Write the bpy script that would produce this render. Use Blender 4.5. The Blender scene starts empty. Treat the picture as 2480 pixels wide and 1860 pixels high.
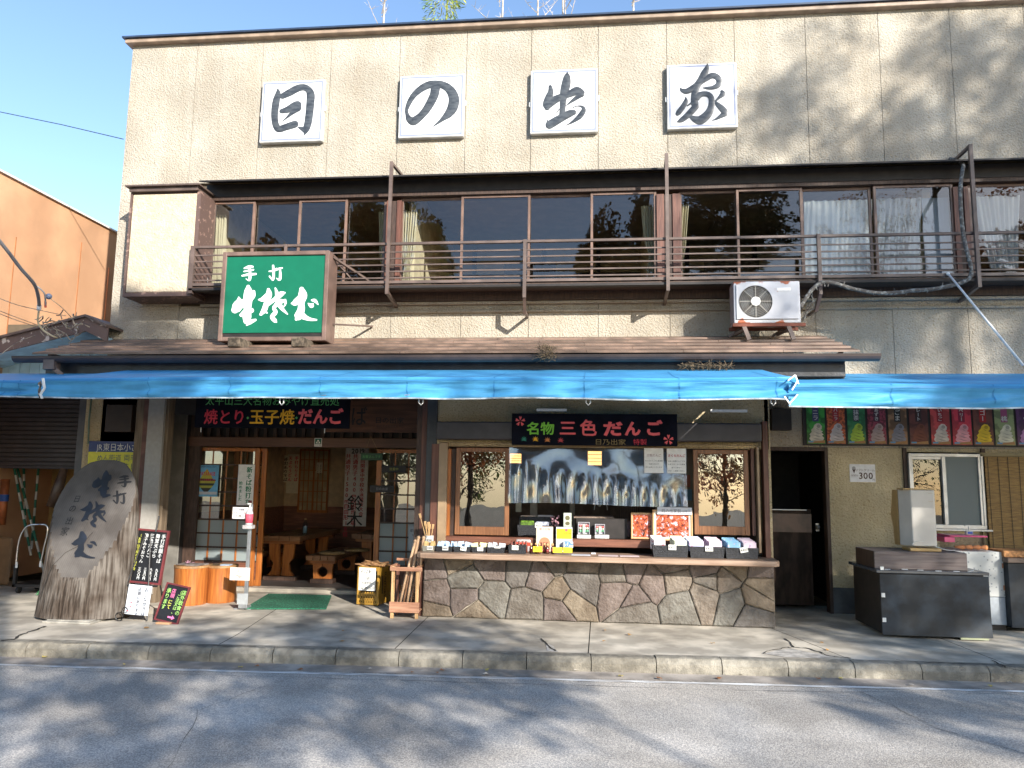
import bpy, bmesh, math, random
import numpy as np
from mathutils import Vector, Matrix, noise
random.seed(7)
rnd = random.uniform
SC = bpy.context.scene
COL = SC.collection
R_ = math.radians

# ------------------------------------------------------------------ camera
FPX, CX, CY, CAMY, CAMH = 1835.0, 1240.0, 930.0, -10.26, 1.6
_mx = np.array([-17640., -20., FPX]); _mx /= np.linalg.norm(_mx)
_ax = -_mx
_az = np.array([208., -14280., FPX]); _az -= _az.dot(_ax) * _ax; _az /= np.linalg.norm(_az)
_ay = np.cross(_az, _ax)
if _ay[2] < 0: _ay = -_ay
RM = np.array([_ax, _ay, _az])            # world = RM @ (right, down, forward)
cam = bpy.data.cameras.new('camera'); camo = bpy.data.objects.new('camera', cam); COL.objects.link(camo)
cam.sensor_fit = 'HORIZONTAL'; cam.sensor_width = 36.0; cam.lens = FPX / 2480 * 36
cam.clip_start = 0.1; cam.clip_end = 3000
right, down, fwd = RM[:, 0], RM[:, 1], RM[:, 2]
m = Matrix(((right[0], -down[0], -fwd[0], 0), (right[1], -down[1], -fwd[1], CAMY), (right[2], -down[2], -fwd[2], CAMH), (0, 0, 0, 1)))
camo.matrix_world = m
SC.camera = camo

# ------------------------------------------------------------------ sky, sun, exposure
SUND = Vector((0.75, -1.0, 0.53)).normalized()
elev = math.asin(SUND.z); azim = math.atan2(SUND.x, SUND.y)
w = bpy.data.worlds.new('World'); SC.world = w; w.use_nodes = True
nt = w.node_tree; nt.nodes.clear()
sky = nt.nodes.new('ShaderNodeTexSky'); sky.sky_type = 'NISHITA'; sky.sun_disc = False
sky.sun_elevation = elev; sky.sun_rotation = azim
sky.air_density = 1.0; sky.dust_density = 0.6; sky.ozone_density = 2.2; sky.altitude = 300
bg = nt.nodes.new('ShaderNodeBackground'); bg.inputs[1].default_value = 0.15
ow = nt.nodes.new('ShaderNodeOutputWorld')
nt.links.new(sky.outputs[0], bg.inputs[0]); nt.links.new(bg.outputs[0], ow.inputs[0])
sl = bpy.data.lights.new('sun', 'SUN'); sl.energy = 4.2; sl.angle = R_(0.53); sl.color = (1.0, 0.94, 0.85)
so = bpy.data.objects.new('sun', sl); COL.objects.link(so)
so.rotation_euler = SUND.to_track_quat('Z', 'Y').to_euler(); so.location = (20, -25, 20)
SC.view_settings.view_transform = 'Standard'; SC.view_settings.look = 'None'
SC.view_settings.gamma = 1.0; SC.view_settings.use_curve_mapping = False
SC.view_settings.exposure = 1.12
SC.render.engine = 'CYCLES'
SC.cycles.max_bounces = 8; SC.cycles.transparent_max_bounces = 16; SC.cycles.use_denoising = True
SC.cycles.caustics_reflective = False; SC.cycles.caustics_refractive = False

# ------------------------------------------------------------------ helpers
def at(u, v, y):
    """where the sight line through a photo pixel meets the vertical plane at depth y -> (x, z)"""
    r = RM @ np.array([u - CX, v - CY, FPX]); t = (y - CAMY) / r[1]
    return float(r[0] * t), float(CAMH + r[2] * t)
def gd(u, v, z=0.0):
    r = RM @ np.array([u - CX, v - CY, FPX]); t = (z - CAMH) / r[2]
    return float(r[0] * t), float(CAMY + r[1] * t)

MATS = {}
def mat(name, col, rough=0.7, var=0.15, scale=6.0, bump=0.0, bscale=40.0, metal=0.0, spec=0.5, stretch=(1, 1, 1),
        col2=None, lo=0.42, hi=0.62, detail=6, bdist=0.01, emis=None, estr=0, grime=0, extra=None):
    if name in MATS: return MATS[name]
    m = bpy.data.materials.new(name); m.use_nodes = True
    n = m.node_tree; b = n.nodes['Principled BSDF']
    b.inputs['Roughness'].default_value = rough; b.inputs['Metallic'].default_value = metal
    b.inputs['Specular IOR Level'].default_value = spec
    tc = n.nodes.new('ShaderNodeTexCoord'); mp = n.nodes.new('ShaderNodeMapping'); mp.inputs['Scale'].default_value = stretch
    geo = n.nodes.new('ShaderNodeNewGeometry')
    n.links.new(geo.outputs['Position'], mp.inputs[0])
    no = n.nodes.new('ShaderNodeTexNoise'); no.inputs['Scale'].default_value = scale; no.inputs['Detail'].default_value = detail
    n.links.new(mp.outputs[0], no.inputs['Vector'])
    cr = n.nodes.new('ShaderNodeValToRGB'); cr.color_ramp.elements[0].position = lo; cr.color_ramp.elements[1].position = hi
    c2 = col2 if col2 else tuple(c * (1 - var) for c in col)
    c1 = col if col2 else tuple(min(1, c * (1 + var * 0.6)) for c in col)
    cr.color_ramp.elements[0].color = (*c2, 1); cr.color_ramp.elements[1].color = (*c1, 1)
    n.links.new(no.outputs[0], cr.inputs[0])
    out = cr.outputs[0]
    if grime:
        n2 = n.nodes.new('ShaderNodeTexNoise'); n2.inputs['Scale'].default_value = 0.9; n2.inputs['Detail'].default_value = 8
        n.links.new(geo.outputs['Position'], n2.inputs['Vector'])
        r2 = n.nodes.new('ShaderNodeValToRGB'); r2.color_ramp.elements[0].position = .35; r2.color_ramp.elements[1].position = .7
        g = 1 - grime; r2.color_ramp.elements[0].color = (g, g * .97, g * .93, 1); r2.color_ramp.elements[1].color = (1, 1, 1, 1)
        n.links.new(n2.outputs[0], r2.inputs[0])
        mx = n.nodes.new('ShaderNodeMixRGB'); mx.blend_type = 'MULTIPLY'; mx.inputs[0].default_value = 1
        n.links.new(out, mx.inputs[1]); n.links.new(r2.outputs[0], mx.inputs[2]); out = mx.outputs[0]
    n.links.new(out, b.inputs['Base Color'])
    if bump:
        nb = n.nodes.new('ShaderNodeTexNoise'); nb.inputs['Scale'].default_value = bscale; nb.inputs['Detail'].default_value = 4
        n.links.new(mp.outputs[0], nb.inputs['Vector'])
        bp = n.nodes.new('ShaderNodeBump'); bp.inputs['Strength'].default_value = bump; bp.inputs['Distance'].default_value = bdist
        n.links.new(nb.outputs[0], bp.inputs['Height']); n.links.new(bp.outputs[0], b.inputs['Normal'])
    if emis:
        b.inputs['Emission Color'].default_value = (*emis, 1); b.inputs['Emission Strength'].default_value = estr
    if extra: extra(m, n, b, geo, out)
    MATS[name] = m
    return m
def wood(name, col, dark, axis='x', rough=0.55, scale=3.0, bump=0.25):
    st = {'x': (1, 14, 14), 'z': (14, 14, 1), 'y': (14, 1, 14)}[axis]
    return mat(name, col, rough, col2=dark, scale=scale, stretch=st, lo=.35, hi=.68, bump=bump, bscale=scale * 2.2, bdist=.004)
def flat(name, col, rough=0.6):
    return mat(name, col, rough, var=0.06, scale=20)

def stucco_extra(m, n, b, geo, out):
    vo = n.nodes.new('ShaderNodeTexVoronoi'); vo.inputs['Scale'].default_value = 48; vo.feature = 'SMOOTH_F1'
    no = n.nodes.new('ShaderNodeTexNoise'); no.inputs['Scale'].default_value = 44; no.inputs['Detail'].default_value = 5
    no.inputs['Distortion'].default_value = 0.6
    n.links.new(geo.outputs['Position'], vo.inputs['Vector']); n.links.new(geo.outputs['Position'], no.inputs['Vector'])
    ad = n.nodes.new('ShaderNodeMath'); ad.operation = 'ADD'
    n.links.new(vo.outputs[0], ad.inputs[0]); n.links.new(no.outputs[0], ad.inputs[1])
    bp = n.nodes.new('ShaderNodeBump'); bp.inputs['Strength'].default_value = 0.62; bp.inputs['Distance'].default_value = 0.020
    n.links.new(ad.outputs[0], bp.inputs['Height']); n.links.new(bp.outputs[0], b.inputs['Normal'])
    # pits: shade put into the colour so the relief shows more
    r = n.nodes.new('ShaderNodeValToRGB'); r.color_ramp.elements[0].position = .30; r.color_ramp.elements[1].position = .46
    r.color_ramp.elements[0].color = (.74, .68, .58, 1); r.color_ramp.elements[1].color = (1, 1, 1, 1)
    n.links.new(no.outputs[0], r.inputs[0])
    mx = n.nodes.new('ShaderNodeMixRGB'); mx.blend_type = 'MULTIPLY'; mx.inputs[0].default_value = 1
    n.links.new(out, mx.inputs[1]); n.links.new(r.outputs[0], mx.inputs[2])
    # rain streak stains: long vertical noise
    mp = n.nodes.new('ShaderNodeMapping'); mp.inputs['Scale'].default_value = (5, 5, .35)
    n.links.new(geo.outputs['Position'], mp.inputs[0])
    s = n.nodes.new('ShaderNodeTexNoise'); s.inputs['Scale'].default_value = 1.0; s.inputs['Detail'].default_value = 7
    n.links.new(mp.outputs[0], s.inputs['Vector'])
    r3 = n.nodes.new('ShaderNodeValToRGB'); r3.color_ramp.elements[0].position = .36; r3.color_ramp.elements[1].position = .56
    r3.color_ramp.elements[0].color = (.82, .77, .70, 1); r3.color_ramp.elements[1].color = (1, 1, 1, 1)
    n.links.new(s.outputs[0], r3.inputs[0])
    m2 = n.nodes.new('ShaderNodeMixRGB'); m2.blend_type = 'MULTIPLY'; m2.inputs[0].default_value = .32
    n.links.new(mx.outputs[0], m2.inputs[1]); n.links.new(r3.outputs[0], m2.inputs[2])
    n.links.new(m2.outputs[0], b.inputs['Base Color'])
STUCCO = mat('cream_stucco', (.465, .43, .365), .92, var=.10, scale=1.3, grime=.16, extra=stucco_extra, spec=.2)
STUCCO2 = mat('ochre_stucco', (.66, .56, .37), .95, var=.12, scale=2.0, grime=.25, extra=stucco_extra, spec=.2)

def glass(name, tint=(.93, .95, .95), wavy=.0, ior=1.55, wscale=3, rough=0.0, frost=0):
    if name in MATS: return MATS[name]
    m = bpy.data.materials.new(name); m.use_nodes = True; n = m.node_tree; n.nodes.clear()
    tr = n.nodes.new('ShaderNodeBsdfTransparent'); tr.inputs[0].default_value = (*tint, 1)
    gl = n.nodes.new('ShaderNodeBsdfGlossy'); gl.inputs['Roughness'].default_value = rough
    fr = n.nodes.new('ShaderNodeFresnel'); fr.inputs[0].default_value = ior
    mx = n.nodes.new('ShaderNodeMixShader'); o = n.nodes.new('ShaderNodeOutputMaterial')
    first = tr.outputs[0]
    if frost:
        df = n.nodes.new('ShaderNodeBsdfDiffuse'); df.inputs[0].default_value = (.55, .62, .62, 1)
        tl = n.nodes.new('ShaderNodeBsdfTranslucent'); tl.inputs[0].default_value = (.6, .65, .65, 1)
        m1 = n.nodes.new('ShaderNodeMixShader'); m1.inputs[0].default_value = .5
        n.links.new(df.outputs[0], m1.inputs[1]); n.links.new(tl.outputs[0], m1.inputs[2])
        m0 = n.nodes.new('ShaderNodeMixShader'); m0.inputs[0].default_value = frost
        n.links.new(tr.outputs[0], m0.inputs[1]); n.links.new(m1.outputs[0], m0.inputs[2]); first = m0.outputs[0]
    if wavy:
        ge = n.nodes.new('ShaderNodeNewGeometry')
        no = n.nodes.new('ShaderNodeTexNoise'); no.inputs['Scale'].default_value = wscale; no.inputs['Detail'].default_value = 2
        n.links.new(ge.outputs['Position'], no.inputs['Vector'])
        bp = n.nodes.new('ShaderNodeBump'); bp.inputs['Strength'].default_value = wavy; bp.inputs['Distance'].default_value = .02
        n.links.new(no.outputs[0], bp.inputs['Height']); n.links.new(bp.outputs[0], gl.inputs['Normal'])
    gb = n.nodes.new('ShaderNodeNewGeometry'); mb = n.nodes.new('ShaderNodeMath'); mb.operation = 'SUBTRACT'; mb.use_clamp = True
    n.links.new(fr.outputs[0], mb.inputs[0]); n.links.new(gb.outputs['Backfacing'], mb.inputs[1])      # a pane mirrors once, at its outer face
    n.links.new(mb.outputs[0], mx.inputs[0]); n.links.new(first, mx.inputs[1]); n.links.new(gl.outputs[0], mx.inputs[2])
    n.links.new(mx.outputs[0], o.inputs[0]); MATS[name] = m
    return m

def worg(o):
    v = Vector((0, 0, 0))
    while o is not None: v += o.location; o = o.parent
    return v
SPLIT = {'window_trim', 'brace', 'verge_board', 'green_band', 'white_band', 'stand_rail', 'room_timber', 'rear_wall', 'lashing', 'hanger', 'side_fin', 'wall_crack', 'case_trim', 'door_frame', 'base'}
def tag(o, label=None, cat=None, group=None, kind=None):
    if label: o['label'] = label
    if cat: o['category'] = cat
    if group: o['group'] = group
    if kind: o['kind'] = kind
    return o
def empty(name, loc, label=None, cat=None, group=None):
    o = bpy.data.objects.new(name, None); COL.objects.link(o); o.location = loc
    o.empty_display_size = .1
    return tag(o, label, cat, group)
def copy_tree(o, parent=None):
    c = o.copy(); COL.objects.link(c)
    if parent is not None: c.parent = parent
    for ch in list(o.children): copy_tree(ch, c)
    return c
def move(o, dx=0, dy=0, dz=0):
    o.location = (o.location.x + dx, o.location.y + dy, o.location.z + dz); return o

class MB:
    def __init__(s, xf=None): s.v = []; s.f = []; s.mi = []; s.m = 0; s.xf = xf
    def add(s, vs, fs):
        k = len(s.v)
        if s.xf: vs = [s.xf(Vector(p)) for p in vs]
        s.v += [tuple(p) for p in vs]
        for f in fs: s.f.append(tuple(i + k for i in f)); s.mi.append(s.m)
        return s
    def box(s, x0, x1, y0, y1, z0, z1):
        if x0 > x1: x0, x1 = x1, x0
        if y0 > y1: y0, y1 = y1, y0
        if z0 > z1: z0, z1 = z1, z0
        return s.add([(x0, y0, z0), (x1, y0, z0), (x1, y1, z0), (x0, y1, z0), (x0, y0, z1), (x1, y0, z1), (x1, y1, z1), (x0, y1, z1)],
                     [(0, 3, 2, 1), (4, 5, 6, 7), (0, 1, 5, 4), (1, 2, 6, 5), (2, 3, 7, 6), (3, 0, 4, 7)])
    def pbox(s, u0, v0, u1, v1, y0, y1):
        x0, z1 = at(u0, v0, y0); x1, z0 = at(u1, v1, y0); return s.box(x0, x1, y0, y1, z0, z1)
    def prism(s, poly, y0, y1):          # poly of (x, z), front y0, back y1
        a = 0
        for i in range(len(poly)):
            p, q = poly[i], poly[(i + 1) % len(poly)]; a += p[0] * q[1] - q[0] * p[1]
        if a < 0: poly = poly[::-1]
        n = len(poly)
        vs = [(x, y0, z) for x, z in poly] + [(x, y1, z) for x, z in poly]
        return s.add(vs, [tuple(range(n)), tuple(range(2 * n - 1, n - 1, -1))] + [(i, i + n, (i + 1) % n + n, (i + 1) % n) for i in range(n)])
    def prism_axis(s, poly, a0, a1, axis):   # poly in the two other axes
        n = len(poly)
        def mk(p, a): return {'x': (a, p[0], p[1]), 'z': (p[0], p[1], a)}[axis]
        vs = [mk(p, a0) for p in poly] + [mk(p, a1) for p in poly]
        return s.add(vs, [tuple(range(n)), tuple(range(2 * n - 1, n - 1, -1))] + [(i, i + n, (i + 1) % n + n, (i + 1) % n) for i in range(n)])
    def beam(s, a, b, w, h=None):
        a, b = Vector(a), Vector(b); h = h or w; d = (b - a).normalized()
        up = Vector((0, 0, 1)) if abs(d.z) < .9 else Vector((0, 1, 0))
        x = d.cross(up).normalized() * w / 2; z = x.normalized().cross(d) * h / 2
        vs = [a - x - z, a + x - z, a + x + z, a - x + z, b - x - z, b + x - z, b + x + z, b - x + z]
        return s.add(vs, [(0, 1, 2, 3), (7, 6, 5, 4), (0, 4, 5, 1), (1, 5, 6, 2), (2, 6, 7, 3), (3, 7, 4, 0)])
    def tube(s, pts, r, n=8, cap=True):
        pts = [Vector(p) for p in pts]; k = len(pts)
        rs = r if isinstance(r, (list, tuple)) else [r] * k
        vs = []; ref = None
        for i, p in enumerate(pts):
            d = (pts[min(i + 1, k - 1)] - pts[max(i - 1, 0)])
            d = d.normalized() if d.length > 1e-9 else Vector((0, 0, 1))
            if ref is None: ref = Vector((0, 0, 1)) if abs(d.z) < .9 else Vector((1, 0, 0))
            x = d.cross(ref)
            if x.length < 1e-4: x = d.cross(Vector((0, 1, 0)))
            x.normalize(); z = x.cross(d)
            for j in range(n):
                t = 2 * math.pi * j / n; vs.append(p + x * (math.cos(t) * rs[i]) + z * (math.sin(t) * rs[i]))
        fs = [(i * n + j, i * n + (j + 1) % n, (i + 1) * n + (j + 1) % n, (i + 1) * n + j) for i in range(k - 1) for j in range(n)]
        if cap: fs += [tuple(range(n - 1, -1, -1)), tuple((k - 1) * n + j for j in range(n))]
        return s.add(vs, fs)
    def cyl(s, x, y, z0, z1, r, r2=None, n=16):
        return s.tube([(x, y, z0), (x, y, z1)], [r, r if r2 is None else r2], n)
    def lathe(s, x, y, prof, n=16):
        vs = []; k = len(prof)
        for r, z in prof:
            for j in range(n):
                t = 2 * math.pi * j / n; vs.append((x + r * math.cos(t), y + r * math.sin(t), z))
        fs = [(i * n + j, i * n + (j + 1) % n, (i + 1) * n + (j + 1) % n, (i + 1) * n + j) for i in range(k - 1) for j in range(n)]
        fs += [tuple(range(n - 1, -1, -1)), tuple((k - 1) * n + j for j in range(n))]
        return s.add(vs, fs)
    def ball(s, c, r, n=10, k=6):
        prof = [(max(.001, r * math.sin(math.pi * i / k)), c[2] - r * math.cos(math.pi * i / k)) for i in range(k + 1)]
        return s.lathe(c[0], c[1], prof, n)
    def grid(s, fn, nu, nv):
        vs = [fn(i / nu, j / nv) for j in range(nv + 1) for i in range(nu + 1)]
        fs = [(j * (nu + 1) + i, j * (nu + 1) + i + 1, (j + 1) * (nu + 1) + i + 1, (j + 1) * (nu + 1) + i) for j in range(nv) for i in range(nu)]
        return s.add(vs, fs)
    def disc(s, x, y, z, r, n=20, sx=1, a0=0):
        return s.add([(x + sx * r * math.cos(a0 + 2 * math.pi * i / n), y, z + r * math.sin(a0 + 2 * math.pi * i / n)) for i in range(n)], [tuple(range(n))])
    def poly(s, pts, y):                 # flat polygon facing -y, pts (x, z)
        a = 0
        for i in range(len(pts)):
            p, q = pts[i], pts[(i + 1) % len(pts)]; a += p[0] * q[1] - q[0] * p[1]
        if a < 0: pts = pts[::-1]
        return s.add([(x, y, z) for x, z in pts], [tuple(range(len(pts)))])
    def quad(s, x0, x1, z0, z1, y): return s.poly([(x0, z0), (x1, z0), (x1, z1), (x0, z1)], y)
    def build(s, name, m, parent=None, bevel=0, smooth=False, seg=1, label=None, cat=None, group=None, kind=None, solid=0, origin=None):
        if name in SPLIT and parent is not None:
            p = list(range(len(s.v)))
            def fd(i):
                while p[i] != i: p[i] = p[p[i]]; i = p[i]
                return i
            for f in s.f:
                for q in f[1:]: p[fd(q)] = fd(f[0])
            isl = {}
            for f in s.f: isl.setdefault(fd(f[0]), []).append(f)
            if len(isl) > 1:
                first = None
                for fs in isl.values():
                    ids = sorted({q for f in fs for q in f}); mp = {q: k for k, q in enumerate(ids)}
                    b2 = MB(); b2.v = [s.v[q] for q in ids]; b2.f = [tuple(mp[q] for q in f) for f in fs]; b2.mi = [0] * len(fs)
                    o = b2.build(name, m, parent, bevel, smooth, seg, label, cat, group, kind, solid); first = first or o
                return first
        me = bpy.data.meshes.new(name)
        v = np.array(s.v, dtype=float).reshape(-1, 3)
        if parent is not None: org = worg(parent)
        elif origin is not None: org = Vector(origin)
        else:
            mn, mx = v.min(0), v.max(0); org = Vector(((mn[0] + mx[0]) / 2, (mn[1] + mx[1]) / 2, mn[2]))
        v = v - np.array(org)
        me.from_pydata(v.tolist(), [], s.f)
        for mm in (m if isinstance(m, (list, tuple)) else [m]): me.materials.append(mm)
        if any(s.mi): me.polygons.foreach_set('material_index', s.mi)
        if smooth: me.polygons.foreach_set('use_smooth', [True] * len(me.polygons))
        me.update()
        o = bpy.data.objects.new(name, me); COL.objects.link(o)
        if parent is not None: o.parent = parent
        else: o.location = org
        if solid: sm = o.modifiers.new('s', 'SOLIDIFY'); sm.thickness = solid
        if bevel:
            b = o.modifiers.new('b', 'BEVEL'); b.width = bevel; b.segments = seg; b.limit_method = 'ANGLE'; b.angle_limit = R_(40)
        return tag(o, label, cat, group, kind)

# ---- lettering from the built-in font
_G = {}
def glyph(ch, bold):
    k = (ch, bold)
    if k not in _G:
        c = bpy.data.curves.new('g', 'FONT'); c.body = ch; c.size = 1; c.offset = bold; c.resolution_u = 2
        o = bpy.data.objects.new('g', c); COL.objects.link(o)
        dg = bpy.context.evaluated_depsgraph_get(); me = bpy.data.meshes.new_from_object(o.evaluated_get(dg))
        vs = [(v.co.x, v.co.y) for v in me.vertices]; fs = [tuple(p.vertices) for p in me.polygons]
        bpy.data.objects.remove(o); bpy.data.meshes.remove(me); bpy.data.curves.remove(c)
        wide = ord(ch) > 0x2000
        adv = 1.0 if wide else ((max(x for x, _ in vs) + .06) if vs else .35)
        _G[k] = (vs, fs, adv)
    return _G[k]
def text(B, s, x, z, size, y, bold=0.012, space=1.0, sx=1.0, align='c', slant=0):
    w = sum(glyph(c, bold)[2] * space for c in s) * size * sx
    cx = x - w / 2 if align == 'c' else x
    fat = max(0, bold - .02); bold = 0.0 if any(ord(q) > 0x4dff for q in s) else min(bold, .02)
    offs = [(0, 0)] + ([(fat * .8 * p, fat * .8 * q) for p, q in ((-1, 0), (1, 0), (0, -1), (0, 1), (-.7, .7), (.7, -.7))] if fat else [])
    for c in s:
        vs, fs, adv = glyph(c, bold)
        for k, (ox, oz) in enumerate(offs):
            if vs: B.add([(cx + (a + ox + slant * b) * size * sx, y - .00025 * k, z + (b + oz - .38) * size) for a, b in vs], fs)
        cx += adv * size * sx * space
    return w
def textfit(B, s, x0, x1, z0, z1, y, bold=.012):
    w = sum(glyph(c, bold)[2] for c in s); size = (z1 - z0) / .95
    text(B, s, (x0 + x1) / 2, (z0 + z1) / 2, size, y, bold, 1.0, (x1 - x0) / (w * size))
def vtext(B, s, x, ztop, size, y, pitch=1.0, bold=.012, dx=0, sx=1.0):
    fat = bold > .018; bold = 0.0
    z = ztop
    for c in s:
        vs, fs, adv = glyph(c, bold)
        if c in 'ー～': vs = [(-(b - .38) + .5, -(a - .5) + .38) for a, b in vs]; fs = [f[::-1] for f in fs]
        o = .5 if adv == 1.0 else adv / 2
        for k, (ox, oz) in enumerate(((0, 0), (.03, 0), (-.03, 0), (0, .02)) if fat else ((0, 0), (.015, .01))):
            if vs: B.add([(x + (a + ox - o) * size * sx, y - .0002 * k, z + (b + oz - .88) * size) for a, b in vs], fs)
        z -= size * pitch; x += dx
# ---- brush strokes: (px, py, half width) through a mapping (px, py) -> (x, y, z); ridge raised towards -y
def cr(p, n=6):
    out = []
    k = len(p)
    for i in range(k - 1):
        p0, p1, p2, p3 = p[max(i - 1, 0)], p[i], p[i + 1], p[min(i + 2, k - 1)]
        for j in range(n):
            t = j / n
            out.append(tuple(.5 * ((2 * b) + (-a + c) * t + (2 * a - 5 * b + 4 * c - d) * t * t + (-a + 3 * b - 3 * c + d) * t ** 3) for a, b, c, d in zip(p0, p1, p2, p3)))
    out.append(tuple(p[-1])); return out
def strokes(B, sts, fn, unit, relief=.1, lift0=0.0):
    k = 0
    for st in sts:
        c = cr(st); L = []
        # round caps
        def cap(a, b):
            d = math.hypot(a[0] - b[0], a[1] - b[1]) or 1; ux, uy = (a[0] - b[0]) / d, (a[1] - b[1]) / d
            return [(a[0] + ux * a[2] * math.sin(t), a[1] + uy * a[2] * math.sin(t), max(.3, a[2] * math.cos(t))) for t in (.5, .9, 1.25, 1.5)]
        c = cap(c[0], c[1])[::-1] + c + cap(c[-1], c[-2])
        vs = []
        lift = lift0 + .0006 * (k % 5); k += 1
        for i, (x, y, r) in enumerate(c):
            a, b = c[max(0, i - 1)], c[min(len(c) - 1, i + 1)]
            dx, dy = b[0] - a[0], b[1] - a[1]; d = math.hypot(dx, dy) or 1; nx, ny = -dy / d, dx / d
            r = max(r, .3)
            for q in (-1, -.55, 0, .55, 1):
                X, Y, Z = fn(x + nx * r * q, y + ny * r * q)
                vs.append((X, Y - lift - (1 - q * q) * r * unit * relief, Z))
        fs = [(i * 5 + j, i * 5 + j + 1, (i + 1) * 5 + j + 1, (i + 1) * 5 + j) for i in range(len(c) - 1) for j in range(4)]
        # face towards -y
        p0, p1, p2 = (Vector(vs[j]) for j in (10, 11, 16)) if len(vs) > 16 else (Vector(v) for v in vs[:3])
        if (p1 - p0).cross(p2 - p0).y > 0: fs = [f[::-1] for f in fs]
        B.add(vs, fs)
# ================================================================== materials
BROWN = mat('brown_painted_metal', (.15, .108, .092), .45, var=.25, scale=5, bump=.1, grime=.2)
DKBROWN = mat('dark_brown_wood', (.060, .034, .024), .6, var=.3, scale=8, stretch=(6, 6, 1), bump=.2)
BLACKW = mat('blackened_wood', (.018, .014, .013), .6, var=.3, scale=8)
ORWOOD = wood('varnished_orange_wood', (.48, .17, .038), (.28, .085, .02), 'z', .38)
ORWOODX = wood('varnished_orange_wood_rail', (.40, .155, .05), (.20, .07, .025), 'x', .38)
REDWOOD = wood('red_brown_wood', (.22, .085, .05), (.12, .045, .028), 'x', .5)
REDWOODZ = wood('red_brown_post_wood', (.17, .07, .045), (.09, .035, .024), 'z', .5)
GREYWOOD = wood('weathered_grey_wood', (.27, .20, .155), (.13, .09, .07), 'x', .75, bump=.5)
PALEWOOD = wood('pale_pine', (.62, .40, .20), (.44, .25, .11), 'z', .55)
PALEWOODX = wood('pale_pine_rail', (.62, .38, .22), (.42, .22, .11), 'x', .55)
CONC = mat('pavement_concrete', (.62, .565, .475), .9, var=.3, scale=3, bump=.4, bscale=90, grime=.35, bdist=.006, detail=10)
KERBM = mat('kerb_concrete', (.31, .285, .235), .95, var=.25, scale=12, bump=.9, bscale=70, bdist=.012, grime=.4, detail=10)
def asphalt_extra(m, n, b, geo, out):
    no = n.nodes.new('ShaderNodeTexNoise'); no.inputs['Scale'].default_value = 105; no.inputs['Detail'].default_value = 3
    n.links.new(geo.outputs['Position'], no.inputs['Vector'])
    r = n.nodes.new('ShaderNodeValToRGB'); r.color_ramp.elements[0].position = .40; r.color_ramp.elements[1].position = .66
    r.color_ramp.elements[0].color = (.64, .64, .65, 1); r.color_ramp.elements[1].color = (1.36, 1.34, 1.28, 1)
    n.links.new(no.outputs[0], r.inputs[0])
    mx = n.nodes.new('ShaderNodeMixRGB'); mx.blend_type = 'MULTIPLY'; mx.inputs[0].default_value = 1
    n.links.new(out, mx.inputs[1]); n.links.new(r.outputs[0], mx.inputs[2]); n.links.new(mx.outputs[0], b.inputs['Base Color'])
    bp = n.nodes.new('ShaderNodeBump'); bp.inputs['Strength'].default_value = .7; bp.inputs['Distance'].default_value = .006
    n.links.new(no.outputs[0], bp.inputs['Height']); n.links.new(bp.outputs[0], b.inputs['Normal'])
ASPH = mat('worn_asphalt', (.545, .515, .48), .9, var=.2, scale=1.2, grime=.2, extra=asphalt_extra, spec=.25, detail=9)
GLASS = glass('window_glass', (.93, .95, .94), wavy=.05, wscale=1.6, ior=1.85)
GLASSW = glass('old_window_glass', (.88, .90, .90), wavy=.05, wscale=2.6, ior=3.5)
FROST = glass('frosted_glass', (.8, .85, .85), frost=.85, ior=1.45)
BLACKGAP = flat('dark_joint', (.02, .017, .014), .9)
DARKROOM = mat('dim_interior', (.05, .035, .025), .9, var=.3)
PAPER = flat('white_paper', (.80, .79, .76)); BLACKINK = flat('black_ink', (.015, .015, .017), .5)
WHITEP = flat('white_paint', (.78, .78, .76), .45)

# ================================================================== the setting
def yk(x): return -2.88 + .0598 * x                      # the kerb runs a little off the shop front
SKEW = (1, .0598)
B = MB()
ys = [900, 60, 12, 3, -3, -9.7, -13, -20, -26, -34, -60, -900]
zs = [-.145, -.145, -.145, -.145, -.145, -.145, -.1, -.3, -3, -8, -12, -30]
xs = [-900, -80, -40, -20, -8, 0, 8, 20, 40, 80, 900]
B.grid(lambda a, b: (xs[round(a * (len(xs) - 1))], ys[round(b * (len(ys) - 1))], zs[round(b * (len(ys) - 1))]), len(xs) - 1, len(ys) - 1)
B.f = [f[::-1] for f in B.f]
EARTH = mat('leaf_strewn_earth', (.30, .24, .16), .95, col2=(.14, .12, .08), scale=4, bump=.5, bscale=30)
B.build('ground', EARTH, kind='structure')
MB().add([(-70, yk(-70) + .3, -.13), (70, yk(70) + .3, -.13), (70, yk(70) - 6.9, -.13), (-70, yk(-70) - 6.9, -.13)], [(3, 2, 1, 0)]).build('road', ASPH, kind='structure')
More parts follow.
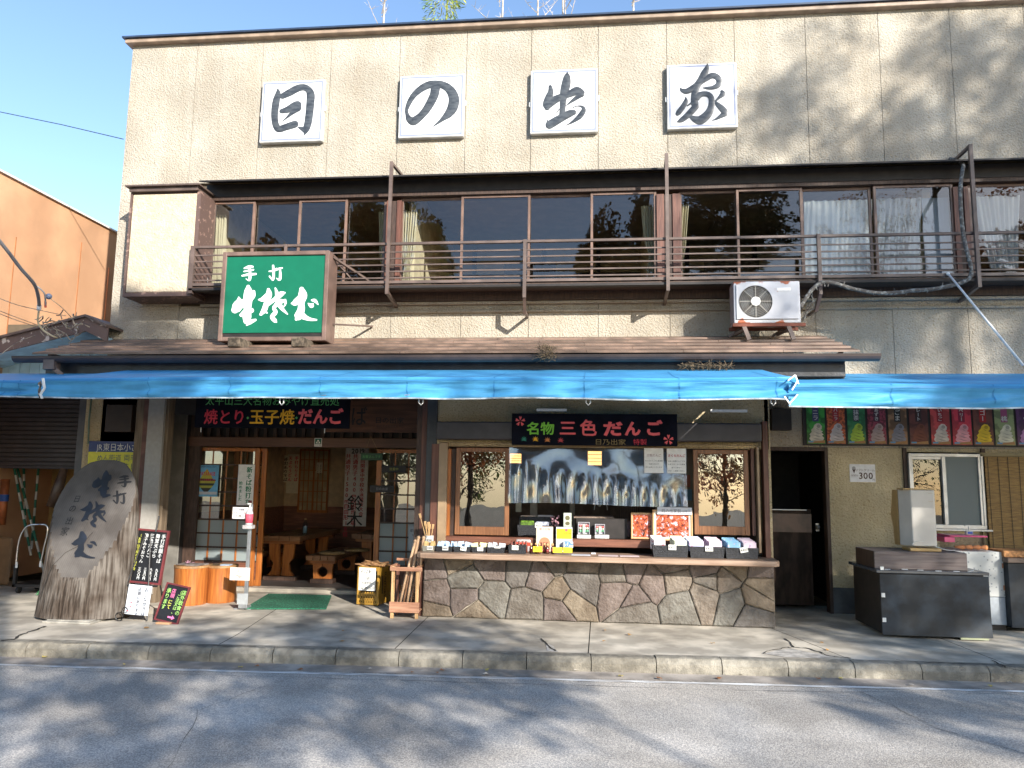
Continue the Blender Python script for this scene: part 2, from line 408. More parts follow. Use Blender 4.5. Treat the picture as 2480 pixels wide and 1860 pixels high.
# worn concrete gutter strip and the worn edge line
MB().add([(-30, yk(-30) + .02, -.126), (30, yk(30) + .02, -.126), (30, yk(30) - .34, -.126), (-30, yk(-30) - .34, -.126)], [(3, 2, 1, 0)]).build('gutter_strip', mat('gutter_concrete', (.42, .375, .33), .9, var=.3, scale=4, bump=.4, bscale=60, grime=.3), kind='structure')
def worn(m, n, b, geo, out):
    mp = n.nodes.new('ShaderNodeMapping'); mp.inputs['Scale'].default_value = (.9, 9, 9)
    n.links.new(geo.outputs['Position'], mp.inputs[0])
    no = n.nodes.new('ShaderNodeTexNoise'); no.inputs['Scale'].default_value = 2.2; no.inputs['Detail'].default_value = 9; no.inputs['Roughness'].default_value = .7
    n.links.new(mp.outputs[0], no.inputs['Vector'])
    r = n.nodes.new('ShaderNodeValToRGB'); r.color_ramp.elements[0].position = .49; r.color_ramp.elements[1].position = .56
    r.color_ramp.elements[0].color = (.42, .40, .38, 1); r.color_ramp.elements[1].color = (.80, .80, .78, 1)
    n.links.new(no.outputs[0], r.inputs[0]); n.links.new(r.outputs[0], b.inputs['Base Color'])
MB().add([(-30, yk(-30) - .36, -.1255), (30, yk(30) - .36, -.1255), (30, yk(30) - .43, -.1255), (-30, yk(-30) - .43, -.1255)], [(3, 2, 1, 0)]).build('road_edge_line', mat('worn_line_paint', (.5, .5, .5), .8, extra=worn), kind='structure')
# kerb of separate stones
kerb = empty('kerb', (0, yk(0), -.13)); kerb['kind'] = 'structure'
ang = math.atan(.0598); L = .597
k0 = None
for i in range(-14, 14):
    c = (i * L) * math.cos(ang) + .30
    if k0 is None:
        B = MB(); prof = [(-.085, 0), (-.085, .08), (-.05, .125), (-.03, .132), (.07, .134), (.07, 0)]
        n = 9
        vs = [(-L / 2 + .004 + (L - .008) * j / (n - 1), y + .004 * noise.noise(Vector((j * .9, y * 30, z * 20))), z + .003 * noise.noise(Vector((j * 1.3 + 5, y * 20, z * 20)))) for j in range(n) for y, z in prof]
        fs = [(j * 6 + q, j * 6 + (q + 1) % 6, (j + 1) * 6 + (q + 1) % 6, (j + 1) * 6 + q) for j in range(n - 1) for q in range(6)] + [tuple(range(5, -1, -1)), tuple((n - 1) * 6 + q for q in range(6))]
        B.add(vs, fs); k0 = B.build('kerb_stone', KERBM, None, origin=(0, 0, 0)); k0.parent = kerb; o = k0
    else:
        o = k0.copy(); COL.objects.link(o); o.parent = kerb
    o.location = (c, yk(c) - yk(0), rnd(-.004, .004)); o.rotation_euler = (rnd(-.01, .01), rnd(-.004, .004), ang + rnd(-.004, .004))
# pavement slabs between the joints seen in the photo
pav = empty('pavement', (0, -1, 0)); pav['kind'] = 'structure'
J = []
for (a, b) in (((600, 1520), (530, 1565)), ((1030, 1500), (960, 1568)), ((1430, 1512), (1425, 1578)), ((1870, 1522), (2040, 1590)), ((2340, 1570), (2480, 1625))):
    p, q = gd(*a), gd(*b); t = (q[0] - p[0]) / (q[1] - p[1]); J.append((p, t))
def jx(j, y): return J[j][0][0] + (y - J[j][0][1]) * J[j][1]
for j in range(6):
    def lx(y, j=j): return -16 if j == 0 else max(jx(j - 1, y), -16) + .005
    def rx(y, j=j): return 14 if j == 5 else min(jx(j, y), 14) - .005
    B = MB(); n = 12
    def fn(a, b):
        y = (-2.9 + .052) * (1 - a) + .62 * a
        x0, x1 = lx(y), rx(y); x = x0 + (x1 - x0) * b
        if a < .01: y = yk(x) + .075
        return (x, y, .004 * noise.noise(Vector((x * .5, y * .7, 0))) )
    B.grid(fn, n, n if j not in (0, 5) else 24)
    B.f = [f[::-1] for f in B.f]
    B.build('concrete_slab', CONC, pav, solid=0)
MB().add([(-16, yk(-16) + .10, -.03), (14, yk(14) + .10, -.03), (14, .6, -.03), (-16, .6, -.03)], [(0, 1, 2, 3)]).build('joint_bed', BLACKGAP, pav)
B = MB()
def crack(pts, wd=.009):
    P = [Vector((*gd(*p), .0075)) for p in pts]
    out = []
    for a, b in zip(P, P[1:]):
        for k in range(6):
            q = a.lerp(b, k / 6); q += Vector((rnd(-.015, .015), rnd(-.02, .02), 0)); out.append(q)
    out.append(P[-1])
    for i, (a, b) in enumerate(zip(out, out[1:])):
        d = (b - a).normalized(); nrm = Vector((-d.y, d.x, 0)) * wd * rnd(.4, 1.1)
        B.add([a - nrm, b - nrm, b + nrm, a + nrm], [(0, 1, 2, 3)])
crack([(1900, 1548), (1925, 1568), (1960, 1572), (2010, 1590), (2060, 1596)], .010); crack([(1845, 1585), (1860, 1578), (1905, 1570), (1922, 1568)], .006)
crack([(1312, 1548), (1325, 1562), (1345, 1578)], .012); crack([(0, 1553), (30, 1551), (60, 1535), (110, 1518)], .016)
crack([(2170, 1600), (2260, 1606), (2400, 1612), (2478, 1618)], .008); crack([(150, 1558), (420, 1562), (620, 1568)], .006); crack([(640, 1569), (960, 1577)], .004)
crack([(2400, 1600), (2440, 1620), (2478, 1628)], .010)
B.build('crack', BLACKGAP, pav, kind='stuff')
B = MB()
def rcrack(pts, wd):
    for (x0, y0), (x1, y1) in zip(pts, pts[1:]):
        n = 7; q = []
        for k in range(n + 1): t = k / n; q.append(Vector((x0 + (x1 - x0) * t + rnd(-.02, .02), y0 + (y1 - y0) * t + rnd(-.02, .02), -.1245)))
        for a, b in zip(q, q[1:]):
            d = (b - a).normalized(); nr = Vector((-d.y, d.x, 0)) * wd * rnd(.3, 1); B.add([a - nr, b - nr, b + nr, a + nr], [(0, 1, 2, 3)])
rcrack([(-6, -3.75), (-3.4, -3.62), (-1, -3.52), (1.2, -3.4), (3.2, -3.2), (6, -3.0)], .004); rcrack([(2.3, -3.3), (2.5, -4.2), (3.1, -5.1), (3.0, -6.5)], .004); rcrack([(-2.6, -3.6), (-2.9, -4.6), (-2.4, -6)], .003)
B.build('road_crack', mat('crack_tar', (.10, .095, .09), .9), kind='structure')
B = MB()
B.add([(*gd(*p), .0045) for p in ((1850, 1584), (1875, 1577), (1915, 1571), (1955, 1580), (2030, 1592), (1990, 1596), (1900, 1592))], [(6, 5, 4, 3, 2, 1, 0)])
B.add([(*gd(*p), .0045) for p in ((1322, 1558), (1340, 1566), (1352, 1580), (1325, 1578))], [(3, 2, 1, 0)])
B.build('mortar_patch', mat('pale_mortar', (.45, .42, .38), .95, var=.3, scale=10, bump=.5, bscale=60), pav)

# ================================================================== the shop building
shop = empty('shop_building', (-1, 0, 0), 'two storey cream stucco noodle shop with dark window band and sloping lower roof', 'shop building')
JX = [-7.03, -5.97, -4.925, -3.86, -2.81, -1.81, -.86, .10, 1.07, 2.01, 2.98, 3.96, 4.90, 5.86, 6.82]
BACKM = flat('wall_core', (.10, .08, .055), .9)
for i in range(len(JX) - 1):
    a, b = JX[i] + .0035, JX[i + 1] - .0035
    MB().box(a, b, 0, .05, 5.93, 8.17).build('wall_panel', STUCCO, shop)
    if i < 9: MB().box(a, b, 0, .05, 3.35, 4.06).build('wall_panel', STUCCO, shop)
    if i >= 9: MB().box(a, b, 0, .05, 2.10 if i < 13 else 0, 4.06).build('wall_panel', STUCCO, shop)
MB().box(-7.03, -5.974, 0, .05, 4.064, 5.926).build('wall_panel', STUCCO, shop)
MB().box(-7.03, -5.974, 0, .05, 0, 3.346).build('wall_panel', STUCCO2, shop)
B = MB(); B.box(-7.025, 7, .052, .20, 5.93, 8.17); B.box(-7.025, 7, .052, .2, 3.3, 4.06); B.box(-7.025, -5.6, .052, .2, 4.06, 5.93); B.box(2.02, 7, .052, .2, 2.12, 3.3)
B.build('wall_core', BACKM, shop)
B = MB(); B.box(-7.025, -6.95, .2, 9, 0, 8.1); B.box(6.9, 7, .2, 9, 0, 8.1); B.box(-7.025, 7, 8.9, 9, 0, 8.1); B.build('rear_wall', STUCCO2, shop)
MB().box(-7.0, 7.0, .2, 8.95, 8.05, 8.12).build('roof', BROWN, shop)
B = MB(); B.box(-7.10, 7.1, -.10, .25, 8.17, 8.235); B.build('roof_trim', mat('tan_roof_trim', (.34, .25, .18), .5, var=.2), shop, bevel=.006)
MB().box(-7.13, 7.13, -.135, .25, 8.236, 8.262).build('roof_flashing', mat('blue_black_flashing', (.03, .05, .09), .35), shop)
# window band: head hood, sill, posts
def winz(): return 4.30, 5.60
MB().add([(-5.60, -.36, 5.80), (7, -.36, 5.80), (7, -.002, 5.925), (-5.60, -.002, 5.925), (-5.60, -.36, 5.822), (7, -.36, 5.822), (7, -.002, 5.95), (-5.60, -.002, 5.95)], [(0, 3, 2, 1), (4, 5, 6, 7), (0, 1, 5, 4), (1, 2, 6, 5), (2, 3, 7, 6), (3, 0, 4, 7)]).build('head_flashing', BLACKW, shop)
MB().box(-5.62, 7, -.10, .1, 5.672, 5.858).build('head_beam', BLACKW, shop)
MB().box(-5.62, 7, -.09, .16, 5.62, 5.670).build('window_head', DKBROWN, shop)
MB().box(-5.62, 7, -.10, .16, 4.21, 4.275).build('window_sill', DKBROWN, shop, bevel=.004)
MB().box(-5.62, 7, -.07, -.002, 4.035, 4.075).build('wall_trim', STUCCO, shop, bevel=.005)
MB().box(-5.62, 7, -.05, -.002, 3.925, 3.955).build('wall_trim', STUCCO, shop, bevel=.005)
MB().box(-5.62, 7, -.12, .16, 4.078, 4.208).build('sill_wall', DKBROWN, shop)
FR = mat('window_frame_brown', (.20, .125, .095), .4, var=.2, grime=.15)
def sash(u0, u1, y, part='window', gl=GLASS, t=.035, z0=4.28, z1=5.615, v=560):
    x0 = at(u0, v, y)[0]; x1 = at(u1, v, y)[0]
    B = MB(); B.box(x0, x0 + t, y - .02, y + .02, z0, z1); B.box(x1 - t, x1, y - .02, y + .02, z0, z1)
    B.box(x0 + t, x1 - t, y - .018, y + .018, z0, z0 + .045); B.box(x0 + t, x1 - t, y - .018, y + .018, z1 - .035, z1)
    f = B.build(part, FR, shop, bevel=.003)
    MB().box(x0 + t, x1 - t, y - .003, y + .003, z0 + .045, z1 - .035).build('pane', gl, f)
S = [(513, 616, -.03), (612, 728, .02), (722, 840, -.03), (834, 935, .02), (970, 1122, .02), (1116, 1284, -.03), (1278, 1436, .02), (1430, 1590, -.03),
     (1645, 1790, .02), (1784, 1945, -.03), (1940, 2112, .02), (2118, 2312, -.03), (2348, 2540, .02)]
for s in S: sash(*s)
sash(2530, 2720, -.03)
for (u0, u1) in ((935, 972), (1590, 1648), (2312, 2350)):
    x0, x1 = at(u0, 560, -.06)[0], at(u1, 560, -.06)[0]
    for k in range(3):
        a = x0 + (x1 - x0) * k / 3
        MB().box(a + .004, a + (x1 - x0) / 3 - .004, -.08 + .02 * (k % 2), .05, 4.28, 5.56).build('window_post', REDWOODZ if k != 1 else DKBROWN, shop)
x0 = at(500, 560, -.06)[0]; MB().box(x0 - .04, x0 + .03, -.08, .05, 4.28, 5.56).build('window_post', FR, shop)
# white downpipe by the bay
MB().tube([(at(506, 495, -.12)[0], -.12, 5.5), (at(502, 680, -.12)[0], -.12, 4.28)], .014).build('pipe', WHITEP, shop, smooth=True)
# shutter case (bay)
bay = MB().box(-6.53, -5.56, -.45, -.002, 4.16, 5.60).build('shutter_case', mat('smoother_cream_stucco', (.62, .53, .40), .9, var=.10, scale=9, grime=.12, bump=.9, bscale=34, bdist=.02, spec=.2), shop, bevel=.012)
B = MB(); B.box(-6.56, -5.53, -.50, -.004, 5.625, 5.68); B.box(-6.60, -5.49, -.55, -.006, 5.683, 5.705); B.build('case_cap', BROWN, bay)
B = MB(); B.box(-6.56, -5.53, -.46, -.003, 4.10, 4.158); B.box(-6.563, -6.532, -.455, -.003, 4.16, 5.62); B.box(-5.558, -5.50, -.455, -.003, 4.16, 5.62); B.build('case_trim', mat('peeling_brown_paint', (.30, .19, .15), .6, col2=(.12, .075, .062), lo=.58, hi=.64, scale=14), bay)
B = MB(); B.box(-6.53, -5.56, -.45, -.004, 5.602, 5.622); B.build('case_core', DKBROWN, bay)
# balcony railing
rail = MB().box(-5.53, 7, -.52, -.48, 4.762, 4.798).build('railing', BROWN, shop, bevel=.004)
for z in (4.665, 4.575, 4.485, 4.395, 4.305): MB().box(-5.52, 7, -.508, -.492, z - .009, z + .009).build('rail', BROWN, rail)
for z in (4.755 + .02, 4.665, 4.575, 4.485, 4.395, 4.305): MB().box(-5.525, -5.503, -.475, -.10, z - .011, z + .011).build('rail', BROWN, rail)
MB().box(-5.55, 7, -.53, -.42, 4.16, 4.19).build('floor_beam', BLACKW, rail); MB().box(-5.55, 7, -.50, -.12, 4.195, 4.215).build('floor_board', DKBROWN, rail)
MB().box(-5.55, 7, -.526, -.47, 4.225, 4.262).build('rail', BROWN, rail)
MB().box(-5.56, -5.50, -.53, -.47, 4.12, 4.80).build('post', BROWN, rail)
for u in (943, 1616, 2362):
    x = at(u, 560, -.54)[0]
    B = MB(); B.box(x - .022, x + .022, -.57, -.528, 4.07, 5.93); B.beam((x, -.55, 5.915), (x + .03, -.02, 5.93), .035); B.beam((x, -.55, 4.10), (x, -.02, 4.02), .04)
    B.build('post', BROWN, rail)
for u in (1271, 1984):
    x = at(u, 640, -.54)[0]
    B = MB(); B.box(x - .022, x + .022, -.57, -.528, 4.0, 4.79); B.beam((x, -.55, 4.02), (x - .01, -.36, 3.83), .04); B.beam((x, -.36, 3.84), (x, -.01, 3.86), .03)
    B.build('post', BROWN, rail)
x = at(692, 605, -.54)[0]; MB().box(x - .02, x + .02, -.55, -.528, 4.66, 4.79).build('post', BROWN, rail)
B = MB(); B.beam((at(806, 612, -.5)[0], -.48, 4.60), (at(868, 690, -.2)[0], -.10, 4.25), .022); B.build('brace', BROWN, rail)
# lower roof of lapped metal sheets
LR = mat('brown_roof_sheet', (.235, .155, .115), .42, var=.35, scale=4, grime=.35, bump=.12, bscale=12)
def rp(s, t):      # s 0..1 along, t 0..1 down the slope
    xl, xr = -7.30 + .43 * t, 3.03 - .08 * t
    return Vector((xl + (xr - xl) * s, -.002 - 1.66 * t, 3.575 - .50 * t))
NR = 5
for r in range(NR):
    t0, t1 = r / NR, (r + 1) / NR + .012
    cuts = [0] + [((k + (r % 2) * .5 + .25) / 9) for k in range(9) if ((k + (r % 2) * .5 + .25) / 9) < .97] + [1]
    for a, b in zip(cuts, cuts[1:]):
        B = MB(); a2 = a + (.0004 if a > 0 else 0)
        p = [rp(a2, t0), rp(b, t0), rp(b, t1), rp(a2, t1)]
        j = rnd(-.002, .003)
        up = [p[0] + Vector((0, 0, .004)), p[1] + Vector((0, 0, .004)), p[2] + Vector((0, 0, .026 + j)), p[3] + Vector((0, 0, .026 + j))]
        lo = [p[0] - Vector((0, 0, .01)), p[1] - Vector((0, 0, .01)), p[2] + Vector((0, 0, .001)), p[3] + Vector((0, 0, .001))]
        B.add(up + lo, [(3, 2, 1, 0), (4, 5, 6, 7), (0, 1, 5, 4), (1, 2, 6, 5), (2, 3, 7, 6), (3, 0, 4, 7)])
        B.build('roof_sheet', LR, shop)
B = MB(); B.box(-6.86, 2.96, -1.66, -1.60, 3.00, 3.058); B.build('eave_edge', BLACKW, shop)
NAVY = mat('dark_fascia', (.022, .025, .032), .35, var=.4, scale=6, bump=.2, grime=.3)
MB().box(-6.70, 2.80, -1.64, -1.60, 2.80, 2.998).build('fascia_board', NAVY, shop, bevel=.004)
B = MB()
prof = [(-1.80 + .075 * math.cos(t), 3.02 + .075 * math.sin(t)) for t in [math.pi + math.pi * k / 8 for k in range(9)]]
prof = prof + [(y * 1 + (.006 if y < -1.8 else -.006), z) for y, z in prof[::-1]]
B.prism_axis([(p[0], p[1]) for p in prof], -6.98, 3.10, 'x')
g = B.build('gutter', mat('gutter_brown', (.075, .055, .05), .35, grime=.3), shop)
B = MB(); B.beam((-6.50, -1.80, 3.02), (-6.50, -1.80, 2.86), .14, .12); B.beam((-6.46, -1.8, 2.87), (-6.38, -1.76, 2.80), .05); B.build('outlet', BROWN, g)
MB().box(-6.72, 2.80, -1.60, -.01, 2.785, 2.80).build('soffit', BLACKW, shop)
B = MB(); B.box(-6.72, -6.68, -1.6, -.01, 2.80, 3.1); B.box(2.78, 2.80, -1.6, -.01, 2.80, 3.1); B.build('verge_board', NAVY, shop)
# upper rooms
ROOMW = mat('room_wall_ochre', (.62, .52, .36), .9, var=.12); ROOMF = mat('room_floor', (.24, .17, .09), .8)
B = MB(); B.box(-5.6, 6.9, 3.4, 3.5, 4.2, 6.0); B.box(-5.65, -5.6, .2, 3.4, 4.2, 6)
for x in (-2.62, .95, 4.6): B.box(x - .05, x + .05, .3, 3.4, 4.2, 6)
B.build('room_wall', ROOMW, shop)
MB().box(-5.6, 6.9, .18, 3.4, 4.12, 4.2).build('room_floor', ROOMF, shop); MB().box(-5.6, 6.9, .18, 3.4, 5.93, 6.0).build('room_ceiling', mat('room_ceiling', (.20, .14, .09), .9), shop)
B = MB()
for x in (-4.9, -3.7, -2.2, -.9, .1, 1.7, 2.9): B.box(x, x + .07, 3.33, 3.39, 4.2, 5.93)
B.box(-5.6, 6.9, 3.34, 3.39, 5.35, 5.42)
for x in (-4.3, -1.5, 1.9): B.box(x, x + .9, 2.4, 2.46, 4.2, 5.35)
B.build('room_timber', DKBROWN, shop)
B = MB()
for x0, x1 in ((-5.0, -3.2), (-2.2, -.9), (1.3, 2.2)): B.box(x0, x1, 1.2, 1.9, 4.50, 4.54); B.box(x0 + .1, x0 + .16, 1.3, 1.8, 4.2, 4.5); B.box(x1 - .16, x1 - .1, 1.3, 1.8, 4.2, 4.5)
B.build('room_table', ORWOODX, shop)

# ---- curtains
def curtain(u0, u1, top, bot, y, m, label, tie=None, folds=9, u0b=None, u1b=None):
    B = MB(); n = folds * 6
    zt, zb = top, bot
    x0t, x1t = at(u0, 480, y)[0], at(u1, 480, y)[0]; x0b, x1b = at(u0b or u0, 680, y)[0], at(u1b or u1, 680, y)[0]
    def fn(a, b):
        z = zt + (zb - zt) * b; x0 = x0t + (x0b - x0t) * b; x1 = x1t + (x1b - x1t) * b
        w = 1
        if tie: w = 1 - .45 * math.exp(-((b - tie) / .12) ** 2)
        c = (x0 + x1) / 2; x = c + (a - .5) * (x1 - x0) * w
        return (x, y + (.03 if folds < 9 else .014) * math.sin(a * folds * 2 * math.pi + 2 * math.sin(b * 2) + 4 * noise.noise(Vector((a * 3, b * .6, u0)))) * (.7 + .3 * b) + .008 * math.sin(a * 37 + b * 4), z)
    B.grid(fn, n, 14); B.f = [f[::-1] for f in B.f]
    return B.build('curtain', m, smooth=True, label=label, cat='curtain', group='curtains in the upper windows')
def cloth(name, col, tr=.3, alpha=1):
    m = bpy.data.materials.new(name); m.use_nodes = True; n = m.node_tree; n.nodes.clear()
    d = n.nodes.new('ShaderNodeBsdfDiffuse'); d.inputs[0].default_value = (*col, 1); t = n.nodes.new('ShaderNodeBsdfTranslucent'); t.inputs[0].default_value = (*col, 1)
    ge = n.nodes.new('ShaderNodeNewGeometry'); mp = n.nodes.new('ShaderNodeMapping'); mp.inputs['Scale'].default_value = (60, 60, 2); no = n.nodes.new('ShaderNodeTexNoise'); no.inputs['Scale'].default_value = 1
    n.links.new(ge.outputs['Position'], mp.inputs[0]); n.links.new(mp.outputs[0], no.inputs['Vector'])
    rr = n.nodes.new('ShaderNodeValToRGB'); rr.color_ramp.elements[0].color = (*[c * .9 for c in col], 1); rr.color_ramp.elements[1].color = (*col, 1); rr.color_ramp.elements[0].position = .35; rr.color_ramp.elements[1].position = .6
    n.links.new(no.outputs[0], rr.inputs[0]); n.links.new(rr.outputs[0], d.inputs[0])
    mx = n.nodes.new('ShaderNodeMixShader'); mx.inputs[0].default_value = tr; n.links.new(d.outputs[0], mx.inputs[1]); n.links.new(t.outputs[0], mx.inputs[2])
    o = n.nodes.new('ShaderNodeOutputMaterial'); last = mx.outputs[0]
    if alpha < 1:
        tp = n.nodes.new('ShaderNodeBsdfTransparent'); m2 = n.nodes.new('ShaderNodeMixShader'); m2.inputs[0].default_value = alpha
        n.links.new(tp.outputs[0], m2.inputs[1]); n.links.new(last, m2.inputs[2]); last = m2.outputs[0]
    n.links.new(last, o.inputs[0]); return m
CUR = cloth('cream_curtain_cloth', (.62, .55, .40)); SHEER = cloth('sheer_white_cloth', (.84, .85, .87), .3, .9); NETC = cloth('thin_net_cloth', (.82, .84, .87), .35, .62)
curtain(510, 552, 5.5, 4.3, .20, CUR, 'cream curtain tied beside the stucco shutter case', .72, 6, 512, 540)
curtain(918, 940, 5.5, 4.3, .20, CUR, 'narrow cream curtain just before the first tall railing post', .72, 4, 920, 944)
curtain(975, 1012, 5.5, 4.3, .20, CUR, 'cream curtain tied just past the first tall railing post', .7, 6, 972, 998)
curtain(1552, 1598, 5.5, 4.3, .20, CUR, 'cream curtain tied just before the middle tall railing post', .62, 6, 1570, 1600)
curtain(1640, 1668, 5.5, 4.3, .20, CUR, 'cream curtain tied just past the middle tall railing post', .7, 5, 1634, 1655)
curtain(1948, 2112, 5.5, 4.28, .16, SHEER, 'full white sheer curtain above the air conditioner pipes', None, 12)
curtain(2122, 2230, 5.5, 4.28, .14, NETC, 'thin net curtain in the pane before the last tall post', None, 9)
curtain(2355, 2470, 5.5, 4.5, .14, NETC, 'gathered net curtain in the pane past the last tall post', None, 9, 2400, 2470)
MB().box(at(2236, 560, .16)[0], at(2300, 560, .16)[0], .15, .17, 4.28, 5.5).build('roller_blind', cloth('blind_cloth', (.5, .53, .6)), label='pale roller blind drawn beside the net curtain', cat='blind')

# ================================================================== ground floor right side
right_parts = []
WY = -.03
wx0, wz1 = at(2197, 1098, WY); wx1, wz0 = at(2388, 1282, WY)
sx0 = at(2372, 1100, -.06)[0]
dx0, dx1, dz = 2.28, 3.02, 2.055
B = MB(); B.box(3.06, wx0 - .03, 0, .05, .32, 2.096); B.box(wx0 - .03, wx1 + .03, 0, .05, .32, wz0 - .02); B.box(wx0 - .03, wx1 + .03, 0, .05, wz1 + .02, 2.096)
B.box(wx1 + .03, 7, 0, .05, .32, 2.096)
B.build('ground_wall', STUCCO2, shop)
MB().box(3.06, 7, -.012, .05, 0, .318).build('plinth', mat('grey_plinth', (.10, .105, .11), .8, var=.25), shop)
MB().box(2.11, dx0 - .03, 0, .05, 0, 2.096).build('ground_wall', STUCCO2, shop)
# window
f = MB(); t = .03
for (a, b, c, d) in ((wx0, wx0 + t, wz0, wz1), (wx1 - t, wx1, wz0, wz1), (wx0 + t, wx1 - t, wz0, wz0 + .05), (wx0 + t, wx1 - t, wz1 - .04, wz1)): f.box(a, b, WY - .04, .08, c, d)
xm = at(2285, 1190, WY)[0]; f.box(xm - .02, xm + .025, WY - .045, WY, wz0 + .05, wz1 - .04); f.box(wx0 - .02, wx1 + .05, WY - .07, WY, wz0 - .025, wz0 - .002)
f.box(wx0 + t, wx0 + t + .025, WY - .02, WY, wz0 + .05, wz1 - .04); f.box(wx1 - t - .03, wx1 - t, WY - .03, WY, wz0 + .05, wz1 - .04); f.box(wx0 + t, xm, WY - .03, WY, wz1 - .075, wz1 - .04)
win = f.build('window', mat('aluminium_frame', (.62, .63, .64), .35, metal=.3), shop, bevel=.003)
MB().box(wx0 + t, xm - .02, WY + .0, WY + .004, wz0 + .05, wz1 - .075).build('pane', GLASS, win)
MB().box(xm + .025, wx1 - t - .03, WY - .01, WY - .006, wz0 + .05, wz1 - .04).build('pane', glass('pebbled_glass', (.45, .5, .5), wavy=1.0, wscale=60, ior=1.5, rough=.1, frost=.6), win, label='pebbled frosted pane')
B = MB(); B.box(wx0 - .05, wx0 - .004, -.03, .1, wz0 - .02, 2.10); B.box(wx1 + .004, wx1 + .05, -.03, .1, wz0 - .02, 2.10); B.build('window_trim', DKBROWN, win)
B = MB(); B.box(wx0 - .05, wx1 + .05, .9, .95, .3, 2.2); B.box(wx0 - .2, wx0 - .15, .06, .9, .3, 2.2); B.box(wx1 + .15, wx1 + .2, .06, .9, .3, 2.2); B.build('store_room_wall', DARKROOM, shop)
# door opening with dark door inside
B = MB(); B.box(dx1, dx1 + .04, -.03, .12, 0, 2.096); B.box(dx0 - .03, dx0 + .01, -.02, .12, 0, 2.05); B.box(dx0 - .03, dx1 + .001, -.025, .12, 2.05, 2.096); B.build('door_frame', DKBROWN, shop)
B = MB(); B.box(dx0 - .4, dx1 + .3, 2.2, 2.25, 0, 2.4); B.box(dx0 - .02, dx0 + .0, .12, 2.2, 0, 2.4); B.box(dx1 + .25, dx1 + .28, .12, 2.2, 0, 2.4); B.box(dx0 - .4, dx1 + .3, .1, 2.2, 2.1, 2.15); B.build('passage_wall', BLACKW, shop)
xa, za = at(1860, 1232, .25); xb, zb = at(1972, 1462, .25)
dd = MB().box(xa, xb, .25, .29, .05, za).build('door', mat('dark_varnish_door', (.035, .022, .016), .6, var=.5, scale=3, stretch=(3, 3, 1), spec=.15), shop, bevel=.004, label='low dark wooden door standing inside the passage')
MB().box(xa + .01, xb - .06, .235, .248, za - .015, za - .003).build('edge_strip', WHITEP, dd)
MB().box(xa + .05, xb, .24, .249, za - .30, za - .06).build('panel', mat('door_panel_brown', (.09, .045, .03), .4, var=.3), dd)
B = MB(); hx, hz = at(1980, 1277, .2); B.ball((hx, .18, hz), .03); B.box(hx - .02, hx + .02, .2, .25, hz - .05, hz + .05); B.build('handle', mat('dull_steel', (.4, .4, .4), .35, metal=1), dd)
MB().pbox(1855, 1480, 2005, 1489, .04, .3).build('door_sill', CONC, shop)
# small dark vent box over the door
MB().pbox(1868, 990, 1918, 1042, -.12, 0).build('vent_box', BLACKW, shop, bevel=.004)

# ================================================================== stall front (between entrance and passage)
SY = -1.0
B = MB(); B.box(-2.02, 2.10, SY, SY + .06, 2.02, 2.80); B.build('stall_wall', STUCCO2, shop)
B = MB(); B.box(2.055, 2.115, SY, -.002, 0.0, 2.80); B.build('stall_side_wall', STUCCO2, shop)
B = MB(); B.box(-2.0, 2.05, SY + .07, SY + .10, 2.40, 2.44); B.box(-1.98, 2.05, 2.2, 2.25, 0, 2.44); B.box(-2.02, -1.98, SY + .07, 2.2, 0, 2.44); B.box(-2, 2.05, SY + .1, 2.2, 2.40, 2.44); B.box(2.0, 2.05, SY + .3, 2.2, 0, 2.4)
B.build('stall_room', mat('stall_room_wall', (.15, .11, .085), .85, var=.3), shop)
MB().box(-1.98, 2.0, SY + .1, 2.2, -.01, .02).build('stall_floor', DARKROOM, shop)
def vbox(u0, u1, v0, v1, y0, y1, name, m, parent=shop, **k): return MB().pbox(u0, v0, u1, v1, y0, y1).build(name, m, parent, **k)
vbox(1846, 1868, 1020, 1352, SY - .10, SY + .05, 'stall_post', REDWOODZ, bevel=.004)
vbox(1832, 1845, 1082, 1340, SY - .08, SY + .05, 'guide_rail', mat('tan_metal', (.36, .25, .15), .45), bevel=.003)
vbox(1064, 1078, 1072, 1335, SY - .08, SY + .05, 'guide_rail', mat('tan_metal', (.36, .25, .15), .45), bevel=.003)
vbox(1046, 1062, 1075, 1335, SY - .06, SY + .05, 'stall_post', REDWOODZ, bevel=.003)
sh = vbox(1056, 1846, 1020, 1070, SY - .20, SY - .002, 'shutter_housing', mat('charcoal_metal', (.055, .052, .058), .45, var=.15, bump=.05), bevel=.02, seg=3)
vbox(1066, 1842, 1071, 1078, SY - .10, SY - .002, 'shutter_track', mat('tan_metal', (.36, .25, .15), .45))
vbox(1079, 1832, 1298, 1334, SY - .06, SY + .02, 'sill_beam', REDWOOD, bevel=.004)
vbox(1079, 1832, 1079, 1086, SY - .03, SY + .05, 'head_beam', ORWOODX)
vbox(1079, 1088, 1087, 1297, SY - .03, SY + .03, 'frame_stile', ORWOOD); vbox(1094, 1100, 1087, 1297, SY + .01, SY + .05, 'frame_stile', DKBROWN)
vbox(1818, 1831, 1087, 1297, SY - .02, SY + .05, 'frame_stile', REDWOODZ)
SASHW = wood('dull_brown_sash_wood', (.30, .135, .06), (.17, .07, .03), 'z', .42)
